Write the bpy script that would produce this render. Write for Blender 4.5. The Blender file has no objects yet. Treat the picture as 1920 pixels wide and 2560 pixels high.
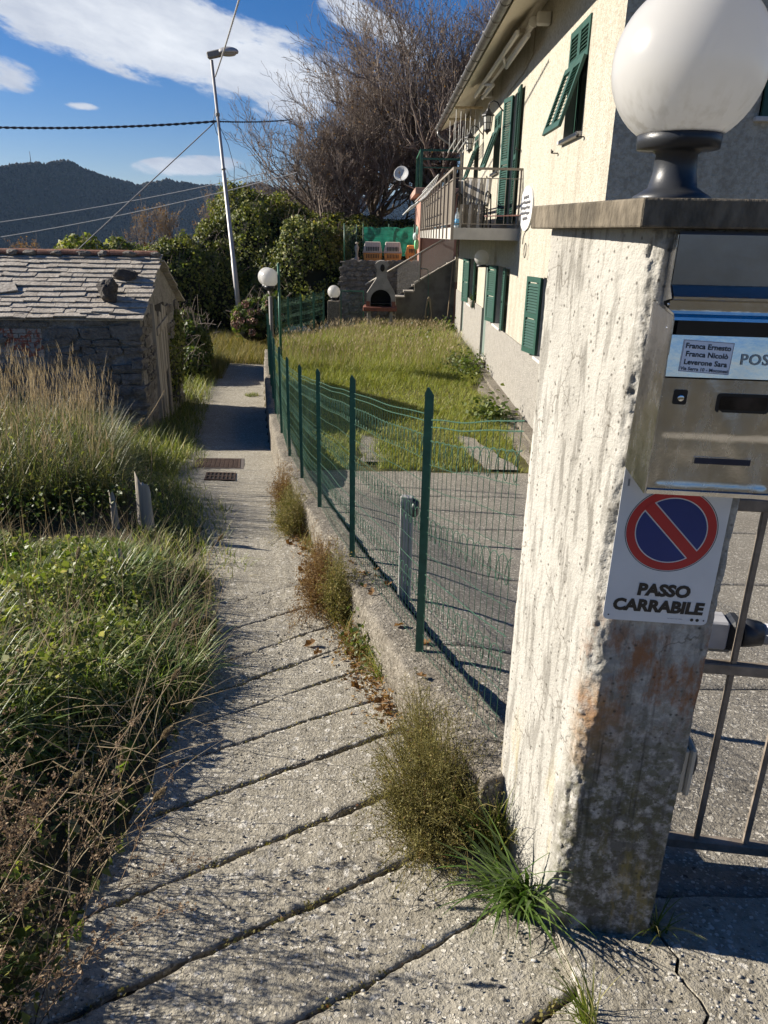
import bpy, math, random
import numpy as np
from mathutils import Matrix, Vector

SC = bpy.context.scene
COL = SC.collection
R = math.radians
rng = np.random.default_rng(7)
random.seed(7)

# ------------------------------------------------------------------ camera
cam_d = bpy.data.cameras.new('camera')
cam = bpy.data.objects.new('camera', cam_d)
COL.objects.link(cam)
cam_d.sensor_fit = 'VERTICAL'; cam_d.sensor_height = 36.0; cam_d.lens = 26.0
cam_d.clip_start = 0.05; cam_d.clip_end = 9000
cam.matrix_world = Matrix.Rotation(R(-0.5), 4, 'Z') @ Matrix.Rotation(R(90 - 20.5), 4, 'X') @ Matrix.Rotation(R(1.1), 4, 'Z')
SC.camera = cam

# ------------------------------------------------------------------ sky and sun
SUN_EL, SUN_AZ = R(26), R(-77)          # azimuth clockwise from +Y
SUN_DIR = Vector((math.sin(SUN_AZ) * math.cos(SUN_EL), math.cos(SUN_AZ) * math.cos(SUN_EL), math.sin(SUN_EL)))
world = bpy.data.worlds.new('World'); SC.world = world; world.use_nodes = True
def make_world():
    nt = world.node_tree; N = nt.nodes; L = nt.links
    bg = N['Background']
    sk = N.new('ShaderNodeTexSky'); sk.sky_type = 'NISHITA'; sk.sun_disc = False
    sk.sun_elevation = SUN_EL; sk.sun_rotation = SUN_AZ % (2 * math.pi)
    sk.altitude = 500; sk.air_density = 1.0; sk.dust_density = 0.25; sk.ozone_density = 2.2
    hs = N.new('ShaderNodeHueSaturation'); hs.inputs['Saturation'].default_value = 1.34; hs.inputs['Value'].default_value = .80
    tint = N.new('ShaderNodeMix'); tint.data_type = 'RGBA'; tint.blend_type = 'MULTIPLY'; tint.inputs[0].default_value = 1; tint.inputs[7].default_value = (.93, .93, 1.13, 1)   # the blue of clear mountain air
    L.new(sk.outputs[0], tint.inputs[6]); L.new(tint.outputs[2], hs.inputs['Color'])
    tc = N.new('ShaderNodeTexCoord')
    sp = N.new('ShaderNodeSeparateXYZ'); L.new(tc.outputs['Generated'], sp.inputs[0])
    def M(op, a, b=None, clamp=False):
        n = N.new('ShaderNodeMath'); n.operation = op; n.use_clamp = clamp
        for i, v in enumerate((a, b)):
            if v is None: continue
            if hasattr(v, 'links'): L.new(v, n.inputs[i])
            else: n.inputs[i].default_value = v
        return n.outputs[0]
    az = M('ARCTAN2', sp.outputs[0], sp.outputs[1])
    el = M('ARCSINE', sp.outputs[2])
    def band(a0, e0, slope, ha, he):      # soft ellipse in azimuth and elevation (degrees)
        da = M('SUBTRACT', az, R(a0)); de = M('SUBTRACT', M('SUBTRACT', el, R(e0)), M('MULTIPLY', da, slope))
        q = M('ADD', M('POWER', M('ABSOLUTE', M('DIVIDE', da, R(ha))), 2.0), M('POWER', M('ABSOLUTE', M('DIVIDE', de, R(he))), 2.0))
        return M('SUBTRACT', 1.0, q)
    def mx(*a):
        o = a[0]
        for b in a[1:]: o = M('MAXIMUM', o, b)
        return o
    mask = mx(band(-17.5, 12.3, -0.20, 17.5, 3.1), band(-8.5, 10.3, -0.2, 8.5, 1.9), M('MULTIPLY', band(-1.5, 13.2, -0.5, 6.0, 1.5), .62), M('MULTIPLY', band(-13.5, 4.2, 0.06, 4.0, .7), .62),
              M('MULTIPLY', band(-25.5, 8.9, -0.1, 3.6, 1.2), .6), M('MULTIPLY', band(-19.8, 7.4, 0.0, 1.3, .3), .7), M('MULTIPLY', band(-6, 8.0, 0.0, 4, 1.2), .55),
              M('MULTIPLY', band(-60, 14, 0.1, 22, 5), .8), M('MULTIPLY', band(55, 16, 0.1, 25, 5), .75))
    cv = N.new('ShaderNodeCombineXYZ'); L.new(M('MULTIPLY', az, 1.0), cv.inputs[0]); L.new(M('MULTIPLY', M('ADD', el, M('MULTIPLY', az, .25)), 2.6), cv.inputs[1])
    def noise(sc, det, rough, dist=0.0):
        n = N.new('ShaderNodeTexNoise'); n.inputs['Scale'].default_value = sc; n.inputs['Detail'].default_value = det
        n.inputs['Roughness'].default_value = rough; n.inputs['Distortion'].default_value = dist
        L.new(cv.outputs[0], n.inputs['Vector']); return n.outputs[0]
    n1 = noise(8.0, 12, .66, .3); n2 = noise(22.0, 6, .6, .1); n3 = noise(4.2, 4, .5)
    dens = M('ADD', M('MULTIPLY', mask, 1.25), M('MULTIPLY', M('SUBTRACT', n1, .5), 3.0))
    dens = M('ADD', dens, M('MULTIPLY', M('SUBTRACT', n2, .5), 1.5))
    dens = M('MULTIPLY', dens, M('MULTIPLY', M('ADD', mask, .06), 6.0, True))
    mr = N.new('ShaderNodeMapRange'); mr.interpolation_type = 'SMOOTHSTEP'; L.new(dens, mr.inputs[0])
    mr.inputs[1].default_value = .02; mr.inputs[2].default_value = .75
    shade = N.new('ShaderNodeMapRange'); L.new(M('ADD', n3, M('MULTIPLY', n2, .5)), shade.inputs[0]); shade.inputs[1].default_value = .5; shade.inputs[2].default_value = 1.0
    cc = N.new('ShaderNodeMix'); cc.data_type = 'RGBA'; L.new(shade.outputs[0], cc.inputs[0])
    cc.inputs[6].default_value = (8.6, 8.9, 9.4, 1); cc.inputs[7].default_value = (4.2, 4.7, 5.8, 1)
    mix = N.new('ShaderNodeMix'); mix.data_type = 'RGBA'
    L.new(M('MULTIPLY', mr.outputs[0], .96), mix.inputs[0]); L.new(hs.outputs[0], mix.inputs[6]); L.new(cc.outputs[2], mix.inputs[7])
    L.new(mix.outputs[2], bg.inputs[0]); bg.inputs[1].default_value = 0.05
make_world()
sun_d = bpy.data.lights.new('sun', 'SUN'); sun_d.energy = 5.0; sun_d.angle = R(0.5); sun_d.color = (1.0, .925, .81)
sun = bpy.data.objects.new('sun', sun_d); COL.objects.link(sun)
sun.rotation_euler = SUN_DIR.to_track_quat('Z', 'Y').to_euler()
vs = SC.view_settings
vs.view_transform = 'Standard'; vs.look = 'None'; vs.gamma = 1.0; vs.use_curve_mapping = False
vs.exposure = 1.1
SC.cycles.max_bounces = 8; SC.cycles.transparent_max_bounces = 16

# ------------------------------------------------------------------ helpers
def vnoise(P, seed=0):
    P = np.asarray(P, float); i = np.floor(P).astype(np.int64); f = P - i; f = f * f * (3 - 2 * f)
    def h(a, b, c):
        n = (a * 374761393 + b * 668265263 + c * 2147483647 + seed * 974634541) & 0xffffffff
        n = ((n ^ (n >> 13)) * 1274126177) & 0xffffffff
        return ((n ^ (n >> 16)) & 0xffff) / 65535.0
    x, y, z = i[..., 0], i[..., 1], i[..., 2]; fx, fy, fz = f[..., 0], f[..., 1], f[..., 2]
    r = 0
    for dx in (0, 1):
        for dy in (0, 1):
            for dz in (0, 1):
                r = r + h(x + dx, y + dy, z + dz) * (fx if dx else 1 - fx) * (fy if dy else 1 - fy) * (fz if dz else 1 - fz)
    return r * 2 - 1
def fbm(P, sc=1.0, oct=4, seed=0):
    P = np.asarray(P, float) * sc; a = 1.0; r = 0
    for o in range(oct): r = r + a * vnoise(P * 2 ** o + 17.3 * o, seed + o); a *= .5
    return r
def link(o, parent=None):
    COL.objects.link(o)
    if parent is not None:
        o.parent = parent
        base = parent
        off = Vector((0, 0, 0))
        while base is not None:
            if base.type == 'EMPTY': off = base.location.copy()
            base = base.parent
        if parent.type == 'EMPTY': o.matrix_parent_inverse = Matrix.Translation(-off)
    return o
def tag(o, label=None, cat=None, group=None, kind=None):
    if label: o['label'] = label
    if cat: o['category'] = cat
    if group: o['group'] = group
    if kind: o['kind'] = kind
    return o
def thing(name, label, cat, loc=(0, 0, 0), group=None):
    o = bpy.data.objects.new(name, None); o.empty_display_size = .2
    COL.objects.link(o); o.location = loc
    return tag(o, label, cat, group)
def np_mesh(name, V, Q, smooth=False):
    V = np.ascontiguousarray(V, dtype=np.float32); Q = np.ascontiguousarray(Q, dtype=np.int32)
    me = bpy.data.meshes.new(name); m, k = Q.shape
    me.vertices.add(len(V)); me.vertices.foreach_set('co', V.ravel())
    me.loops.add(m * k); me.loops.foreach_set('vertex_index', Q.ravel())
    me.polygons.add(m); me.polygons.foreach_set('loop_start', np.arange(0, m * k, k, dtype=np.int32))
    if smooth: me.polygons.foreach_set('use_smooth', np.ones(m, dtype=bool))
    me.update(calc_edges=True)
    return me
def np_obj(name, V, Q, m, parent=None, smooth=False):
    me = np_mesh(name, V, Q, smooth)
    for mm in (m if isinstance(m, (list, tuple)) else [m]): me.materials.append(mm)
    return link(bpy.data.objects.new(name, me), parent)
class MB:
    def __init__(s): s.v = []; s.f = []; s.sm = []
    def add(s, v, f, sm=False):
        n = len(s.v); s.v += [tuple(p) for p in v]; s.f += [tuple(i + n for i in q) for q in f]; s.sm += [sm] * len(f); return s
    def box(s, a, b, M=None, ch=0.0):
        x0, y0, z0 = a; x1, y1, z1 = b
        if ch > 0:
            xs = (x0, x1); v = []; f = []
            c = min(ch, .45 * min(abs(x1 - x0), abs(y1 - y0), abs(z1 - z0)))
            idx = {}
            def vid(p):
                k = tuple(round(q, 6) for q in p)
                if k not in idx: idx[k] = len(v); v.append(k)
                return idx[k]
            lo = (x0, y0, z0); hi = (x1, y1, z1)
            def corner(sx, sy, sz, ax):
                p = []
                for d, sg in enumerate((sx, sy, sz)):
                    e = hi[d] if sg else lo[d]
                    if d != ax: e += -c if sg else c
                    p.append(e)
                return p
            B = (0, 1)
            for ax in range(3):
                for sg in B:
                    o = [d for d in range(3) if d != ax]; q = []
                    for (i, j) in ((0, 0), (1, 0), (1, 1), (0, 1)):
                        t = [0, 0, 0]; t[ax] = sg; t[o[0]] = i; t[o[1]] = j; q.append(vid(corner(*t, ax)))
                    if (sg == 0) ^ (ax == 1): q = q[::-1]
                    f.append(q)
            for e in range(3):
                o = [d for d in range(3) if d != e]
                for i in B:
                    for j in B:
                        q = []
                        for (k, ax) in ((0, o[0]), (1, o[0]), (1, o[1]), (0, o[1])):
                            t = [0, 0, 0]; t[e] = k; t[o[0]] = i; t[o[1]] = j; q.append(vid(corner(*t, ax)))
                        f.append(q)
            for sx in B:
                for sy in B:
                    for sz in B: f.append([vid(corner(sx, sy, sz, ax)) for ax in range(3)])
        else:
            v = [(x0, y0, z0), (x1, y0, z0), (x1, y1, z0), (x0, y1, z0), (x0, y0, z1), (x1, y0, z1), (x1, y1, z1), (x0, y1, z1)]
            f = [(0, 3, 2, 1), (4, 5, 6, 7), (0, 1, 5, 4), (1, 2, 6, 5), (2, 3, 7, 6), (3, 0, 4, 7)]
        if M is not None: v = [M @ Vector(p) for p in v]
        return s.add(v, f)
    def prism(s, poly, axis_vec):          # closed polygon extruded along a vector
        n = len(poly); a = Vector(axis_vec)
        v = [Vector(p) for p in poly] + [Vector(p) + a for p in poly]
        f = [tuple(range(n))[::-1], tuple(range(n, 2 * n))] + [(i, (i + 1) % n, n + (i + 1) % n, n + i) for i in range(n)]
        return s.add(v, f)
    def tube(s, pts, r, k=8, caps=True, sm=True):
        pts = [Vector(p) for p in pts]; n = len(pts); rr = r if hasattr(r, '__len__') else [r] * n
        v = []; f = []; u = None
        for i, p in enumerate(pts):
            t = (pts[min(i + 1, n - 1)] - pts[max(i - 1, 0)])
            t = t.normalized() if t.length > 1e-9 else Vector((0, 0, 1))
            if u is None:
                u = t.cross(Vector((0, 0, 1)) if abs(t.z) < .9 else Vector((1, 0, 0))).normalized()
            else:
                u = (u - t * u.dot(t)); u = u.normalized() if u.length > 1e-6 else t.orthogonal().normalized()
            w = t.cross(u)
            for j in range(k):
                a = 2 * math.pi * j / k; v.append(p + (u * math.cos(a) + w * math.sin(a)) * rr[i])
        for i in range(n - 1):
            for j in range(k): f.append((i * k + j, i * k + (j + 1) % k, (i + 1) * k + (j + 1) % k, (i + 1) * k + j))
        s.add(v, f, sm)
        if caps:
            m = len(s.v) - n * k; s.f.append(tuple(m + j for j in range(k))[::-1]); s.f.append(tuple(m + (n - 1) * k + j for j in range(k))); s.sm += [False, False]
        return s
    def lathe(s, prof, c=(0, 0, 0), k=24, M=None, sm=True):
        v = []; f = []; n = len(prof)
        for (r, z) in prof:
            for j in range(k):
                a = 2 * math.pi * j / k; v.append(Vector((r * math.cos(a), r * math.sin(a), z)))
        for i in range(n - 1):
            for j in range(k): f.append((i * k + j, i * k + (j + 1) % k, (i + 1) * k + (j + 1) % k, (i + 1) * k + j))
        f.append(tuple(range(k))[::-1]); f.append(tuple((n - 1) * k + j for j in range(k)))
        if M is not None: v = [M @ p for p in v]
        v = [p + Vector(c) for p in v]
        return s.add(v, f, sm)
    def sphere(s, c, r, k=24, n=14, sc=(1, 1, 1)):
        prof = [(max(1e-4, r * math.sin(math.pi * i / n)), -r * math.cos(math.pi * i / n)) for i in range(n + 1)]
        return s.lathe(prof, c, k, Matrix.Diagonal((*sc, 1)))
    def build(s, name, m, parent=None):
        me = bpy.data.meshes.new(name); me.from_pydata([tuple(p) for p in s.v], [], s.f)
        me.polygons.foreach_set('use_smooth', s.sm); me.materials.append(m); me.update()
        return link(bpy.data.objects.new(name, me), parent)
def copy_tree(o, parent=None):
    c = o.copy(); COL.objects.link(c)
    if parent is not None:
        c.parent = parent; c.matrix_parent_inverse = o.matrix_parent_inverse.copy()
    for ch in list(o.children): copy_tree(ch, c)
    return c
# ---- batch geometry
def tubes(P, r, k=3):
    P = np.asarray(P, float); n, m, _ = P.shape; r = np.broadcast_to(np.asarray(r, float), (n, m))
    T = np.gradient(P, axis=1); T /= np.linalg.norm(T, axis=2, keepdims=True) + 1e-12
    ref = np.where(np.abs(T[:, :1, 2:3]) < .8, np.array([0, 0, 1.0]), np.array([1.0, 0, 0]))
    U = np.cross(T, np.broadcast_to(ref, T.shape)); U /= np.linalg.norm(U, axis=2, keepdims=True) + 1e-12
    W = np.cross(T, U); a = np.arange(k) * 2 * np.pi / k
    V = P[:, :, None, :] + r[:, :, None, None] * (U[:, :, None, :] * np.cos(a)[None, None, :, None] + W[:, :, None, :] * np.sin(a)[None, None, :, None])
    i, s_, j = np.meshgrid(np.arange(n), np.arange(m - 1), np.arange(k), indexing='ij'); b = i * m * k
    Q = np.stack([b + s_ * k + j, b + s_ * k + (j + 1) % k, b + (s_ + 1) * k + (j + 1) % k, b + (s_ + 1) * k + j], -1)
    return V.reshape(-1, 3), Q.reshape(-1, 4)
def blades(B, h, w, az, lean, bend, seg=3):
    B = np.asarray(B, float); n = len(B); h, w, az, lean, bend = [np.broadcast_to(np.asarray(q, float), (n,)) for q in (h, w, az, lean, bend)]
    D = np.stack([np.cos(az), np.sin(az), 0 * az], -1); S = np.stack([-np.sin(az), np.cos(az), 0 * az], -1)
    p = B.copy(); V = np.zeros((n, seg + 1, 2, 3))
    for i in range(seg + 1):
        t = i / seg; ww = w * max(.04, (1 - t ** 1.6)) * (.75 if i == 0 else 1) * .5
        V[:, i, 0] = p - S * ww[:, None]; V[:, i, 1] = p + S * ww[:, None]
        a = lean + bend * (t + .5 / seg); st = h / seg
        p = p + D * (st * np.sin(a))[:, None]; p[:, 2] += st * np.cos(a)
    i, s_ = np.meshgrid(np.arange(n), np.arange(seg), indexing='ij'); b = i * (seg + 1) * 2 + s_ * 2
    Q = np.stack([b, b + 1, b + 3, b + 2], -1)
    return V.reshape(-1, 3), Q.reshape(-1, 4)
def leaves(C, L, W, up=.5, seed=1, N=None):
    g = np.random.default_rng(seed); C = np.asarray(C, float); n = len(C)
    L = np.broadcast_to(np.asarray(L, float), (n,))[:, None]; W = np.broadcast_to(np.asarray(W, float), (n,))[:, None]
    nn = g.normal(size=(n, 3))
    if N is not None: nn = nn * (1 - up) + N * up * 2
    else: nn[:, 2] = np.abs(nn[:, 2]) + up
    nn /= np.linalg.norm(nn, axis=1, keepdims=True)
    d = np.cross(nn, g.normal(size=(n, 3))); d /= np.linalg.norm(d, axis=1, keepdims=True) + 1e-9; s_ = np.cross(nn, d)
    V = np.stack([C - d * L * .5, C + s_ * W * .5 + nn * W * .12 - d * L * .08, C + d * L * .5 - nn * L * .12, C - s_ * W * .5 + nn * W * .12 - d * L * .08], 1)
    return V.reshape(-1, 3), np.arange(4 * n).reshape(n, 4)
def cat(*vq):
    Vs, Qs, o = [], [], 0
    for V, Q in vq: Vs.append(V); Qs.append(Q + o); o += len(V)
    return np.concatenate(Vs), np.concatenate(Qs)
def grid(P):                                # (a,b,3) array of points to quads
    a, b, _ = P.shape; i, j = np.meshgrid(np.arange(a - 1), np.arange(b - 1), indexing='ij'); q = i * b + j
    return P.reshape(-1, 3), np.stack([q, q + b, q + b + 1, q + 1], -1).reshape(-1, 4)

# ------------------------------------------------------------------ materials
def mat(name, stops=None, scale=5.0, detail=6, rough=.85, bump=0.0, bscale=60.0, metal=0.0, stretch=(1, 1, 1), stops2=None, scale2=30.0, fac2=.5,
        spec=.3, pos=True, bdist=.02, chips=None, island=None, transl=0.0, bplain=False):
    m = bpy.data.materials.new(name); m.use_nodes = True; nt = m.node_tree; N = nt.nodes; L = nt.links
    b = N['Principled BSDF']; b.inputs['Roughness'].default_value = rough; b.inputs['Metallic'].default_value = metal; b.inputs['Specular IOR Level'].default_value = spec
    geo = N.new('ShaderNodeNewGeometry'); mp = N.new('ShaderNodeMapping'); mp.inputs['Scale'].default_value = stretch
    L.new(geo.outputs['Position'], mp.inputs['Vector']); vec = mp.outputs[0]
    def ramp(src, st):
        r = N.new('ShaderNodeValToRGB'); e = r.color_ramp.elements
        while len(e) < len(st): e.new(.5)
        for el, (p, c) in zip(e, st): el.position = p; el.color = (*c, 1) if len(c) == 3 else c
        L.new(src, r.inputs[0]); return r.outputs[0]
    def noise(sc, det=6, ro=.6, dist=0.0):
        n = N.new('ShaderNodeTexNoise'); n.inputs['Scale'].default_value = sc; n.inputs['Detail'].default_value = det; n.inputs['Roughness'].default_value = ro
        n.inputs['Distortion'].default_value = dist; L.new(vec, n.inputs['Vector']); return n.outputs[0]
    def mixc(f, a, c, mode='MIX'):
        x = N.new('ShaderNodeMix'); x.data_type = 'RGBA'; x.blend_type = mode
        if hasattr(f, 'links'): L.new(f, x.inputs[0])
        else: x.inputs[0].default_value = f
        for q, s in ((a, 6), (c, 7)):
            if hasattr(q, 'links'): L.new(q, x.inputs[s])
            else: x.inputs[s].default_value = (*q, 1)
        return x.outputs[2]
    hgt = None
    if island: colr = ramp(geo.outputs['Random Per Island'], island)
    elif len(stops) == 1: colr = None; b.inputs['Base Color'].default_value = (*stops[0][1], 1)
    else: colr = ramp(noise(scale, detail), stops)
    if stops2: colr = mixc(fac2, colr, ramp(noise(scale2, 4), stops2), 'MULTIPLY' if fac2 >= 1 else 'MIX')
    for sc_, lc, dc, share in (chips or []):   # exposed stone chips: (scale, light colour, dark colour, share)
        wv = N.new('ShaderNodeVectorMath'); wv.operation = 'ADD'; nz = N.new('ShaderNodeTexNoise'); nz.inputs['Scale'].default_value = sc_ * .9; nz.inputs['Detail'].default_value = 2
        L.new(vec, nz.inputs['Vector']); sv = N.new('ShaderNodeVectorMath'); sv.operation = 'SCALE'; sv.inputs['Scale'].default_value = 1.1 / sc_
        L.new(nz.outputs['Color'], sv.inputs[0]); L.new(vec, wv.inputs[0]); L.new(sv.outputs[0], wv.inputs[1])
        vo = N.new('ShaderNodeTexVoronoi'); vo.inputs['Scale'].default_value = sc_; vo.inputs['Randomness'].default_value = 1; L.new(wv.outputs[0], vo.inputs['Vector'])
        sx = N.new('ShaderNodeSeparateXYZ'); L.new(vo.outputs['Color'], sx.inputs[0])
        thr = N.new('ShaderNodeMapRange'); L.new(sx.outputs[0], thr.inputs[0]); thr.inputs[1].default_value = 1 - share; thr.inputs[2].default_value = 1.0; thr.inputs[3].default_value = 0.1; thr.inputs[4].default_value = .62
        lt = N.new('ShaderNodeMath'); lt.operation = 'SUBTRACT'; L.new(thr.outputs[0], lt.inputs[0]); L.new(vo.outputs['Distance'], lt.inputs[1])
        fm = N.new('ShaderNodeMapRange'); L.new(lt.outputs[0], fm.inputs[0]); fm.inputs[1].default_value = 0; fm.inputs[2].default_value = .12
        cc = ramp(sx.outputs[1], [(0, dc), (.45, lc), (1, tuple(min(1, q * 1.25) for q in lc))])
        colr = mixc(fm.outputs[0], colr, cc); hgt = hgt or fm.outputs[0]
    if colr is not None: L.new(colr, b.inputs['Base Color'])
    if bump > 0:
        bp = N.new('ShaderNodeBump'); bp.inputs['Strength'].default_value = bump; bp.inputs['Distance'].default_value = bdist
        h = noise(bscale, 5, .6)
        if bplain: nt.links.new(geo.outputs['Position'], h.node.inputs['Vector'])
        if hgt is not None:
            ad = N.new('ShaderNodeMath'); ad.operation = 'MULTIPLY_ADD'; L.new(hgt, ad.inputs[0]); ad.inputs[1].default_value = .5; L.new(h, ad.inputs[2]); h = ad.outputs[0]
        L.new(h, bp.inputs['Height']); L.new(bp.outputs[0], b.inputs['Normal'])
    if transl > 0:
        tr = N.new('ShaderNodeBsdfTranslucent'); ms = N.new('ShaderNodeMixShader'); ms.inputs[0].default_value = transl
        if colr is not None:
            g = N.new('ShaderNodeHueSaturation'); g.inputs['Saturation'].default_value = 1.15; g.inputs['Value'].default_value = 1.5; L.new(colr, g.inputs['Color']); L.new(g.outputs[0], tr.inputs[0])
        else: tr.inputs[0].default_value = (*stops[0][1], 1)
        L.new(b.outputs[0], ms.inputs[1]); L.new(tr.outputs[0], ms.inputs[2]); L.new(ms.outputs[0], N['Material Output'].inputs[0])
    return m
def flat(name, c, rough=.6, metal=0.0, spec=.4, var=.12, scale=14.0, bump=0.0, bscale=80.0, bdist=.005):
    d = tuple(q * (1 - var) for q in c); l = tuple(min(1, q * (1 + var)) for q in c)
    return mat(name, [(.3, d), (.7, l)], scale, 5, rough, bump, bscale, metal, spec=spec, bdist=bdist)
# ------------------------------------------------------------------ ground profile
WALL = np.array([(.42, 1.6, -1.57), (.33, 1.95, -1.61), (.09, 2.85, -1.75), (-.28, 4.45, -1.99), (-.62, 6.02, -2.22), (-.92, 7.43, -2.42), (-1.2, 8.68, -2.54),
                 (-1.5, 10.2, -2.63), (-1.84, 12.0, -2.72), (-2.2, 14.2, -2.82), (-2.66, 17.0, -2.9), (-3.15, 20.4, -2.94)])   # outer top edge
PATHL = np.array([(-.8, -3), (-.78, 1.2), (-.82, 3.2), (-1.0, 4.2), (-1.25, 4.95), (-1.75, 7), (-2.5, 8.6), (-2.85, 10.9), (-3.2, 12.9), (-3.95, 17.2), (-4.45, 21.5), (-6.5, 27)])
def xw(y): return np.interp(y, WALL[:, 1], WALL[:, 0]) + np.where(np.asarray(y) < 1.6, .08, 0)
def xpr(y): return np.where(np.asarray(y) < 1.93, np.where(np.asarray(y) < 1.5, .53, .56), xw(y) + .04)   # right edge of the paving
def zw(y): return np.interp(y, WALL[:, 1], WALL[:, 2])
def xl(y): return np.interp(y, PATHL[:, 1], PATHL[:, 0])
def sst(a, b, x): t = np.clip((x - a) / (b - a), 0, 1); return t * t * (3 - 2 * t)
def zp(y):                                  # path surface
    y = np.asarray(y, float); a = -1.6 - .145 * y; k = .15
    lo = -3.5 - .006 * np.clip(y - 14, 0, 12)
    m = k * np.logaddexp(a / k, lo / k)
    return np.where(y < -4, -1.02 + .02 * (y + 4), m)
def zr(y): return np.maximum(-1.6 - .145 * np.asarray(y, float), -2.98)
def rise(x, y):                              # the drive lies only a little below the wall's top where it meets it
    return .225 * (1 - sst(.3, 1.4, x - xw(y))) * (1 - sst(6.5, 9, y)) * sst(1.95, 2.7, y)
def ground_z(x, y):
    x = np.asarray(x, float); y = np.asarray(y, float); P = np.stack([x, y, 0 * x], -1)
    L = xl(y); d = L - x                    # distance left of the path edge
    bank = .02 + .17 * sst(0, .9, d) + .1 * sst(1, 3, d) + .06 * fbm(P, 1.3, 3) * sst(0, .6, d)
    bank = bank * (1 - .75 * sst(9, 13, y)) + .25 * sst(20, 25, y) * sst(-.2, 1.5, d)
    left = zp(y) - .05 + np.where(d > 0, bank + .03, 0)
    left = left - .12 * np.clip(d - 3.5, 0, 40) - .25 * np.clip(d - 9, 0, 60)
    right = np.where(y < -4, -1.02, zr(y)) - .05
    w = sst(.02, .12, x - xw(y))
    w = np.where(y < 1.6, sst(-.2, .2, x - xw(y)), w); w = np.where(y > 21, sst(.2, 1.8, x + 3.0), w)
    z = left * (1 - w) + right * w
    z = z - .22 * np.clip(y - 30, 0, 200) * (1 - sst(-2, 3, x)) - .05 * np.clip(y - 40, 0, 300)
    r = np.hypot(x, y)
    return z * (1 - sst(120, 500, r)) + (-170) * sst(120, 500, r)
M_soil = mat('soil', [(.3, (.045, .035, .022)), (.6, (.075, .062, .03)), (.8, (.06, .07, .025))], 3.5, 8, .95, .8, 40, bdist=.03)
def make_ground():
    def ax(lo, hi, st, far): 
        a = np.arange(lo, hi + 1e-6, st); g = st * 1.18 ** np.arange(1, 60); up = hi + np.cumsum(g); dn = lo - np.cumsum(g)
        return np.concatenate([dn[dn > -far][::-1], a, up[up < far]])
    X = ax(-6, 6, .12, 5200); Y = ax(-1, 28, .12, 5200)
    P = np.zeros((len(X), len(Y), 3)); P[..., 0] = X[:, None]; P[..., 1] = Y[None]; P[..., 2] = ground_z(P[..., 0], P[..., 1])
    V, Q = grid(P); tag(np_obj('ground', V, Q, M_soil, smooth=True), kind='structure')
make_ground()

# ------------------------------------------------------------------ concrete path cut by oblique grooves
M_conc = mat('path_concrete', [(.25, (.2, .178, .135)), (.5, (.3, .272, .215)), (.75, (.38, .35, .285))], 2.2, 9, .9, .9, 85, bdist=.012,
             stops2=[(.34, (.11, .095, .065)), (.58, (.36, .33, .265))], scale2=34, fac2=.45, chips=[(78, (.47, .44, .375), (.10, .088, .066), .85), (33, (.45, .425, .37), (.17, .15, .12), .3)])
M_gap = mat('groove_dirt', [(.3, (.03, .027, .02)), (.6, (.08, .07, .048)), (.75, (.06, .07, .025))], 30, 5, .95, .8, 120)
GRV = [(-.62, .72), (-.2, .72), (.2, .72), (.58, .71), (.97, .70), (1.36, .70), (1.745, .68), (2.13, .69), (2.557, .69), (2.90, .70), (3.3, .85), (3.71, .98), (4.12, 1.02), (4.6, 1.02), (5.15, 1.0), (6.2, .3), (7.7, .12), (9.62, .08), (11.6, .05), (14.0, .03), (17.5, .0), (21.2, -.1)]
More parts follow.
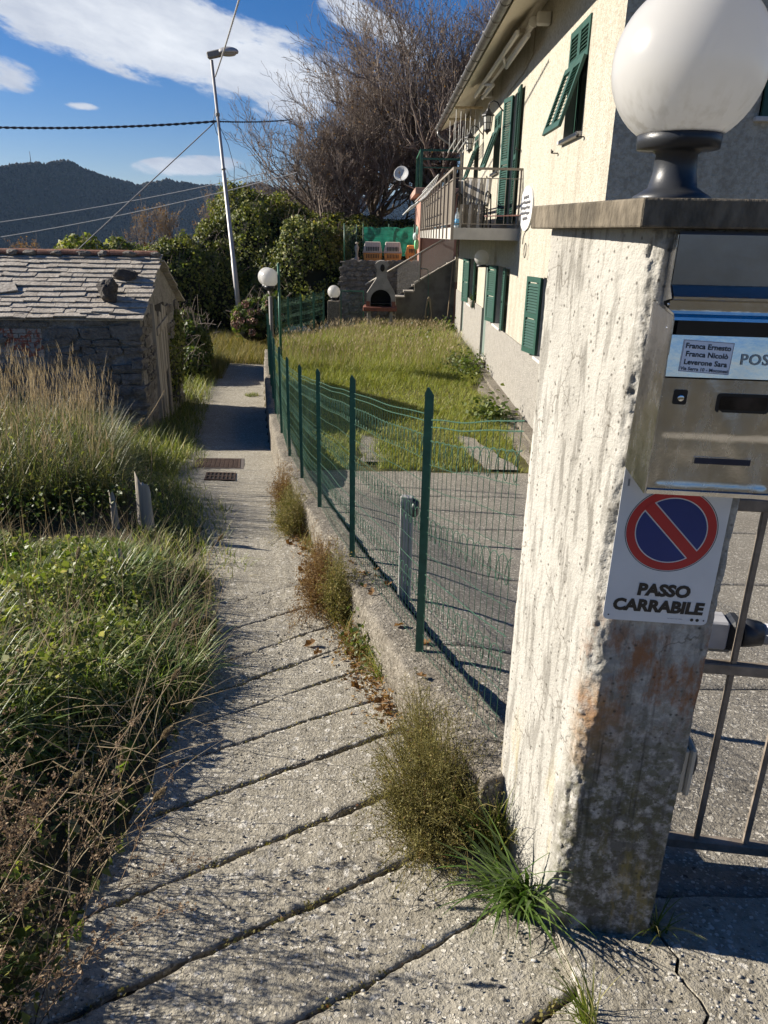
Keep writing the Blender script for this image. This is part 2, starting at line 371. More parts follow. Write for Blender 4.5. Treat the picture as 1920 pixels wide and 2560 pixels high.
def make_path():
    # bed under the slabs
    Y = np.arange(-1, 21.4, .15); P = np.zeros((12, len(Y), 3)); t = np.linspace(0, 1, 12)[:, None]
    a = xl(Y) - .3; b = xpr(Y) + .02
    P[..., 0] = a + (b - a) * t; P[..., 1] = Y; P[..., 2] = zp(Y) - .028 - .002 * t
    V, Q = grid(P); path = tag(np_obj('path', V, Q, M_gap), kind='structure')
    for k in range(len(GRV) - 1):
        (c0, m0), (c1, m1) = GRV[k], GRV[k + 1]
        near = c0 < 6
        nx, ny = (150, 14) if near else (24, max(10, int((c1 - c0) * 6)))
        def line(c, m):
            lo = -1.5 if c < 3 else None
            x0 = -1.3
            for _ in range(12): x0 = float(xl(c + m * x0)) - .28
            x1 = .3
            for _ in range(12): x1 = float(xpr(c + m * x1))
            s = np.linspace(0, 1, nx); x = x0 + (x1 - x0) * s
            return np.stack([x, c + m * x], -1)
        A, B = line(c0, m0), line(c1, m1)
        g = .009 if c0 < 2.7 else (.006 if c0 < 5 else .003)
        g2 = .009 if c1 < 2.7 else (.006 if c1 < 5 else .003)
        dn = np.array([-m0, 1]) / math.hypot(m0, 1)
        def jit(Q_, sd): 
            q = np.concatenate([Q_, np.zeros((nx, 1))], 1); return (.006 * fbm(q, 14, 3, sd) + .005 * vnoise(q * 4 + sd) + .0045 * vnoise(q * 55 + sd) + .003 * vnoise(q * 120 + sd))[:, None] * (1 if near else .4)
        wv = lambda Q_: (.55 + .8 * np.clip(.5 + .9 * vnoise(np.concatenate([Q_, np.zeros((nx, 1))], 1) * 3.1, 71), 0, 1))[:, None]
        A = A + dn * (g * wv(A) + jit(A, k * 2)); B = B - dn * (g2 * wv(B) + jit(B, k * 2 + 1))
        js = np.concatenate([[0, .015], np.linspace(.07, .93, ny - 4), [.985, 1]])
        P = A[:, None] * (1 - js)[None, :, None] + B[:, None] * js[None, :, None]
        P = np.concatenate([P, np.zeros(P.shape[:2] + (1,))], -1)
        z = zp(P[..., 1]) + .006 * fbm(P, 3.0, 4, 3) + .0035 * fbm(P, 22, 2, 9)
        z[:, 0] -= .006; z[:, -1] -= .004
        P[..., 2] = z; dn_ = np.array([0, 0, -.045])
        V, Q = cat(grid(P), grid(np.stack([P[:, 0] + dn_, P[:, 0]], 1)), grid(np.stack([P[:, -1], P[:, -1] + dn_], 1))); np_obj('slab', V, Q, M_conc, path, smooth=True)
make_path()

# ------------------------------------------------------------------ driveway slabs and entrance apron
M_drive = mat('driveway_concrete', [(.25, (.15, .134, .108)), (.5, (.235, .213, .175)), (.75, (.3, .275, .225))], 1.6, 9, .92, 1.0, 80, bdist=.014,
              stops2=[(.35, (.09, .08, .065)), (.65, (.26, .24, .2))], scale2=40, fac2=.4, chips=[(78, (.46, .43, .37), (.06, .053, .044), .85), (40, (.4, .375, .32), (.12, .11, .09), .25)])
def make_drive():
    Y = np.arange(-1, 9.6, .2); P = np.zeros((12, len(Y), 3)); a = xw(Y) + .22
    P[..., 0] = a + (6 - a) * np.linspace(0, 1, 12)[:, None]; P[..., 1] = Y; P[..., 2] = zr(Y) - .034
    V, Q = grid(P); dr = tag(np_obj('driveway', V, Q, M_gap), kind='structure')
    J = [1.66, 3.08, 4.75, 6.3, 7.85, 9.55]
    for k in range(len(J) - 1):
        nx, ny = 60, 24
        js = np.concatenate([[0], np.linspace(0, 1, ny - 2), [1]]); P = np.zeros((nx, ny, 3))
        y = J[k] + .008 + (J[k + 1] - J[k] - .016) * js
        x0 = np.where(y < 2.0, .6, xw(y) + .26); s = np.linspace(0, 1, nx)[:, None]
        P[..., 0] = x0 + (6 - x0) * s ** 1.5; P[..., 1] = y
        P[..., 1] += .006 * vnoise(P * 6 + k) * ((js == 0) | (js == 1))
        if k == len(J) - 2: P[:, -2:, 1] += (.06 * fbm(P[:, -2:], 2.5, 3, 5)) + .05 * sst(1.0, 2.2, P[:, -2:, 0])
        P[..., 2] = zr(P[..., 1]) + rise(P[..., 0], P[..., 1]) + .006 * fbm(P, 2.5, 4, 4) + .003 * fbm(P, 25, 2, 8); P[:, 0, 2] -= .04; P[:, -1, 2] -= .04
        V, Q = grid(P); np_obj('slab', V, Q, M_drive, dr, smooth=True)
    # apron in front of the gate, split by one jagged crack
    yy = np.linspace(-1.2, 1.645, 66)
    e0 = np.stack([.53 + .012 * vnoise(np.stack([yy * 9, yy * 0, yy * 0], -1)) - .03 * sst(1.2, 1.5, yy), yy], -1)
    ck = .785 + .03 * vnoise(np.stack([yy * 7, yy * 0 + 3, yy * 0], -1)) + .018 * vnoise(np.stack([yy * 23, yy * 0 + 5, yy * 0], -1))
    ck = np.stack([ck, yy], -1); e1 = np.stack([0 * yy + 6, yy], -1)
    for A, B, n, g0, g1 in ((e0, ck, 14, .012, .004), (ck, e1, 40, .006, 0)):
        s = np.concatenate([[0, 0], np.linspace(.06, .94, n) ** (1.6 if n > 20 else 1), [1, 1]]); P = np.zeros((len(s), 66, 3))
        P[..., :2] = (A + [g0, 0])[None] * (1 - s)[:, None, None] + (B - [g1, 0])[None] * s[:, None, None]
        P[..., 2] = -1.6 - .145 * P[..., 1] + .022 + .006 * fbm(P, 4, 4, 2) + .003 * fbm(P, 25, 2, 1)
        dn_ = np.array([0, 0, -.06]); P = P[1:-1]
        V, Q = cat(grid(P), grid(np.stack([P[0] + dn_, P[0]], 0)), grid(np.stack([P[-1], P[-1] + dn_], 0)), grid(np.stack([P[:, -1], P[:, -1] + dn_], 1))); np_obj('slab', V, Q, M_conc, dr, smooth=True)
make_drive()

# ------------------------------------------------------------------ low concrete wall between path and garden
M_wall = mat('rough_wall', [(.25, (.10, .085, .065)), (.5, (.20, .175, .14)), (.75, (.30, .27, .225))], 4, 9, .92, 1.0, 70, bdist=.02,
             stops2=[(.4, (.07, .06, .04)), (.6, (.28, .25, .2))], scale2=38, fac2=.5, chips=[(60, (.36, .33, .27), (.09, .08, .06), .6)])
def make_wall():
    Y = np.concatenate([np.arange(1.88, 9, .022), np.arange(9, 20.4, .12)])
    T = np.stack([np.gradient(xw(Y), Y), np.ones_like(Y)], -1); T /= np.linalg.norm(T, axis=1, keepdims=True); Nn = np.stack([T[:, 1], -T[:, 0]], -1)
    prof = [(0, -1.0), (0, -.34), (0, -.28), (0, -.23), (0, -.18), (0, -.13), (0, -.09), (.0, -.05), (.001, -.018), (.008, -.003), (.03, 0), (.055, .002), (.08, .002), (.11, .002), (.14, .002), (.17, .002), (.2, .0), (.219, -.006), (.226, -.04), (.226, -.6)]
    P = np.zeros((len(Y), len(prof), 3))
    for j, (o, h) in enumerate(prof):
        P[:, j, 0] = xw(Y) + Nn[:, 0] * o; P[:, j, 1] = Y + Nn[:, 1] * o; P[:, j, 2] = zw(Y) + h
    n = fbm(P, 6, 4, 21); J_ = np.arange(len(prof)); n2 = fbm(P, 24, 3, 8); chip = np.clip(fbm(P * np.array([0, 1, 0]), 5, 3, 33) - .35, 0, 1)
    P[..., 0] -= (.010 * n + .006 * n2) * (J_ < 10); P[..., 2] += (.008 * fbm(P, 9, 3, 5) + .004 * n2) * ((J_ > 7) & (J_ < 18)); edge = np.exp(-((J_ - 9) / 1.6) ** 2); P[..., 0] += .05 * chip * edge; P[..., 2] -= .05 * chip * edge
    V, Q = grid(P); m_ = len(prof); V = np.concatenate([V, [P[0].mean(0) + [.0, 0, -.2]]]); Q = np.concatenate([Q, [[len(V) - 1, j, (j + 1) % m_, (j + 1) % m_] for j in range(m_)]])
    tag(np_obj('low_wall', V, Q, M_wall, smooth=True), 'low rough concrete wall under the wire fence, running along the path', 'wall')
make_wall()

# ------------------------------------------------------------------ lawn
M_lawn = mat('lawn_soil', [(.3, (.06, .055, .02)), (.6, (.11, .1, .035)), (.8, (.09, .1, .03))], 2.5, 8, .95, .6, 60, bdist=.03)
def make_lawn():
    Y = np.arange(9.4, 27.8, .25); P = np.zeros((26, len(Y), 3)); a = xw(Y) + .2
    a = np.where(Y > 20.3, -3.0 + .36 * (Y - 20.3), a)
    P[..., 0] = a + (2.49 - a) * np.linspace(0, 1, 26)[:, None]; P[..., 1] = Y; P[..., 2] = -2.985 + .02 * fbm(P, .8, 3, 2)
    V, Q = grid(P); tag(np_obj('lawn', V, Q, M_lawn, smooth=True), kind='structure')
    # worn wheel tracks of bare concrete running on from the driveway
    tr = None
    for pts in ([(-.32, 11.4), (-.02, 11.1), (.1, 9.9), (-.22, 9.9)], [(1.22, 11.5), (1.5, 11.2), (1.95, 9.62), (1.4, 9.62)]):
        s = np.linspace(0, 1, 10); a, b, c, d = [np.array(q) for q in pts]; P = np.zeros((10, 14, 3)); t = np.linspace(0, 1, 14)
        for j in range(14):
            l = d + (a - d) * t[j]; r_ = c + (b - c) * t[j]; P[:, j, :2] = l + (r_ - l) * s[:, None]
        P[..., 0] += .06 * vnoise(P * 5); P[..., 2] = -2.955
        V, Q = grid(P); o = np_obj('wheel_track', V, Q, M_drive); tag(o, kind='structure')
    # strip of broken concrete along the foot of the house
    P = np.zeros((6, 90, 3)); Y = np.linspace(9.0, 25.4, 90); x0 = 2.02 + .12 * vnoise(np.stack([Y * 1.3, 0 * Y, 0 * Y], -1)) + .1 * sst(15, 20, Y)
    P[..., 0] = x0 + (2.5 - x0) * np.linspace(0, 1, 6)[:, None]; P[..., 1] = Y; P[..., 2] = -2.945 + .012 * fbm(P, 3, 3); P[0, :, 2] -= .06
    V, Q = grid(P); tag(np_obj('pavement', V, Q, M_wall, smooth=True), kind='structure')
make_lawn()
# ------------------------------------------------------------------ gate pillar
def add_nodes(m, fn):
    nt = m.node_tree; fn(nt, nt.nodes, nt.links, nt.nodes['Principled BSDF'])
M_pil = mat('whitewashed_concrete', [(.3, (.19, .178, .155)), (.47, (.34, .325, .29)), (.7, (.44, .422, .38))], 8, 10, .92, .6, 120, bdist=.008, stretch=(1, 1, .14), bplain=True,
            stops2=[(.40, (.12, .11, .088)), (.5, (.44, .422, .375))], scale2=40, fac2=.42)
def stain(nt, N, L, b):
    base = b.inputs['Base Color'].links[0].from_socket
    geo = N.new('ShaderNodeNewGeometry'); sp = N.new('ShaderNodeSeparateXYZ'); L.new(geo.outputs['Position'], sp.inputs[0])
    def noise(sc, det=6, st=(1, 1, 1)):
        mp = N.new('ShaderNodeMapping'); mp.inputs['Scale'].default_value = st; L.new(geo.outputs['Position'], mp.inputs[0])
        n = N.new('ShaderNodeTexNoise'); n.inputs['Scale'].default_value = sc; n.inputs['Detail'].default_value = det; n.inputs['Roughness'].default_value = .68; L.new(mp.outputs[0], n.inputs['Vector']); return n.outputs[0]
    def mr(v, a, c, lo=0, hi=1):
        n = N.new('ShaderNodeMapRange'); L.new(v, n.inputs[0]); n.inputs[1].default_value = a; n.inputs[2].default_value = c; n.inputs[3].default_value = lo; n.inputs[4].default_value = hi; return n.outputs[0]
    def mul(a, c):
        n = N.new('ShaderNodeMath'); n.operation = 'MULTIPLY'; n.use_clamp = True
        L.new(a, n.inputs[0]); (L.new(c, n.inputs[1]) if hasattr(c, 'links') else setattr(n.inputs[1], 'default_value', c)); return n.outputs[0]
    def mix(f, a, c):
        x = N.new('ShaderNodeMix'); x.data_type = 'RGBA'; L.new(f, x.inputs[0]); L.new(a, x.inputs[6]); x.inputs[7].default_value = (*c, 1); return x.outputs[2]
    ex = mr(sp.outputs[1], 1.75, 1.50)                       # nearer the street face: more weathering
    front = mr(sp.outputs[1], 1.60, 1.52)
    grime = mul(mul(mr(noise(26, 10), .42, .55), mr(sp.outputs[2], -1.0, -1.45, .45, 1)), front)
    c = mix(mul(grime, .76), base, (.05, .046, .033))
    lich = mul(mul(mr(noise(30, 8), .46, .55), front), mr(sp.outputs[2], -.9, -1.3, .0, 1))
    c = mix(mul(lich, .8), c, (.09, .085, .04))
    band = mul(mr(sp.outputs[2], -1.16, -1.06), mr(sp.outputs[2], -.76, -.9))
    rust = mul(mul(mr(noise(11, 8, (1.6, 1, .7)), .46, .58), band), front)
    c = mix(mul(rust, .85), c, (.24, .10, .035))
    edge = mul(mul(mr(sp.outputs[2], -1.32, -1.1), mr(sp.outputs[2], -.98, -1.06)), mul(mr(sp.outputs[0], .64, .52), mr(noise(14, 6), .38, .55)))
    c = mix(mul(mul(edge, front), .9), c, (.3, .15, .04))
    drip = mul(mul(mr(sp.outputs[2], -1.55, -1.38), mr(sp.outputs[2], -1.02, -1.12)), mul(mr(noise(5, 3, (6, 1, .25)), .57, .66), front))
    c = mix(mul(drip, .8), c, (.035, .032, .026))
    yel = mul(mr(noise(9, 7, (1, 1, .25)), .56, .66), mr(sp.outputs[2], -1.25, -1.7))
    c = mix(mul(yel, .75), c, (.36, .27, .07))
    vo = N.new('ShaderNodeTexVoronoi'); vo.inputs['Scale'].default_value = 75; L.new(geo.outputs['Position'], vo.inputs['Vector']); sx = N.new('ShaderNodeSeparateXYZ'); L.new(vo.outputs['Color'], sx.inputs[0])
    pit = mul(mr(vo.outputs['Distance'], .38, .12), mr(sx.outputs[0], .74, .8)); c = mix(mul(pit, .85), c, (.06, .052, .04))
    crk = N.new('ShaderNodeTexVoronoi'); crk.feature = 'DISTANCE_TO_EDGE'; crk.inputs['Scale'].default_value = 7; mp = N.new('ShaderNodeMapping'); mp.inputs['Scale'].default_value = (1, 1, .45)
    wn = N.new('ShaderNodeTexNoise'); wn.inputs['Scale'].default_value = 9; wn.inputs['Detail'].default_value = 5; L.new(geo.outputs['Position'], wn.inputs['Vector']); va = N.new('ShaderNodeVectorMath'); va.operation = 'MULTIPLY_ADD'; L.new(wn.outputs['Color'], va.inputs[0]); va.inputs[1].default_value = (.14, .14, .14); L.new(geo.outputs['Position'], va.inputs[2]); L.new(va.outputs[0], mp.inputs[0]); L.new(mp.outputs[0], crk.inputs['Vector'])
    c = mix(mul(mul(mr(crk.outputs['Distance'], .012, .004), mr(noise(3, 2), .5, .56)), .6), c, (.1, .085, .065))
    L.new(c, b.inputs['Base Color'])
add_nodes(M_pil, stain)
A0, B0, C0 = np.array([.505, 1.53]), np.array([.765, 1.50]), np.array([.405, 1.93])
AT, BT, CT = np.array([.532, 1.53]), np.array([.79, 1.50]), np.array([.413, 1.93])
def make_pillar():
    root = thing('gate_pillar', 'weathered whitewashed concrete gate pillar with a chipped corner, carrying the mailbox', 'pillar', (.58, 1.72, -1.85))
    Z = np.linspace(-2.0, .022, 300); ring = []
    per = 44
    P = []
    for z in Z:
        t = (z + 1.82) / 1.84; A = A0 + (AT - A0) * t; B = B0 + (BT - B0) * t; C = C0 + (CT - C0) * t; D_ = B + C - A
        q = np.array([[z * 3.2, 0, 0]]); c = float(.016 + .028 * max(0, vnoise(q)[0] + .2) + .012 * max(0, vnoise(q * 4 + 7)[0])) * (1 if -1.1 > z or z > -1.0 else 1.3)
        pts = []
        ab, ac = (B - A), (C - A); lab, lac = np.linalg.norm(ab), np.linalg.norm(ac); ab /= lab; ac /= lac
        pc = [A + ac * c + (ab * c - ac * c) * s for s in np.linspace(0, 1, 8)]
        s1 = np.linspace(c, lab - .006, 36)[1:]; pts += pc + [A + ab * s for s in s1]
        e = B - ab * .0 + (D_ - B) / np.linalg.norm(D_ - B) * .006
        s2 = np.linspace(0, 1, 10); pts += [e + (D_ - e) * s for s in s2]
        s3 = np.linspace(0, 1, 10)[1:]; pts += [D_ + (C - D_) * s for s in s3]
        s4 = np.linspace(lac, c, 44)[1:-1]; pts += [A + ac * s for s in s4]
        P.append([(p[0], p[1], z) for p in pts])
    P = np.array(P); n = P.shape[1]
    ctr = P.mean(1, keepdims=True); out = P - ctr; out[..., 2] = 0; out /= np.linalg.norm(out, axis=2, keepdims=True)
    wt = np.full(n, 1.0); wt[:8] = 3.6; wt[8:12] = 1.5; wt[-5:] = 1.4
    S = P * np.array([1, 1, .55]); d = .0011 * fbm(S, 26, 3, 3) * wt + .0013 * fbm(P, 80, 2, 5) * wt
    pit = vnoise(P * np.array([55, 55, 40])); d = d - .006 * np.clip(pit - .62, 0, 1) * 2 * wt
    P = P + out * d[..., None]
    V = P.reshape(-1, 3); i, j = np.meshgrid(np.arange(len(Z) - 1), np.arange(n), indexing='ij')
    Q = np.stack([i * n + j, i * n + (j + 1) % n, (i + 1) * n + (j + 1) % n, (i + 1) * n + j], -1).reshape(-1, 4)
    np_obj('shaft', V, Q, M_pil, root, smooth=True)
    # coping slab
    M_cap = mat('coping_concrete', [(.3, (.05, .042, .032)), (.5, (.12, .098, .07)), (.72, (.21, .175, .13))], 9, 8, .9, .8, 70, stretch=(1, 1, .4), bdist=.01, stops2=[(.4, (.03, .027, .02)), (.62, (.22, .19, .14))], scale2=40, fac2=.35)
    u = (BT - AT) / np.linalg.norm(BT - AT); w = (CT - AT) / np.linalg.norm(CT - AT)
    a = AT - u * .066 - w * .055; b = BT + u * .06 - w * .055; c_ = BT + u * .06 + (CT - AT) + w * .06; d_ = CT - u * .03 + w * .05
    m = MB(); m.prism([(*p, .0225) for p in (a, b, c_, d_)], (0, 0, .052)); o = m.build('coping', M_cap, root)
    bv = o.modifiers.new('bevel', 'BEVEL'); bv.width = .004; bv.segments = 2
make_pillar()
# ------------------------------------------------------------------ globe lamp on the pillar
M_globe = mat('opal_globe', [(.2, (.62, .61, .585)), (.8, (.70, .69, .665))], 6, 5, .22, spec=.6)
def globe_dirt(nt, N, L, b):
    base = b.inputs['Base Color'].links[0].from_socket; geo = N.new('ShaderNodeNewGeometry'); tc = N.new('ShaderNodeTexCoord'); sp = N.new('ShaderNodeSeparateXYZ'); L.new(tc.outputs['Generated'], sp.inputs[0])
    mp = N.new('ShaderNodeMapping'); mp.inputs['Scale'].default_value = (1, 1, .12); L.new(geo.outputs['Position'], mp.inputs[0])
    n = N.new('ShaderNodeTexNoise'); n.inputs['Scale'].default_value = 55; n.inputs['Detail'].default_value = 6; L.new(mp.outputs[0], n.inputs['Vector'])
    a = N.new('ShaderNodeMapRange'); L.new(n.outputs[0], a.inputs[0]); a.inputs[1].default_value = .47; a.inputs[2].default_value = .64
    z = N.new('ShaderNodeMapRange'); L.new(sp.outputs[2], z.inputs[0]); z.inputs[1].default_value = .38; z.inputs[2].default_value = .05
    mu = N.new('ShaderNodeMath'); mu.operation = 'MULTIPLY'; L.new(a.outputs[0], mu.inputs[0]); L.new(z.outputs[0], mu.inputs[1])
    x = N.new('ShaderNodeMix'); x.data_type = 'RGBA'; L.new(mu.outputs[0], x.inputs[0]); L.new(base, x.inputs[6]); x.inputs[7].default_value = (.3, .27, .2, 1); L.new(x.outputs[2], b.inputs['Base Color'])
    tr = N.new('ShaderNodeBsdfTranslucent'); tr.inputs[0].default_value = (.8, .79, .76, 1); ms = N.new('ShaderNodeMixShader'); ms.inputs[0].default_value = .5; L.new(b.outputs[0], ms.inputs[1]); L.new(tr.outputs[0], ms.inputs[2]); L.new(ms.outputs[0], N['Material Output'].inputs[0])
    b.inputs['Coat Weight'].default_value = .15
add_nodes(M_globe, globe_dirt)
M_blackpl = flat('black_plastic', (.028, .03, .034), .38, bump=.1, bscale=300)
def globe_lamp(c, r, base_z, label, name='globe_lamp', group=None, k=48):
    s = r / .152
    root = thing(name, label, 'lamp', (c[0], c[1], base_z), group)
    MB().sphere(c, r, k, k // 2).build('globe', M_globe, root)
    x, y, z = c; b = MB(); zb = base_z; col = z - r * .93
    b.lathe([(.078 * s, zb), (.08 * s, zb + .012 * s), (.066 * s, zb + .02 * s), (.050 * s, zb + .03 * s), (.044 * s, zb + .06 * s), (.042 * s, col - .022 * s), (.05 * s, col - .014 * s), (.083 * s, col - .012 * s), (.085 * s, col + .02 * s), (.06 * s, col + .022 * s)], (x, y, 0), 40 if k > 30 else 16)
    b.build('lamp_base', M_blackpl, root)
    return root
globe_lamp((.617, 1.72, .333), .152, .076, 'large white opal globe lamp on a black base, on top of the gate pillar', k=64)

# ------------------------------------------------------------------ text helper
def text_mesh(body, size, bold=0.0, shear=0.0, align='CENTER', depth=.0006, spacing=1.0):
    cu = bpy.data.curves.new('lettering', 'FONT'); cu.body = body; cu.size = size; cu.align_x = align; cu.align_y = 'BOTTOM_BASELINE'; cu.shear = shear
    cu.offset = bold; cu.extrude = depth; cu.space_character = spacing; cu.resolution_u = 3
    o = bpy.data.objects.new('lettering', cu); COL.objects.link(o); dg = bpy.context.evaluated_depsgraph_get(); dg.update()
    me = bpy.data.meshes.new_from_object(o.evaluated_get(dg)); bpy.data.objects.remove(o); bpy.data.curves.remove(cu); return me
FU = Vector((BT[0] - AT[0], BT[1] - AT[1], 0)).normalized(); FN = Vector((FU.y, -FU.x, 0))
def face_pt(u, z, d):                       # point on the pillar's street face
    t = (z + 1.82) / 1.84; A = A0 + (AT - A0) * t
    return Vector((A[0], A[1], z)) + FU * u + FN * d
def text_on(me, pos, ux, uy, name, m, parent):
    uz = ux.cross(uy); Mx = Matrix((ux, uy, uz)).transposed().to_4x4(); Mx.translation = pos; me.transform(Mx); me.materials.clear(); me.materials.append(m); me.name = name
    return link(bpy.data.objects.new(name, me), parent)
# ------------------------------------------------------------------ no-parking sign
def make_sign():
    root = thing('parking_sign', 'white no-parking sign reading PASSO CARRABILE, on the pillar under the mailbox', 'sign', face_pt(.135, -.82, .01))
    M_w = flat('sign_white', (.62, .62, .61), .35, var=.04); M_r = flat('sign_red', (.42, .022, .025), .35, var=.05); M_b = flat('sign_blue', (.008, .028, .16), .35, var=.06); M_k = flat('sign_black', (.012, .012, .013), .4)
    z0, z1, u0, u1 = -.823, -.44, .006, .238
    tilt = -.012
    def P(u, z, d): return face_pt(u + tilt * (z + .6) / .3 * 0, z, .008 + d) + Vector((0, 0, -.03 * (u - .135) * 0))
    m = MB(); r = .012; poly = []
    for (cx, cz, a0) in ((u0 + r, z0 + r, 180), (u1 - r, z0 + r, 270), (u1 - r, z1 - r, 0), (u0 + r, z1 - r, 90)):
        for k in range(6): a = R(a0 + k * 18); poly.append((cx + r * math.cos(a), cz + r * math.sin(a)))
    m.prism([P(u, z, 0) for u, z in poly], FN * .002); m.build('plate', M_w, root)
    cu, cz = .1235, -.596
    def ring(r0, r1, d, nm, mm, a0=0, a1=360, k=64):
        b = MB(); v = []; f = []
        for i in range(k + 1):
            a = R(a0 + (a1 - a0) * i / k)
            for rr in (r0, r1): v.append(P(cu + rr * math.cos(a), cz + rr * math.sin(a), d))
        for i in range(k): f.append((2 * i, 2 * i + 1, 2 * i + 3, 2 * i + 2))
        b.add(v, f).build(nm, mm, root)
    ring(.097, .0985, .0024, 'outline', M_k); ring(.077, .0955, .0024, 'red_ring', M_r)
    # blue field in two halves on either side of the red slash
    th = R(-45.5); hw = .0122; rb = .0745
    for sg in (1, -1):
        g = .0150; a = math.acos(g / rb); b = MB(); v = []
        for i in range(41):
            t = -a + 2 * a * i / 40; n_ = th + sg * math.pi / 2
            v.append(P(cu + rb * math.cos(n_ + t), cz + rb * math.sin(n_ + t), .0024))
        b.add(v, [tuple(range(len(v)))]).build('blue_field', M_b, root)
    d = Vector((math.cos(th), math.sin(th))); q = Vector((-d.y, d.x)); b = MB()
    b.add([P(cu + d.x * s * .080 + q.x * t * hw, cz + d.y * s * .080 + q.y * t * hw, .0032) for s, t in ((-1, -1), (1, -1), (1, 1), (-1, 1))], [(0, 1, 2, 3)]).build('slash', M_r, root)
    UP = Vector((0, 0, 1))
    for s, u, z, sz in (('PASSO', .131, -.755, .0395), ('CARRABILE', .124, -.7955, .0395)):
        text_on(text_mesh(s, sz, .0021, .07, 'CENTER', .0003, 1.0), P(u, z, .0026), FU, UP, 'lettering', M_k, root)
    text_on(text_mesh('IIIIIIIIIII', .006, 0, 0, 'CENTER', .0002), P(.016, -.49, .0026), Vector((0, 0, -1)), FU, 'fine_print', M_k, root)
    text_on(text_mesh('--- ----- ---- ------', .005, 0, 0, 'LEFT', .0002), P(.15, -.812, .0026), FU, UP, 'fine_print', M_k, root)
    for u in (.204, .216): 
        b = MB(); v = [P(u + .004 * math.cos(R(a)), -.811 + .004 * math.sin(R(a)), .0025) for a in range(0, 360, 30)]; b.add(v, [tuple(range(12))]).build('mark', M_k, root)
    for u, z in ((.018, -.811), (.230, -.811)):
        b = MB(); v = [P(u + .002 * math.cos(R(a)), z + .002 * math.sin(R(a)), .0026) for a in range(0, 360, 45)]; b.add(v, [tuple(range(8))]).build('screw_hole', M_k, root)
make_sign()
# ------------------------------------------------------------------ mailbox
M_steel = mat('stainless_steel', [(.35, (.50, .49, .475)), (.65, (.66, .65, .635))], 7, 5, .24, .12, 14, 1.0, bdist=.012)
M_steel2 = mat('polished_steel', [(.35, (.6, .6, .6)), (.65, (.7, .7, .71))], 7, 4, .1, .10, 9, 1.0, bdist=.012)
M_lid = mat('brushed_steel', [(.35, (.27, .265, .25)), (.65, (.34, .335, .32))], 7, 5, .34, .1, 12, .9, bdist=.012)
def worn(nt, N, L, b):
    geo = N.new('ShaderNodeNewGeometry'); mp = N.new('ShaderNodeMapping'); mp.inputs['Scale'].default_value = (1, 1, .3); L.new(geo.outputs['Position'], mp.inputs[0]); n = N.new('ShaderNodeTexNoise'); n.inputs['Scale'].default_value = 38; n.inputs['Detail'].default_value = 9; n.inputs['Roughness'].default_value = .7; L.new(mp.outputs[0], n.inputs['Vector'])
    r = N.new('ShaderNodeMapRange'); L.new(n.outputs[0], r.inputs[0]); r.inputs[1].default_value = .38; r.inputs[2].default_value = .66; r.inputs[3].default_value = b.inputs['Roughness'].default_value * .85; r.inputs[4].default_value = b.inputs['Roughness'].default_value * 1.25; L.new(r.outputs[0], b.inputs['Roughness'])
for m_ in (M_steel, M_steel2): add_nodes(m_, worn)
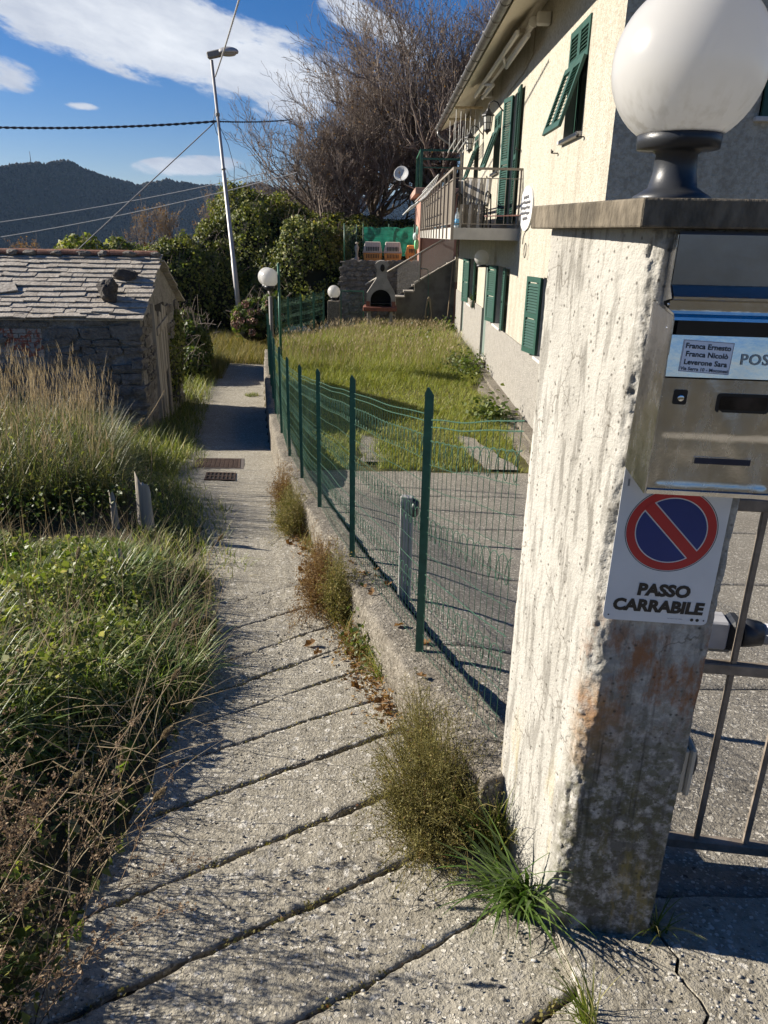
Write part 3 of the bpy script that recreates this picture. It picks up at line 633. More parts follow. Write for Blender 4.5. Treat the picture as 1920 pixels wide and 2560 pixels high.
def make_mailbox():
    root = thing('mailbox', 'dented stainless steel mailbox with name label and POST lettering, fixed to the gate pillar', 'mailbox', face_pt(.15, -.48, .05))
    M_d = flat('dark_slot', (.012, .011, .010), .4); M_k = flat('mail_black', (.014, .014, .015), .35)
    uL, uR = .032, .285
    def P(u, z, d): return face_pt(u, z, d)
    def strip(prof, nm, mm, a=uL, b=uR, nu=2, sm=False, bulge=0.0):
        v = []; f = []; n = len(prof)
        for i in range(nu):
            t = i / (nu - 1)
            for j, (d, z) in enumerate(prof): v.append(P(a + (b - a) * t, z, d))
        for i in range(nu - 1):
            for j in range(n - 1): f.append((i * n + j, (i + 1) * n + j, (i + 1) * n + j + 1, i * n + j + 1))
        return MB().add(v, f, sm).build(nm, mm, root)
    # body: closed sides, back, bottom
    b = MB(); side = [(.006, -.118), (.094, -.128), (.101, -.135), (.103, -.235), (.103, -.478), (.006, -.458)]
    for u in (uL, uR): b.prism([P(u, z, d) for d, z in side], FU * (.0012 if u == uL else -.0012))
    b.add([P(uL, -.462, .006), P(uR, -.462, .006), P(uR, -.478, .103), P(uL, -.478, .103)], [(0, 1, 2, 3)])
    b.add([P(uL, -.05, .006), P(uR, -.05, .006), P(uR, -.462, .006), P(uL, -.462, .006)], [(0, 1, 2, 3)])
    b.build('body', M_steel, root)
    # side flange, open towards the viewer
    fl = [P(u, z, d) for u, d, z in ((.012, .008, -.112), (.030, .106, -.132), (.030, .110, -.3), (.029, .108, -.482), (.004, .014, -.453))]; b = MB(); b.prism(fl, FU * -.0014); b.build('side_flap', M_steel, root)
    # hood: sloping lid with rolled lip
    strip([(.012, .018), (.042, .018), (.047, .012), (.0435, -.078)], 'lid', M_lid)
    strip([(.0435, -.0785), (.050, -.081), (.074, -.0985), (.074, -.103), (.05, -.108)], 'lid_lip', M_steel2)
    b = MB(); b.prism([P(uL - .003, z, d) for d, z in [(.008, .018), (.047, .012), (.045, -.08), (.073, -.102), (.008, -.112)]], FU * .0012); b.build('lid_side', M_steel, root)
    # slot recess and inner flap
    strip([(.05, -.108), (.05, -.126), (.09, -.128)], 'slot_shelf', M_steel2)
    strip([(.0945, -.128), (.1005, -.1335), (.1015, -.139)], 'slot_edge', M_steel2)
    strip([(.1022, -.139), (.1005, -.166)], 'slot', M_d, uL + .008, uR - .006)
    # name panel leaning back a little so that it mirrors the sky
    strip([(.0985, -.166), (.1065, -.2435)], 'name_panel', M_steel2, uL, uR, 14, True)
    strip([(.1065, -.2437), (.101, -.2465)], 'panel_gap', M_d)
    # door with pressed field and dents
    nu, nz = 50, 44; U = np.linspace(uL, uR, nu); Zz = np.linspace(-.2468, -.4695, nz); v = []; f = []
    for u in U:
        for z in Zz:
            d = .1045
            p = np.array([[u * 9, z * 9, 0]]); d += .0011 * float(fbm(p, 1.3, 2, 31)[0]) - .0022 * math.exp(-((u - .1) / .04) ** 2 - ((z + .42) / .035) ** 2) + .0016 * math.exp(-((u - .2 + (z + .4) * .6) / .02) ** 2) - .0018 * math.exp(-((u - .24) / .03) ** 2 - ((z + .37) / .05) ** 2)
            e = min(u - uL - .012, uR - .02 - u, z + .462, -.357 - z); d -= .0022 * max(0, min(1, e / .006))
            v.append(P(u, z, d))
    for i in range(nu - 1):
        for j in range(nz - 1): f.append((i * nz + j, (i + 1) * nz + j, (i + 1) * nz + j + 1, i * nz + j + 1))
    MB().add(v, f, True).build('door', M_steel, root)
    strip([(.105, -.4698), (.109, -.472), (.108, -.481), (.09, -.483)], 'bottom_rail', M_steel)
    b = MB(); b.tube([P(uR + .002, z, .106) for z in (-.25, -.48)], .003, 8); b.build('hinge', M_steel, root)
    def slab(u0, u1, z0, z1, d, t, nm, mm, rnd=.004, par=root):
        poly = []
        for (cx, cz, a0) in ((u0 + rnd, z0 + rnd, 180), (u1 - rnd, z0 + rnd, 270), (u1 - rnd, z1 - rnd, 0), (u0 + rnd, z1 - rnd, 90)):
            for k in range(5): a = R(a0 + k * 22.5); poly.append(P(cx + rnd * math.cos(a), cz + rnd * math.sin(a), d))
        return MB().prism(poly, FN * t).build(nm, mm, par)
    lk = slab(.053, .079, -.297, -.268, .1035, .003, 'lock', M_k)
    b = MB(); b.lathe([(.0062, 0), (.0062, .004), (.005, .0045)], P(.067, -.284, .1055), 16, FN.to_track_quat('Z', 'Y').to_matrix().to_4x4()); b.build('keyhole', M_steel2, lk)
    w = slab(.134, .2345, -.309, -.272, .1035, .003, 'view_window', M_k, .007)
    M_amb = mat('smoked_plastic', [(.35, (.015, .012, .01)), (.7, (.06, .045, .035))], 18, 5, .12)
    slab(.1405, .228, -.3035, -.2775, .1068, .0006, 'window_pane', M_amb, .005, w)
    hd = slab(.113, .224, -.4165, -.4005, .1005, .003, 'name_holder', M_steel, .001)
    slab(.115, .222, -.4145, -.4025, .1037, .0005, 'name_strip', flat('navy_strip', (.02, .025, .045), .3), .001, hd)
    # paper label and pressed letters, both lying on the leaning panel
    dn = (P(.1, -.166, .0985) - P(.1, -.2435, .1065)); UPP = dn.normalized()
    NN = FU.cross(UPP)
    def on(u, z, lift): return P(u, z, .0985 + (.1065 - .0985) * ((-.166 - z) / .0775)) + NN * lift
    tl = R(-2.6); Lx = (FU * math.cos(tl) + UPP * math.sin(tl)); Ly = (UPP * math.cos(tl) - FU * math.sin(tl)); c = on(.102, -.2055, .0008)
    lab = MB(); lab.prism([c + Lx * x + Ly * y for x, y in ((-.0465, -.030), (.0465, -.030), (.0465, .030), (-.0465, .030))], NN * .0008); lo = lab.build('label', flat('label_paper', (.82, .82, .83), .6, var=.05), root)
    fr = MB()
    for (x0, y0, x1, y1) in ((-.0455, -.029, .0455, -.0284), (-.0455, .0284, .0455, .029), (-.0455, -.0284, -.0449, .0284), (.0449, -.0284, .0455, .0284)):
        fr.add([c + Lx * x + Ly * y + NN * .0011 for x, y in ((x0, y0), (x1, y0), (x1, y1), (x0, y1))], [(0, 1, 2, 3)])
    fr.build('border', M_k, lo)
    for s, y, sz, bo in (('Franca Ernesto', .0145, .0135, .0004), ('Franca Nicolò', -.0005, .0135, .0004), ('Leverone Sara', -.0155, .0135, .0004), ('Via Serra 10 - Moconesi', -.0265, .0088, .00022)):
        me = text_mesh(s, sz, bo, 0, 'CENTER', .0001, 1.02); text_on(me, c + Ly * y + NN * .0012, Lx, Ly, 'lettering', M_k, lo)
    text_on(text_mesh('POSTA', .028, .0005, 0, 'LEFT', .002, 1.1), on(.164, -.2165, .0003), FU, UPP, 'lettering', M_lid, root)
    for u, z, d in ((.03, -.155, .085), (.03, -.24, .09), (.03, -.113, .07)):
        b = MB(); b.lathe([(.003, 0), (.003, .002), (.0015, .003)], P(uL - .0055, z, d), 10, (-FU).to_track_quat('Z', 'Y').to_matrix().to_4x4()); b.build('rivet', M_steel2, root)
make_mailbox()
# ------------------------------------------------------------------ gate
M_gate = mat('worn_brown_metal', [(.3, (.14, .115, .09)), (.6, (.25, .21, .17)), (.8, (.33, .28, .23))], 20, 7, .55, .25, 90, .2, bdist=.004)
def make_gate():
    gx, gy = Vector((.83, 1.86, 0)), Vector((.985, -.13, 0)).normalized(); gn = Vector((-gy.y, gy.x, 0))
    root = thing('metal_gate', 'brown metal bar gate closing the driveway beside the pillar', 'gate', (.85, 1.85, -1.84))
    def rail(s0, s1, z0, z1, t, nm, ch=.003):
        Mx = Matrix((gy, gn, Vector((0, 0, 1)))).transposed().to_4x4(); Mx.translation = gx
        return MB().box((s0, -t / 2, z0), (s1, t / 2, z1), Mx, ch).build(nm, M_gate, root)
    rail(0.0, 2.6, -.665, -.63, .035, 'top_rail'); rail(.0, 2.6, -1.165, -1.13, .03, 'middle_rail'); rail(0.0, 2.6, -1.805, -1.77, .036, 'bottom_rail')
    rail(.0, .035, -1.77, -.665, .035, 'stile')
    bar0 = rail(.19, .206, -1.77, -.665, .016, 'bar', .002)
    for k in range(1, 16):
        c = bar0.copy(); COL.objects.link(c); c.parent = root; c.matrix_parent_inverse = bar0.matrix_parent_inverse.copy(); c.location = gy * (.148 * k)
    # drive unit behind the bars
    u = thing('gate_motor', 'grey gate opener arm with black joint behind the gate bars', 'gate opener', (.98, 1.98, -1.12))
    M_al = flat('painted_alu', (.38, .38, .39), .4, var=.12)
    Mx = Matrix((gy, gn, Vector((0, 0, 1)))).transposed().to_4x4(); Mx.translation = gx + gn * .075
    MB().box((.02, -.038, -1.115), (.185, .038, -1.025), Mx, .006).build('housing', M_al, u)
    b = MB(); b.box((.187, -.041, -1.118), (.226, .041, -1.022), Mx, .012); b.tube([Mx @ Vector((.226, 0, -1.07)), Mx @ Vector((.25, 0, -1.07)), Mx @ Vector((.285, 0, -1.07))], [.044, .042, .036], 16); b.build('joint', M_blackpl, u)
    b = MB(); b.tube([Mx @ Vector((.28, 0, -1.07)), Mx @ Vector((1.1, 0, -1.07))], .031, 16); b.build('arm', M_al, u)
    b = MB(); b.box((.05, -.03, -1.125), (.2, .03, -1.1152), Mx, .003).build('bracket', flat('tan_bracket', (.3, .27, .2), .6), u)
    # beige electric box with dark lens on the pillar's inner side
    t = thing('junction_box', 'beige plastic box with black lens on the inner side of the pillar', 'electric box', (.80, 1.62, -1.36))
    c = Vector((.765, 1.625, -1.285)); a = Vector((.985, -.1, 0)).normalized(); n2 = Vector((.1, .985, 0)).normalized()
    Mx = Matrix((a, n2, Vector((0, 0, 1)))).transposed().to_4x4(); Mx.translation = c
    M_be = flat('beige_plastic', (.42, .39, .32), .45, var=.05)
    MB().box((0, -.07, -.07), (.05, .07, .07), Mx, .006).build('case', M_be, t)
    MB().box((.0505, -.073, -.073), (.066, .073, .073), Mx, .005).build('cover', M_be, t)
    b = MB(); b.lathe([(.05, 0), (.05, .012), (.03, .022), (.004, .024)], (0, 0, 0), 24, Mx @ Matrix.Translation((.0662, 0, 0)) @ Matrix.Rotation(R(90), 4, 'Y')); b.build('lens', M_blackpl, t)
make_gate()
# ------------------------------------------------------------------ photocell post inside the fence
def make_photocell():
    t = thing('photocell_post', 'grey aluminium post with round black sensor, behind the wire fence', 'sensor post', (.155, 3.73, -1.95))
    M_al = flat('grey_alu', (.34, .33, .31), .45, var=.1)
    Mx = Matrix.Translation((.155, 3.73, 0)) @ Matrix.Rotation(R(-14), 4, 'Z')
    MB().box((-.034, -.02, -2.05), (.034, .02, -1.30), Mx, .005).build('post', M_al, t)
    b = MB()
    for x in (-.018, .018): b.box((x - .002, -.0225, -2.04), (x + .002, -.0202, -1.305), Mx)
    b.build('groove', flat('dark_groove', (.12, .12, .12), .5), t)
    b = MB(); b.lathe([(.05, 0), (.05, .018), (.04, .027), (.01, .029)], (0, 0, 0), 24, Mx @ Matrix.Translation((.0345, 0, -1.365)) @ Matrix.Rotation(R(90), 4, 'Y')); b.build('sensor', M_blackpl, t)
make_photocell()
# ------------------------------------------------------------------ wire fence on the low wall
M_green = flat('green_paint', (.03, .115, .072), .42, var=.22, scale=25, bump=.1)
M_wire = flat('green_wire', (.03, .09, .055), .65, var=.2, scale=40)
def post_poly(x, y, z0, z1, az, name, parent, w=.036):
    c, s = math.cos(az), math.sin(az); Mx = Matrix.Translation((x, y, 0)) @ Matrix.Rotation(az, 4, 'Z'); h = w / 2; t = .0035
    b = MB()
    # T profile with a sloping pointed head
    for (x0, x1, y0, y1) in ((-h, h, -t, t), (-t, t, t + .0002, .034)):
        v = [(x0, y0, z0), (x1, y0, z0), (x1, y1, z0), (x0, y1, z0)]
        top = [(x0, y0, z1 - (.0 if x0 > -h else .05)), (x1, y0, z1 - (.05 if x1 >= h else 0)), (x1, y1, z1 - (.05 if x1 >= h else .0)), (x0, y1, z1 - (.0 if x0 > -h else .05))]
        if x0 == -h:
            v = [(-h, -t, z0), (h, -t, z0), (h, t, z0), (-h, t, z0)]; top = [(-h, -t, z1 - .022), (-h * .5, -t, z1), (-h * .1, -t, z1), (h, -t, z1 - .03)]
            back = [(q[0], t, q[2]) for q in top]
            V = [Mx @ Vector(q) for q in [(-h, -t, z0)] + top + [(h, -t, z0)]]
            b.prism(V, Mx.to_3x3() @ Vector((0, 2 * t, 0)))
        else:
            b.add([Mx @ Vector(q) for q in v + [(q[0], q[1], z1 - .07) for q in v]], [(0, 3, 2, 1), (4, 5, 6, 7), (0, 1, 5, 4), (1, 2, 6, 5), (2, 3, 7, 6), (3, 0, 4, 7)])
    return b.build(name, M_green, parent)
def wire_bay(p, q, zb0, zb1, H, seed, name, parent, vert=.066, rows=None, loops=(.955, .62, .3), bulge=.03, rmul=1.0):
    p = np.array(p, float); q = np.array(q, float); d = q - p; Ln = np.linalg.norm(d); dirn = d / Ln; nor = np.array([dirn[1], -dirn[0]])
    g = np.random.default_rng(seed); ph = g.uniform(0, 6, 4)
    def surf(s, h):                      # s along, h height above the wall
        s = np.asarray(s, float); h = np.asarray(h, float); t = s / Ln; env = np.sin(np.pi * np.clip(t, 0, 1))
        off = bulge * env * (np.sin(3.1 * h + ph[0]) + .6 * np.sin(5 * t + 4 * h + ph[1])); sag = -.006 * env * (h / H) + .004 * np.sin(9 * t + 6 * h + ph[2]) * env
        x = p[0] + dirn[0] * s + nor[0] * off; y = p[1] + dirn[1] * s + nor[1] * off; z = zb0 + (zb1 - zb0) * t + h + sag
        return np.stack([x, y, z], -1)
    rows = rows or [.02, .1, .2, .3, .4, .5, .6, .7, .8, .9, 1.0, 1.06, 1.09]
    n = max(30, int(Ln / .012)); s = np.linspace(0, Ln, n); out = []
    hp = [surf(s, r * H / 1.1 + .0022 * np.sin(s * 2 * np.pi / .03)) for r in rows]; out.append(tubes(np.stack(hp), .0013 * rmul, 3))
    hp2 = [surf(s, r * H / 1.1 + .0022 * np.sin(s * 2 * np.pi / .03 + np.pi)) for r in rows[-2:] + rows[4:5]]; out.append(tubes(np.stack(hp2), .0017 * rmul, 3))
    vs_ = np.arange(.02, Ln, vert); hh = np.linspace(.0, H, 16); out.append(tubes(np.stack([surf(np.full(16, v) + .003 * np.sin(hh * 9 + v * 7), hh) for v in vs_]), .0012 * rmul, 3))
    for lh in loops:
        th = np.arange(0, Ln / .075 * 2 * np.pi, .42); sx = .075 * th / (2 * np.pi) + .03 * np.sin(th); sx = np.clip(sx, 0, Ln)
        out.append(tubes(surf(sx, (lh + .05 * np.cos(th)) * H / 1.1)[None], .0016 * rmul, 3))
    V, Q = cat(*out); o = np_obj(name, V, Q, M_wire, parent); return o
FP = [2.89, 4.45, 6.02, 7.43, 8.68, 10.1, 11.6, 13.1, 14.6, 16.1, 17.3]
def make_fence():
    root = thing('wire_fence', 'green wire mesh fence with pointed posts standing on the low wall by the path', 'fence', (.2, 2.9, -1.75))
    pos = [(float(xw(y)) + .125, y, float(zw(y))) for y in FP]
    prev = (.40, 1.99, -1.54)
    for k, (x, y, z) in enumerate(pos):
        dx, dy = x - prev[0], y - prev[1]; az = math.atan2(dy, dx) - math.pi / 2
        post_poly(x - .01, y, z - .06, z + 1.2, az + R(-24), 'post', root)
        wire_bay(prev[:2], (x, y), prev[2], z, 1.1 if k else 1.08, 40 + k, 'wire_mesh', root, vert=.055 if k < 6 else .1, rmul=1.0 if k < 5 else 1.25, bulge=.004 if k < 2 else .010)
        prev = (x, y, z)
    wire_bay(prev[:2], (-2.95, 20.2), prev[2], -2.95, 1.1, 77, 'wire_mesh', root, vert=.12, rmul=1.8)
    post_poly(-2.93, 20.2, -3.0, -1.75, 0, 'post', root)
make_fence()
def make_tall_post():
    t = thing('tall_gate_post', 'tall thin green metal post beside the twin globe lamp', 'post', (-2.26, 17.0, -2.95))
    b = MB(); b.tube([(-2.26, 17.0, -3.0), (-2.26, 17.0, -.64)], .03, 10); b.build('shaft', M_green, t); MB().lathe([(.034, 0), (.034, .02), (.012, .04)], (-2.26, 17.0, -.645), 10).build('cap', M_green, t)
make_tall_post()
def make_twin_lamp():
    x, y = -2.5, 17.3; t = thing('twin_globe_lamp', 'grey lamp post with two white globes side by side behind the fence', 'lamp post', (x, y, -2.95))
    M_p = flat('grey_post', (.16, .15, .14), .6)
    MB().tube([(x, y, -3.0), (x, y, -1.33)], .045, 12).build('pole', M_p, t)
    b = MB(); b.tube([(x - .09, y + .2, -1.16), (x, y, -1.3), (x + .02, y - .2, -1.16)], .025, 8); b.build('bracket', M_p, t)
    for dx, dy in ((-.09, .2), (.02, -.2)):
        g = MB().sphere((x + dx, y + dy, -.92), .205, 28, 14).build('globe', M_globe, t)
        c = MB(); c.lathe([(.06, -1.2), (.12, -1.13), (.12, -1.08)], (x + dx, y + dy, 0), 16); c.build('globe_collar', M_blackpl, t)
make_twin_lamp()
def make_far_fence():
    root = thing('wire_fence', 'far green wire fence rising behind the lawn to the small gate pillar', 'fence', (-2.3, 23, -2.9))
    P = [(-2.95, 21.3), (-2.72, 22.3), (-2.45, 23.3), (-2.15, 24.3), (-1.9, 25.2)]
    for k, p in enumerate(P):
        post_poly(p[0], p[1], -3.02, -1.7, 0, 'post', root, .06)
        if k: wire_bay(P[k - 1], p, -2.95, -2.95, 1.2, 90 + k, 'wire_mesh', root, vert=.1, rmul=2.2, rows=[.02, .15, .3, .45, .6, .75, .9, 1.05])
    # small concrete pillar with globe
    t = thing('small_pillar', 'small concrete pillar with a globe lamp at the far end of the lawn', 'pillar', (-1.57, 25.4, -3.0))
    MB().box((-1.77, 25.2, -3.05), (-1.37, 25.6, -2.05), ch=.01).build('shaft', M_wall, t)
    globe_lamp((-1.57, 25.4, -1.77), .21, -2.049, 'small-looking white globe lamp on the far concrete pillar', k=24)
    g = thing('garden_gate', 'dark green framed mesh garden gate beside the far small pillar', 'gate', (-1.0, 26.6, -3))
    b = MB()
    for a, c in (((-1.42, 26.58, -3.0), (-1.38, 26.62, -1.8)), ((-.64, 26.58, -3.0), (-.6, 26.62, -1.8)), ((-1.379, 26.58, -1.84), (-.641, 26.62, -1.8)), ((-1.379, 26.58, -2.95), (-.641, 26.62, -2.91))): b.box(a, c)
    b.build('frame', M_green, g)
    wire_bay((-1.38, 26.6), (-.64, 26.6), -2.92, -2.92, 1.08, 123, 'wire_mesh', g, vert=.06, rmul=1.2, loops=(), bulge=0)
make_far_fence()

# ------------------------------------------------------------------ house
M_stucco = mat('cream_roughcast', [(.32, (.37, .34, .275)), (.55, (.475, .443, .365)), (.75, (.53, .50, .425))], 9, 6, .95, 1.0, 34, bdist=.03, stops2=[(.42, (.29, .255, .19)), (.58, (.52, .49, .41))], scale2=24, fac2=.45)
def streaks(nt, N, L, b):
    base = b.inputs['Base Color'].links[0].from_socket; geo = N.new('ShaderNodeNewGeometry'); mp = N.new('ShaderNodeMapping'); mp.inputs['Scale'].default_value = (1, 1, .07); L.new(geo.outputs['Position'], mp.inputs[0])
    n = N.new('ShaderNodeTexNoise'); n.inputs['Scale'].default_value = 3.2; n.inputs['Detail'].default_value = 7; L.new(mp.outputs[0], n.inputs['Vector']); a = N.new('ShaderNodeMapRange'); L.new(n.outputs[0], a.inputs[0]); a.inputs[1].default_value = .5; a.inputs[2].default_value = .72; a.inputs[4].default_value = .5
    x = N.new('ShaderNodeMix'); x.data_type = 'RGBA'; L.new(a.outputs[0], x.inputs[0]); L.new(base, x.inputs[6]); x.inputs[7].default_value = (.24, .21, .155, 1); L.new(x.outputs[2], b.inputs['Base Color'])
add_nodes(M_stucco, streaks)
M_plinth = mat('grey_roughcast', [(.32, (.24, .225, .2)), (.6, (.34, .32, .285))], 10, 6, .95, 1.0, 45, bdist=.03, stops2=[(.4, (.17, .155, .135)), (.6, (.36, .34, .3))], scale2=40, fac2=.4)
M_soff = flat('soffit_paint', (.60, .54, .43), .85, var=.05)
M_shut = flat('shutter_green', (.015, .058, .041), .5, var=.15, scale=12)
M_dark = flat('dark_interior', (.012, .012, .012), .9)
M_glass = mat('window_glass', [(.4, (.012, .016, .016)), (.6, (.022, .026, .026))], 3, 2, .06, spec=.6)
M_rev = flat('reveal_grey', (.34, .32, .3), .9)
M_door = flat('sage_door', (.15, .19, .165), .6, var=.08)
M_stone = flat('sill_marble', (.48, .46, .43), .6, var=.1, scale=20)
M_zinc = mat('zinc', [(.3, (.16, .15, .14)), (.7, (.28, .265, .245))], 9, 5, .4, .1, 30, .75, bdist=.005)
M_iron = flat('black_iron', (.018, .018, .019), .5)
HX, HY0, HY1 = 2.5, 9.02, 25.5
OPEN = [(10.47, 11.5, 1.28, 2.57), (15.45, 16.05, .25, 2.57), (17.65, 18.65, 1.36, 2.55), (21.5, 22.5, 1.4, 2.55),
        (10.85, 11.92, -1.76, -.56), (15.7, 16.65, -1.76, -.56), (20.75, 21.94, -1.76, -.56), (17.9, 18.75, -2.75, -.62), (22.95, 23.65, -2.75, -.62)]
def make_house():
    root = thing('house', 'cream roughcast two-storey house with green louvred shutters and projecting eaves', 'house', (HX + 4, 17, -3))
    ys = sorted({HY0, HY1, *[o[0] for o in OPEN], *[o[1] for o in OPEN]}); zs = sorted({-3.1, 3.6, *[o[2] for o in OPEN], *[o[3] for o in OPEN]})
    b = MB(); rv = MB()
    for i in range(len(ys) - 1):
        for j in range(len(zs) - 1):
            cy, cz = (ys[i] + ys[i + 1]) / 2, (zs[j] + zs[j + 1]) / 2
            if any(o[0] < cy < o[1] and o[2] < cz < o[3] for o in OPEN): continue
            b.add([(HX, ys[i + 1], zs[j]), (HX, ys[i], zs[j]), (HX, ys[i], zs[j + 1]), (HX, ys[i + 1], zs[j + 1])], [(0, 1, 2, 3)])
    X1 = 10.5
    w2 = (4.06, 5.1, 1.28, 2.57)           # window in the end wall
    xs = [HX, w2[0], w2[1], X1]; zz = [-3.1, w2[2], w2[3], 3.6]
    for i in range(3):
        for j in range(3):
            if i == 1 and j == 1: continue
            b.add([(xs[i], HY0, zz[j]), (xs[i + 1], HY0, zz[j]), (xs[i + 1], HY0, zz[j + 1]), (xs[i], HY0, zz[j + 1])], [(0, 1, 2, 3)])
    b.add([(HX, HY0, 3.6), (X1, HY0, 3.6), ((HX + X1) / 2, HY0, 5.1)], [(0, 1, 2)])
    b.add([(HX, HY1, -3.1), (HX, HY1, 3.6), (X1, HY1, 3.6), (X1, HY1, -3.1)], [(0, 1, 2, 3)]); b.add([(X1, HY0, -3.1), (X1, HY1, -3.1), (X1, HY1, 3.6), (X1, HY0, 3.6)], [(0, 1, 2, 3)])
    b.add([(HX, HY1, 3.6), ((HX + X1) / 2, HY1, 5.1), (X1, HY1, 3.6)], [(0, 1, 2)])
    wall = b.build('wall', M_stucco, root)
    for (a, c, z0, z1) in OPEN:
        d = .16; v = [(HX, a, z0), (HX, c, z0), (HX, c, z1), (HX, a, z1), (HX + d, a, z0), (HX + d, c, z0), (HX + d, c, z1), (HX + d, a, z1)]
        MB().add(v, [(0, 4, 5, 1), (1, 5, 6, 2), (2, 6, 7, 3), (3, 7, 4, 0)]).build('window_reveal', M_rev, wall)
    v = [(w2[0], HY0, w2[2]), (w2[1], HY0, w2[2]), (w2[1], HY0, w2[3]), (w2[0], HY0, w2[3])]; v += [(p[0], p[1] + .16, p[2]) for p in v]; rv.add(v, [(0, 1, 5, 4), (1, 2, 6, 5), (2, 3, 7, 6), (3, 0, 4, 7)])
    rv.build('window_reveal', M_rev, wall)
    # plinth, in pieces between the doors
    pb = MB(); cuts = [HY0 - .03, 17.9, 18.75, 22.95, 23.65, HY1]
    for i in (0, 2, 4): pb.box((HX - .028, cuts[i], -3.1), (HX - .001, cuts[i + 1], -1.78 if i == 0 else -1.62))
    pb.box((HX - .028, HY0 - .028, -3.1), (X1, HY0 - .001, -1.78)); pb.build('plinth', M_plinth, root)
    fb = MB(); fb.box((HX - .2, HY0, -3.05), (HX - .029, HY1, -2.88)); fb.build('foundation_kerb', M_wall, root)
    # windows and doors
    def window(a, c, z0, z1, door=False):
        x = HX + .13; f = MB(); t = .06
        for lo, hi in (((x, a, z0), (x + .05, a + t, z1)), ((x, c - t, z0), (x + .05, c, z1)), ((x, a + t, z1 - t), (x + .05, c - t, z1)), ((x, a + t, z0), (x + .05, c - t, z0 + t)), ((x + .001, (a + c) / 2 - .035, z0 + t), (x + .049, (a + c) / 2 + .035, z1 - t))): f.box(lo, hi)
        w = f.build('window_frame' if not door else 'door_frame', M_shut, root); MB().box((x + .02, a + t, z0 + t), (x + .03, c - t, z1 - t)).build('pane', M_glass, w)
        return w
    for k, o in enumerate(OPEN[:7]): window(*o, door=(k == 1))
    for (a, c, z0, z1) in OPEN[7:]:
        d = MB(); d.box((HX + .03, a, z0), (HX + .08, c, z1)); dd = d.build('door', M_door, root)
        h = MB(); h.tube([(HX + .03, a + .1, -1.75), (HX - .02, a + .1, -1.75), (HX - .02, a + .2, -1.75)], .009, 6); h.build('handle', M_iron, dd)
    f = MB(); y = HY0 + .12
    for lo, hi in (((w2[0], y, w2[2]), (w2[0] + .06, y + .05, w2[3])), ((w2[1] - .06, y, w2[2]), (w2[1], y + .05, w2[3])), ((w2[0] + .06, y, w2[2]), (w2[1] - .06, y + .05, w2[2] + .06)), ((w2[0] + .06, y, w2[3] - .06), (w2[1] - .06, y + .05, w2[3]))): f.box(lo, hi)
    w = f.build('window_frame', M_shut, root); MB().box((w2[0] + .06, y + .02, w2[2] + .06), (w2[1] - .06, y + .03, w2[3] - .06)).build('pane', M_glass, w)
    for (a, c, z0, z1) in [OPEN[0]] + OPEN[2:4] + OPEN[4:7]:
        s = MB(); s.box((HX - .07, a - .05, z0 - .05), (HX + .12, c + .05, z0 - .001), ch=.006); s.build('sill', M_stone, root)
    s = MB(); s.box((w2[0] - .05, HY0 - .07, w2[2] - .05), (w2[1] + .05, HY0 + .12, w2[2] - .001), ch=.006); s.build('sill', M_stone, root)
    # louvred shutters
    slat_me = {}
    def leaf(origin, along, up, outn, w, h, name='shutter', rails=(0, .5, 1), pitch=.044, flaps=None):
        O, A, U, Nn = Vector(origin), Vector(along).normalized(), Vector(up).normalized(), Vector(outn).normalized(); t = .04; st = .07
        Mx = Matrix((A, U, Nn)).transposed().to_4x4(); Mx.translation = O
        fr = MB(); fr.box((0, 0, 0), (st, h, t), Mx); fr.box((w - st, 0, 0), (w, h, t), Mx)
        rz_ = [r * (h - .08) for r in rails]
        for r_ in rz_: fr.box((st, r_, .001), (w - st, r_ + .08, t - .001), Mx)
        sh = fr.build(name, M_shut, root)
        key = round(w, 3)
        if key not in slat_me:
            m = MB(); m.box((0, -.004, -.0295), (w - 2 * st, .004, .0295), Matrix.Rotation(R(53), 4, 'X')); me = bpy.data.meshes.new('slat'); me.from_pydata([tuple(p) for p in m.v], [], m.f); me.materials.append(M_shut); slat_me[key] = me
        for a, c in zip(rz_[:-1], rz_[1:]):
            z = a + .08 + .03
            while z < c - .02:
                o = bpy.data.objects.new('slat', slat_me[key]); COL.objects.link(o); o.parent = sh
                o.matrix_basis = Mx @ Matrix.Translation((st, z, t / 2)); z += pitch
        return sh
    UPv = (0, 0, 1)
    def swung(y_h, sgn, w, z0, z1, deg):   # leaf folded back against the wall, sgn +1 away from the camera
        a = R(deg); leaf((HX - .012, y_h, z0 + .01), (-math.sin(a), sgn * math.cos(a), 0), UPv, (-math.cos(a), -sgn * math.sin(a), 0) if sgn > 0 else (-math.cos(a), math.sin(a), 0), w, z1 - z0 - .02)
    def awning(a, c, z0, z1, split, deg):  # upper half closed, lower half propped open
        w = (c - a - .01) / 2; an = R(deg)
        for k in range(2):
            y0 = c - .003 - k * (w + .004)
            leaf((HX + .02, y0, split), (0, -1, 0), UPv, (-1, 0, 0), w, z1 - split - .005, rails=(0, 1))
            hl = split - z0 - .02; d = Vector((-math.sin(an), 0, -math.cos(an)))
            leaf(Vector((HX - .02, y0, split - .004)) + d * hl, (0, -1, 0), -d, (-math.cos(an), 0, math.sin(an)), w, hl, rails=(0, 1))
    awning(*OPEN[0], 2.13, 17); awning(*OPEN[2], 2.2, 19); awning(*OPEN[3], 2.2, 19)
    a, c, z0, z1 = OPEN[1]; swung(c, 1, .5, z0, z1, 10); swung(a, -1, .5, z0, z1, 4)
    for o in OPEN[4:7]: swung(o[1], 1, .55, o[2], o[3], 12); swung(o[0], -1, .55, o[2], o[3], 5)
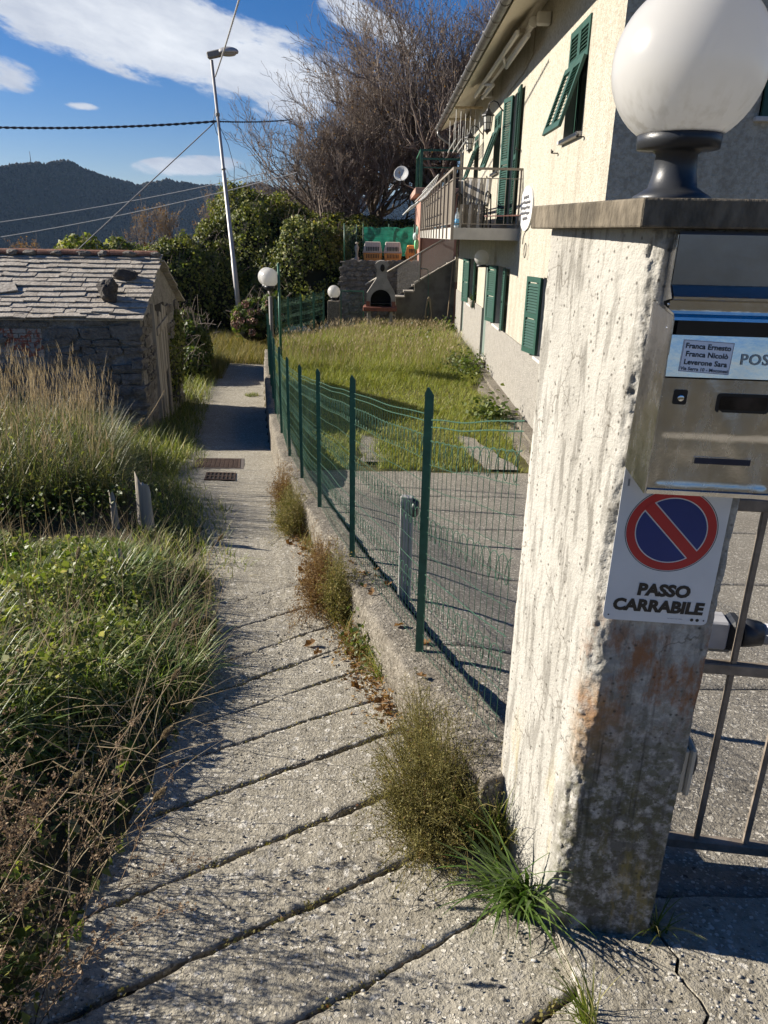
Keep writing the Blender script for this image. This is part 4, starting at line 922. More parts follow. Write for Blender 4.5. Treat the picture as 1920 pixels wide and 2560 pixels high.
    leaf((w2[0] + .01, HY0 - .02, w2[2]), (1, 0, 0), UPv, (0, -1, 0), .51, 1.29, rails=(0, 1)); leaf((w2[0] + .53, HY0 - .02, w2[2]), (1, 0, 0), UPv, (0, -1, 0), .5, 1.29, rails=(0, 1))
    # shutter catches
    for y, z in ((10.3, 1.2), (11.75, 1.15), (17.4, 1.3), (18.9, 1.3), (14.9, 1.5)):
        m = MB(); m.tube([(HX, y, z), (HX - .09, y, z), (HX - .1, y, z + .05)], .009, 6); m.tube([(HX - .085, y + .03, z + .015), (HX - .085, y - .04, z + .02)], .014, 6); m.build('shutter_catch', M_iron, root)
    # eaves: soffit, fascia, gutter, roof
    xo, y0, y1 = 1.78, HY0 - .7, HY1 + .35
    m = MB(); m.prism([(HX + .05, y0, 3.47), (xo, y0, 3.09), (xo, y0, 3.15), (HX + .05, y0, 3.6)], (0, y1 - y0, 0)); m.build('soffit', M_soff, root)
    m = MB(); m.prism([(HX + .02, y0 + .002, 3.46), (X1 + .7, y0 + .002, 3.46), (X1 + .7, y0 + .002, 3.59), (HX + .02, y0 + .002, 3.59)], (0, .69, 0)); m.build('gable_soffit', M_soff, root)
    M_tile = mat('roof_tiles', [(.3, (.2, .075, .045)), (.7, (.33, .15, .09))], 6, 5, .9, .5, 40)
    m = MB(); xr = (HX + X1) / 2
    m.prism([(xo - .03, y0, 3.165), (xr, y0, 5.2), (X1 + .75, y0, 3.165), (X1 + .75, y0, 3.22), (xr, y0, 5.27), (xo - .03, y0, 3.22)], (0, y1 - y0, 0)); rf = m.build('roof', M_tile, root)
    tm = MB(); n = int((y1 - y0) / .2)
    for k in range(n):
        y = y0 + .1 + k * .2; tm.tube([(xo - .06, y, 3.2), (xr, y, 5.29)], .05, 8)
    o = tm.build('tile_rows', M_tile, rf); o['kind'] = 'stuff'
    g = MB(); prof = []
    for k in range(9): a = R(180 + k * 22.5); prof.append((1.69 + .085 * math.cos(a), 3.16 + .085 * math.sin(a)))
    pr_in = [(1.69 + .077 * (x - 1.69) / .085, 3.16 + .077 * (z - 3.16) / .085) for x, z in prof]
    poly = [(x, y0, z) for x, z in prof] + [(x, y0, z) for x, z in pr_in[::-1]]; g.prism(poly, (0, y1 - y0, 0)); gu = g.build('gutter', M_zinc, root)
    k = 0; y = y0 + .4
    while y < y1:
        r_ = MB(); pts = [(1.69 + .089 * math.cos(R(180 + a)), y, 3.16 + .089 * math.sin(R(180 + a))) for a in range(-10, 191, 20)]; r_.tube(pts, .008, 5); r_.build('gutter_bracket', M_zinc, gu); y += .9
    m = MB(); m.tube([(1.69, y1 - .12, 3.08), (1.69, y1 - .12, 2.98), (1.78, y1 - .16, 2.88), (2.3, y1 - .3, 2.55), (2.44, HY1 + .05, 2.4), (2.45, HY1 + .05, -1.4)], .045, 10); m.build('downpipe', M_zinc, root)
    # balcony
    M_slab = flat('balcony_concrete', (.42, .4, .36), .9, var=.12, scale=5, bump=.3); M_rail = flat('railing_tan', (.25, .215, .175), .5, var=.1)
    bx, by0, by1 = 1.27, 14.5, 26.6
    m = MB(); m.box((bx, by0, -.045), (HX - .001, by1, .16)); sl = m.build('balcony_slab', M_slab, root)
    r = MB(); r.box((bx - .02, by0 + .0, 1.13), (bx + .03, by1, 1.17)); r.box((bx + .031, by0, 1.131), (HX, by0 + .045, 1.169)); r.box((bx, by0 + .01, .985), (bx + .02, by1, 1.0)); r.box((bx + .021, by0 + .01, .986), (HX, by0 + .03, .999)); r.box((bx, by0 + .01, .22), (bx + .02, by1, .235)); r.box((bx + .021, by0 + .01, .221), (HX, by0 + .025, .234)); rl = r.build('balcony_railing', M_rail, root)
    def bar(x, y, w, z0, z1):
        m = MB(); m.box((x - w / 2, y - w / 2, z0), (x + w / 2, y + w / 2, z1)); return m.build('baluster', M_rail, rl)
    for k in range(1, 8): bar(bx + .04 + k * .15, by0 + .02, .012, .236, .984)
    bar(bx + .005, by0 + .02, .05, -.06, 1.129); bar(HX - .03, by0 + .022, .03, .165, 1.129)
    y = by0 + 1.0
    while y < by1 + .01: bar(bx - .012, y, .035, -.04, 1.128); y += .98
    scr = MB()
    scr.box((bx + .024, by0 + .08, .24), (bx + .032, by1 - .03, .98)); scr.build('reed_screen', mat('reed_screen', [(.35, (.14, .12, .095)), (.65, (.22, .19, .155))], 6, 4, .9, .7, 10, stretch=(1, 22, 1)), rl)
    return root
house = make_house()
# ------------------------------------------------------------------ things on and around the house
def make_awning():
    t = thing('awning', 'retracted cream awning with folded arms under the eaves of the house', 'awning', (2.2, 15, 3.0))
    M_c = flat('awning_cream', (.55, .52, .46), .45, var=.06); M_d = flat('awning_cloth', (.3, .26, .2), .9)
    def P(x, y, z): return (x, y, z)
    MB().tube([P(2.26, 13.25, 3.1), P(2.26, 19.3, 3.12)], .055, 12).build('roller', M_c, t)
    MB().tube([P(2.26, 13.2, 3.1), P(2.26, 13.24, 3.1)], .075, 12).build('end_cap', M_c, t)
    m = MB(); m.box((2.04, 13.5, 2.98), (2.10, 19.2, 3.06), ch=.01); m.build('front_bar', M_c, t)
    m = MB(); m.box((2.12, 13.6, 3.03), (2.2, 19.1, 3.10)); m.build('cloth_roll', M_d, t)
    for (y0, y1) in ((13.35, 15.4), (19.0, 17.1)):
        a = MB(); a.tube([P(2.22, y0, 2.96), P(2.2, y1, 2.9)], .035, 10); a.tube([P(2.2, y1, 2.9), P(2.08, y1 + (y0 - y1) * .2, 2.97)], .03, 10); a.build('arm', M_c, t)
    m = MB(); m.box((2.28, 13.0, 3.02), (2.49, 13.12, 3.2), ch=.02); m.box((2.28, 19.3, 3.02), (2.49, 19.4, 3.2), ch=.02); m.build('bracket', M_c, t)
make_awning()
def lantern(y, z, label):
    t = thing('wall_lantern', label, 'lantern', (HX, y, z), 'black lanterns on the house wall')
    b = MB(); x = HX; L = .34
    pts = [(x, y, z - .12), (x - .1, y, z - .03), (x - .16, y, z + .06), (x - .24, y, z + .09), (x - L + .02, y, z + .05), (x - L, y, z - .03)]; b.tube(pts, .014, 6); b.box((x - .02, y - .04, z - .2), (x - .001, y + .04, z + .02)); b.build('arm', M_iron, t)
    c = (x - L, y, 0); h = MB(); h.lathe([(.01, z - .04), (.03, z - .06), (.05, z - .10), (.13, z - .17), (.135, z - .19), (.1, z - .192)], c, 6, sm=False); h.build('hood', M_iron, t)
    M_lg = flat('lantern_glass', (.45, .45, .42), .2)
    g = MB(); g.lathe([(.095, z - .20), (.07, z - .44)], c, 6, sm=False); g.build('glass', M_lg, t)
    f = MB()
    for k in range(6):
        a = math.pi * 2 * k / 6; f.tube([(c[0] + .1 * math.cos(a), y + .1 * math.sin(a), z - .19), (c[0] + .074 * math.cos(a), y + .074 * math.sin(a), z - .45)], .008, 4)
    f.lathe([(.08, z - .44), (.085, z - .47), (.03, z - .50), (.01, z - .54)], c, 6, sm=False); f.lathe([(.089, z - .31), (.089, z - .325)], c, 6, sm=False); f.build('cage', M_iron, t)
lantern(17.3, 2.56, 'black lantern on the house wall nearer the balcony door')
lantern(20.7, 2.52, 'black lantern on the house wall farther along, by the drying lines')
globe = thing('wall_globe_lamp', 'round white globe lamp under the balcony', 'lamp', (2.2, 17.3, -.45))
MB().sphere((2.2, 17.25, -.42), .165, 24, 12).build('globe', M_globe, globe); m = MB(); m.lathe([(.1, -.62), (.11, -.57)], (2.2, 17.25, 0), 16); m.box((2.2, 17.2, -.62), (2.49, 17.3, -.585)); m.build('bracket', M_blackpl, globe)
def make_drying():
    M_w = flat('drying_wood', (.42, .33, .2), .8); M_al = flat('white_tube', (.6, .6, .58), .4)
    t = thing('ceiling_airer', 'wooden ceiling airer with cords and white rods under the eaves', 'clothes airer', (2.1, 22, 3))
    for k, y in enumerate((20.8, 22.6)):
        m = MB(); m.box((1.75, y, 3.0 - k * .02), (2.46, y + .05, 3.05 - k * .02)); m.build('rail', M_w, t)
        for x in np.linspace(1.8, 2.4, 6):
            q = MB(); q.tube([(x, y + .02, 2.99), (x + .01, y + .1, 2.2)], .006, 4); q.build('cord', M_al, t)
    for x in np.linspace(1.8, 2.35, 5):
        q = MB(); q.tube([(x, 20.6, 2.3), (x, 23.0, 2.22)], .014, 6); q.build('rod', M_al, t)
    t = thing('drying_rack', 'folding laundry rack with curved white wires hung outside the balcony railing', 'drying rack', (1.0, 21, 1.2))
    m = MB()
    for (x, z) in ((1.2, 1.26), (.98, .98), (.78, .72), (.62, .6)): m.tube([(x, 17.6, z), (x, 24.5, z)], .014, 6)
    m.build('rail', M_al, t)
    for y in np.linspace(17.8, 24.3, 8):
        q = MB(); q.tube([(1.22, y, 1.27), (1.12, y, 1.02), (.95, y, .82), (.74, y, .68), (.6, y, .6)], .008, 5); q.build('wire', M_al, t)
make_drying()
def make_plaque():
    t = thing('oval_plaque', 'white oval house plaque with dark script hanging on the wall by the balcony', 'plaque', (2.45, 13.5, .2))
    M_w = flat('plaque_white', (.66, .66, .64), .5, var=.05); M_k = flat('plaque_ink', (.09, .09, .1), .6)
    v = [(2.47, 13.8 + .58 * math.cos(a), .48 + .36 * math.sin(a)) for a in np.linspace(0, 2 * math.pi, 32, endpoint=False)]
    MB().prism(v, (.025, 0, 0)).build('board', M_w, t)
    for k in range(5):
        s = np.linspace(-.4, .4, 40); z = .66 - k * .085; w = 1 if k in (1, 2, 3) else .6
        P = np.stack([0 * s + 2.466, 13.8 - s * w, z + .022 * np.sin(s * 75 + k * 2) + .012 * np.sin(s * 140 + k)], -1)[None]
        V, Q = tubes(P, .006, 4); np_obj('script', V, Q, M_k, t)
    m = MB(); m.tube([(2.45, 13.45, .14), (2.4, 13.45, .02), (2.4, 13.45, -.1)], .008, 5); m.tube([(2.45 - .0, 13.45 + .09 * math.cos(a), -.2 + .12 * math.sin(a)) for a in np.linspace(0, 6.28, 16)], .007, 4); m.build('ring', M_iron, t)
make_plaque()
def make_wall_cable():
    m = MB(); m.tube([(HX - .012, 14.3, 3.36), (HX - .012, 14.35, 2.9), (HX - .012, 15.2, 2.78), (HX - .012, 16.9, 2.74), (HX - .012, 17.3, 2.6)], .008, 5); tag(m.build('wall_cable', flat('cable_beige', (.3, .27, .2), .6), None), 'thin beige cable running down the house wall from the eaves to the near lantern', 'cable')
make_wall_cable()
def make_rod():
    t = thing('clothes_pole', 'thin reddish pole lying across the balcony edge', 'pole', (2.2, 14.4, .2))
    MB().tube([(1.85, 14.45, .36), (2.46, 14.2, .38)], .012, 6).build('rod', flat('pink_rod', (.4, .2, .16), .5), t); MB().tube([(2.44, 14.2, .38), (2.44, 14.2, .2)], .01, 6).build('hook', M_iron, t)
make_rod()
def chair(x, y, az, label):
    t = thing('garden_chair', label, 'chair', (x, y, .16), 'garden chairs on the balcony'); z0 = .161
    M_b = flat('bronze_weave', (.22, .19, .15), .6); M_w = flat('white_weave', (.55, .53, .5), .6)
    Mx = Matrix.Translation((x, y, z0)) @ Matrix.Rotation(az, 4, 'Z')
    def T(p): return Mx @ Vector(p)
    prof = [(-.28, .02), (-.3, .25), (-.24, .42), (-.05, .43), (.16, .42), (.24, .5), (.3, .72), (.36, .92)]
    for k in range(9):
        w0 = -.26 + k * .058; m = MB(); m.prism([T((px, w0, pz)) for px, pz in prof] + [T((px + .015, w0, pz - .02)) for px, pz in prof[::-1]], T((0, .045, 0)) - T((0, 0, 0))); m.build('slat', M_w if k % 3 == 1 else M_b, t)
    for s in (-.29, .29):
        a = MB(); a.tube([T((.33, s, .0)), T((.28, s, .3)), T((.2, s, .62)), T((-.1, s, .66)), T((-.27, s, .6)), T((-.33, s, .3)), T((-.36, s, 0))], .014, 6); a.build('arm_frame', M_iron, t)
chair(1.75, 15.5, R(70), 'garden chair with striped curved seat nearest the balcony railing end')
chair(1.9, 16.7, R(250), 'garden chair with striped curved seat behind the other one on the balcony')
def bottle(x, y, label):
    t = thing('water_bottle', label, 'bottle', (x, y, .16), 'plastic water bottles on the balcony edge')
    MB().lathe([(.04, .161), (.045, .18), (.045, .36), (.035, .4), (.016, .44), (.015, .47)], (x, y, 0), 12).build('bottle_body', flat('clear_plastic', (.45, .52, .58), .1, spec=.7), t)
    MB().lathe([(.0455, .2), (.0455, .31)], (x, y, 0), 12).build('label', flat('bottle_blue', (.12, .35, .6), .4), t); MB().lathe([(.017, .471), (.017, .495)], (x, y, 0), 10).build('cap', flat('bottle_cap', (.5, .55, .6), .4), t)
bottle(1.36, 14.6, 'clear water bottle with blue label at the near corner of the balcony'); bottle(1.34, 17.4, 'second water bottle along the balcony railing'); bottle(1.34, 20.4, 'third water bottle, farthest along the balcony railing')
def potted(x, y, z, label, s=1.0):
    t = thing('potted_plant', label, 'plant', (x, y, z), 'small flower pots by the house')
    MB().lathe([(.07 * s, z), (.1 * s, z + .17 * s), (.105 * s, z + .19 * s), (.08 * s, z + .191 * s)], (x, y, 0), 14).build('pot', flat('pot_' + label[:4].strip(), (.42, .38, .32), .8), t)
    g = np.random.default_rng(int(y * 10)); C = np.array([x, y, z + .25 * s]) + g.normal(size=(60, 3)) * .07 * s; V, Q = leaves(C, .06, .04, .4, 3); np_obj('foliage', V, Q, M_leafmix, t)
# ------------------------------------------------------------------ foliage materials
M_leafmix = mat('leaf_green', island=[(0, (.035, .06, .014)), (.5, (.08, .112, .024)), (1, (.16, .18, .045))], stops=[(0, (0, 0, 0))], rough=.5, transl=.3, spec=.4)
M_ivy = mat('ivy_leaf', island=[(0, (.05, .07, .018)), (.45, (.115, .14, .032)), (.85, (.2, .21, .05)), (1, (.31, .28, .07))], stops=[(0, (0, 0, 0))], rough=.55, transl=.3, spec=.3)
M_grass = mat('lawn_grass', island=[(0, (.14, .18, .03)), (.5, (.23, .25, .052)), (.8, (.32, .30, .095)), (1, (.17, .22, .042))], stops=[(0, (0, 0, 0))], rough=.6, transl=.35)
M_lush = mat('lush_grass', island=[(0, (.07, .10, .018)), (.5, (.155, .19, .04)), (.8, (.26, .265, .075)), (1, (.40, .35, .17))], stops=[(0, (0, 0, 0))], rough=.48, transl=.4, spec=.35)
M_straw = mat('straw', island=[(0, (.2, .15, .085)), (.5, (.32, .25, .15)), (1, (.42, .35, .23))], stops=[(0, (0, 0, 0))], rough=.8, transl=.25)
M_brownst = mat('dry_stalk', island=[(0, (.10, .066, .042)), (.5, (.22, .15, .095)), (1, (.4, .3, .19))], stops=[(0, (0, 0, 0))], rough=.85, transl=.2)
M_olive = mat('olive_twig', island=[(0, (.09, .085, .025)), (.5, (.18, .16, .045)), (.9, (.27, .23, .085)), (1, (.16, .075, .035))], stops=[(0, (0, 0, 0))], rough=.7, transl=.3)
M_rusty = mat('rusty_weed', island=[(0, (.11, .06, .022)), (.5, (.2, .115, .045)), (1, (.27, .2, .08))], stops=[(0, (0, 0, 0))], rough=.8, transl=.3)
M_yelweed = mat('yellow_weed', island=[(0, (.1, .11, .025)), (.5, (.2, .18, .05)), (1, (.3, .23, .1))], stops=[(0, (0, 0, 0))], rough=.7, transl=.3)
M_bark = mat('bark', [(.3, (.07, .055, .045)), (.7, (.14, .115, .095))], 8, 6, .95, .6, 30)
M_twig = mat('bare_twig', [(.3, (.15, .118, .096)), (.7, (.25, .205, .172))], 3, 4, .9)
M_deadleaf = mat('dead_leaf', island=[(0, (.12, .06, .025)), (.6, (.22, .13, .05)), (1, (.33, .22, .09))], stops=[(0, (0, 0, 0))], rough=.8, transl=.3)
potted(2.42, 20.3, -1.0 - .75, 'pale flower pot on the far ground-floor window sill', .9); potted(2.36, 17.6, -2.945, 'flower pot on the ground by the sage door', 1.1)

# ------------------------------------------------------------------ annex, terrace, stairs
M_pink = flat('pink_render', (.36, .2, .155), .9, var=.1, scale=4, bump=.3)
M_stairc = mat('stair_concrete', [(.3, (.1, .092, .078)), (.6, (.2, .185, .155))], 2.5, 8, .95, .6, 40)
def make_annex():
    t = thing('annex_building', 'pink rendered annex behind the balcony with a flat roof', 'building', (4, 30, -1))
    b = MB(); b.box((1.32, 27.9, -3), (7, 33, 1.36)); b.build('wall', M_pink, t)
    b = MB(); b.box((1.1, 27.6, 1.361), (7.2, 33.2, 1.56), ch=.01); b.build('roof_slab', flat('pink_slab', (.4, .25, .2), .9), t)
    m = MB(); m.tube([(1.36, 27.82, 1.3), (1.36, 27.82, -1.5)], .05, 8); m.build('downpipe', flat('brown_pipe', (.13, .05, .03), .5), t)
    p = thing('pergola', 'dark green metal pergola frame on the annex roof', 'pergola', (2.5, 29, 1.57))
    m = MB()
    for x in (1.3, 4.5):
        for y in (28.0, 31): m.box((x - .05, y - .05, 1.562), (x + .05, y + .05, 2.72))
    m.build('post', M_green, p); m = MB()
    for lo, hi in (((1.25, 27.97, 2.721), (4.55, 28.03, 2.79)), ((1.25, 30.97, 2.721), (4.55, 31.03, 2.79)), ((1.25, 28.031, 2.722), (1.31, 30.969, 2.788)), ((4.49, 28.031, 2.722), (4.55, 30.969, 2.788)), ((1.351, 27.98, 2.2), (4.449, 28.02, 2.24))): m.box(lo, hi)
    m.build('beam', M_green, p)
    d = thing('satellite_dish', 'white satellite dish beyond the balcony railing', 'satellite dish', (.7, 28.5, 1.9))
    Mx = Matrix.Translation((.62, 28.2, 2.03)) @ Matrix.Rotation(R(70), 4, 'X') @ Matrix.Rotation(R(-15), 4, 'Y')
    m = MB(); m.lathe([(.005, -.07), (.15, -.055), (.25, -.01), (.26, 0), (.25, .0), (.15, -.045), (.005, -.06)], (0, 0, 0), 24, Mx); m.build('reflector', flat('dish_white', (.55, .55, .53), .5), d)
    m = MB(); m.tube([Mx @ Vector((0, -.24, 0)), Mx @ Vector((0, -.08, .28))], .012, 6); m.tube([Mx @ Vector((0, 0, -.07)), (.75, 28.4, 1.7), (1.3, 28.6, 1.5)], .02, 6); m.tube([Mx @ Vector((0, -.1, .26)), Mx @ Vector((0, -.06, .33))], .035, 8); m.build('dish_arm', M_zinc, d)
make_annex()
def stone_me(seed, q=.12):
    g = np.random.default_rng(seed); bm_v = []
    P = np.array([(x, y, z) for x in (-.5, 0, .5) for y in (-.5, .5) for z in (-.5, 0, .5)], float)
    r = np.abs(P).sum(1); P[r > 1.2] *= (1 - q * g.uniform(.4, 1.2, ((r > 1.2).sum(), 1))); P += g.normal(size=P.shape) * .045
    v = [tuple(p) for p in P]; id_ = lambda x, y, z: x * 6 + y * 3 + z; f = []
    for y in (0, 1):
        for x in (0, 1):
            for z in (0, 1):
                a = (id_(x, y, z), id_(x + 1, y, z), id_(x + 1, y, z + 1), id_(x, y, z + 1)); f.append(a if y == 0 else a[::-1])
    for z in (0, 2):
        for x in (0, 1):
            a = (id_(x, 0, z), id_(x, 1, z), id_(x + 1, 1, z), id_(x + 1, 0, z)); f.append(a if z == 0 else a[::-1])
    for x in (0, 2):
        for z in (0, 1):
            a = (id_(x, 0, z), id_(x, 0, z + 1), id_(x, 1, z + 1), id_(x, 1, z)); f.append(a if x == 0 else a[::-1])
    me = bpy.data.meshes.new('stone'); me.from_pydata(v, [], f); me.update(); return me
M_rub = mat('rubble_stone', [(.25, (.10, .09, .078)), (.5, (.21, .19, .165)), (.75, (.34, .31, .27))], 4.5, 9, .95, 1.0, 26, bdist=.05, stops2=[(.35, (.06, .05, .042)), (.65, (.24, .215, .185))], scale2=13, fac2=.45)
M_mort = mat('old_mortar', [(.3, (.22, .2, .175)), (.55, (.34, .315, .28)), (.75, (.46, .435, .395))], 5, 9, .95, 1.0, 22, bdist=.05, stops2=[(.4, (.11, .095, .08)), (.6, (.3, .28, .25))], scale2=17, fac2=.45)
STONES = [stone_me(100 + k) for k in range(10)]
for s_ in STONES: s_.materials.append(M_rub)
def rubble(parent, O, A, U, Nn, W, Hh, hmin, hmax, wmin, wmax, seed, skip=lambda x, z: False, proud=.03, name='stone', fill=1.0, limit=230):
    g = np.random.default_rng(seed); O, A, U, Nn = [Vector(q) for q in (O, A, U, Nn)]; z = 0; n = 0
    while z < Hh:
        h = g.uniform(hmin, hmax); x = -g.uniform(0, .1)
        while x < W:
            w = g.uniform(wmin, wmax); hh = h * g.uniform(.75, 1.08); cx, cz = x + w / 2, z + h / 2
            if not skip(cx, cz) and g.random() < fill and n < limit:
                o = bpy.data.objects.new(name, STONES[g.integers(10)]); COL.objects.link(o); o.parent = parent
                dpt = g.uniform(.8, 1.5) * proud
                Mx = Matrix((A * (w * .97), -Nn * (.16 + dpt) * (1), U * hh * .97)).transposed().to_4x4(); Mx.translation = O + A * cx + U * (cz + g.normal() * .008) + Nn * (dpt - .08)
                o.matrix_basis = Mx @ Matrix.Rotation(g.normal() * .05, 4, 'Y'); n += 1
            x += w
        z += h
    return n
def make_terrace():
    t = thing('retaining_wall', 'grey stone retaining wall holding up the terrace behind the barbecue', 'wall', (-.2, 28, -3))
    b = MB(); b.prism([(-1.62, 28.05, -3.1), (-1.42, 28.05, -.95), (7.0, 28.05, -.95), (7.0, 28.05, -3.1)], (0, 5.2, 0)); w = b.build('wall', M_mort, t)
    b = MB(); b.box((-1.5, 27.98, -.949), (1.31, 28.3, -.9), ch=.008); b.build('coping', M_stairc, t)
    rubble(w, (-1.5, 28.05, -3.0), (1, 0, 0), (0, 0, 1), (0, -1, 0), 2.9, 2.02, .16, .3, .18, .42, 5, lambda x, z: x < .06 + .0 * z or x > 2.85, .05)
    # stairs with parapet
    s = thing('stone_staircase', 'grey concrete staircase climbing to the annex beside the house', 'staircase', (1.5, 27.4, -3))
    b = MB(); b.prism([(.5, 26.98, -3.05), (.5, 26.98, -2.06), (.8, 26.98, -2.06), (.8, 26.98, -1.83), (1.15, 26.98, -1.83), (1.15, 26.98, -1.56), (2.56, 26.98, -.76), (2.56, 26.98, -3.05)], (0, .16, 0)); b.build('parapet', M_stairc, s)
    b = MB(); b.prism([(1.14, 26.96, -1.555), (2.57, 26.96, -.745), (2.57, 26.96, -.70), (1.14, 26.96, -1.51)], (0, .2, 0)); b.build('parapet_cap', flat('cap_concrete', (.36, .33, .28), .9), s)
    st = None; M_st = flat('step_concrete', (.3, .275, .235), .9, var=.2, scale=10)
    for k in range(9):
        x = .47 + k * .3; z = -2.05 + k * .19
        if k < 2: m = MB(); m.box((x, 26.93, z - .0), (x + .36, 27.9, z + .06), ch=.008)
        else: m = MB(); m.box((x, 27.15, z), (x + .36, 27.9, z + .06))
        m.build('step', M_st, s)
    h = thing('stair_railing', 'pale metal handrail with fine wire netting along the staircase', 'railing', (.6, 27.1, -1.5)); M_r = flat('pale_rail', (.42, .38, .31), .5)
    MB().tube([(-.58, 26.92, -1.62), (2.1, 26.92, -.08)], .026, 8).build('handrail', M_r, h)
    for x, z0 in ((1.3, -1.5), (-.1, -3.0)):
        m = MB(); m.box((x - .025, 26.9, z0), (x + .025, 26.94, -1.62 + (x + .58) * .575)); m.build('post', M_r, h)
    P = []; 
    for k in range(26):
        f_ = k / 26; P.append([(.55 + (2.45 - .55) * tt, 26.93, (-2.0 + (.55 + 1.9 * tt - .5) * .66) * (1 - f_) + (-1.64 + (.55 + 1.9 * tt + .58) * .575) * f_) for tt in np.linspace(0, 1, 6)])
    V, Q = tubes(np.array(P), .0045, 3)
    P2 = [[(x, 26.93, -2.0 + (x - .5) * .66 + ((-1.64 + (x + .58) * .575) - (-2.0 + (x - .5) * .66)) * q) for q in np.linspace(0, 1, 4)] for x in np.linspace(.55, 2.45, 30)]
    V2, Q2 = tubes(np.array(P2), .003, 3); V, Q = cat((V, Q), (V2, Q2)); np_obj('netting', V, Q, flat('net_grey', (.25, .24, .22), .6), h)
    # garden tap and hose
    q = thing('garden_standpipe', 'thin green standpipe with a white shower head by the stair wall', 'standpipe', (1.6, 26.9, -3))
    MB().tube([(1.66, 26.88, -3), (1.64, 26.88, -2.0), (1.6, 26.88, -1.1), (1.55, 26.86, -1.06), (1.42, 26.84, -1.05)], .014, 6).build('pipe', M_green, q); MB().sphere((1.38, 26.84, -1.05), .04, 10, 6).build('shower_head', M_zinc, q)
    q = thing('garden_hose', 'beige garden hose looped over a hook on the stair wall', 'hose', (1.65, 26.9, -2.9))
    m = MB(); M_h = flat('hose_beige', (.42, .33, .2), .6)
    for dx in (0, .05):
        pts = [(1.57 - dx * .5, 26.9, -2.98), (1.56, 26.9, -2.4), (1.60 + dx, 26.88, -2.08), (1.66, 26.87, -1.98), (1.72 - dx, 26.88, -2.08), (1.74, 26.9, -2.4), (1.80 + dx * .6, 26.9, -2.98)]; m.tube(pts, .02, 6)
    m.build('hose_loop', M_h, q); MB().sphere((1.66, 26.9, -2.02), .035, 8, 6).build('hook', M_iron, q)
    q = thing('leaning_pole', 'long wooden pole leaning against the stair wall at the house corner', 'pole', (2.4, 26.6, -3)); MB().tube([(2.28, 26.3, -3.0), (2.44, 26.85, -.8)], .022, 6).build('stick', flat('pole_wood', (.3, .22, .13), .8), q)
make_terrace()
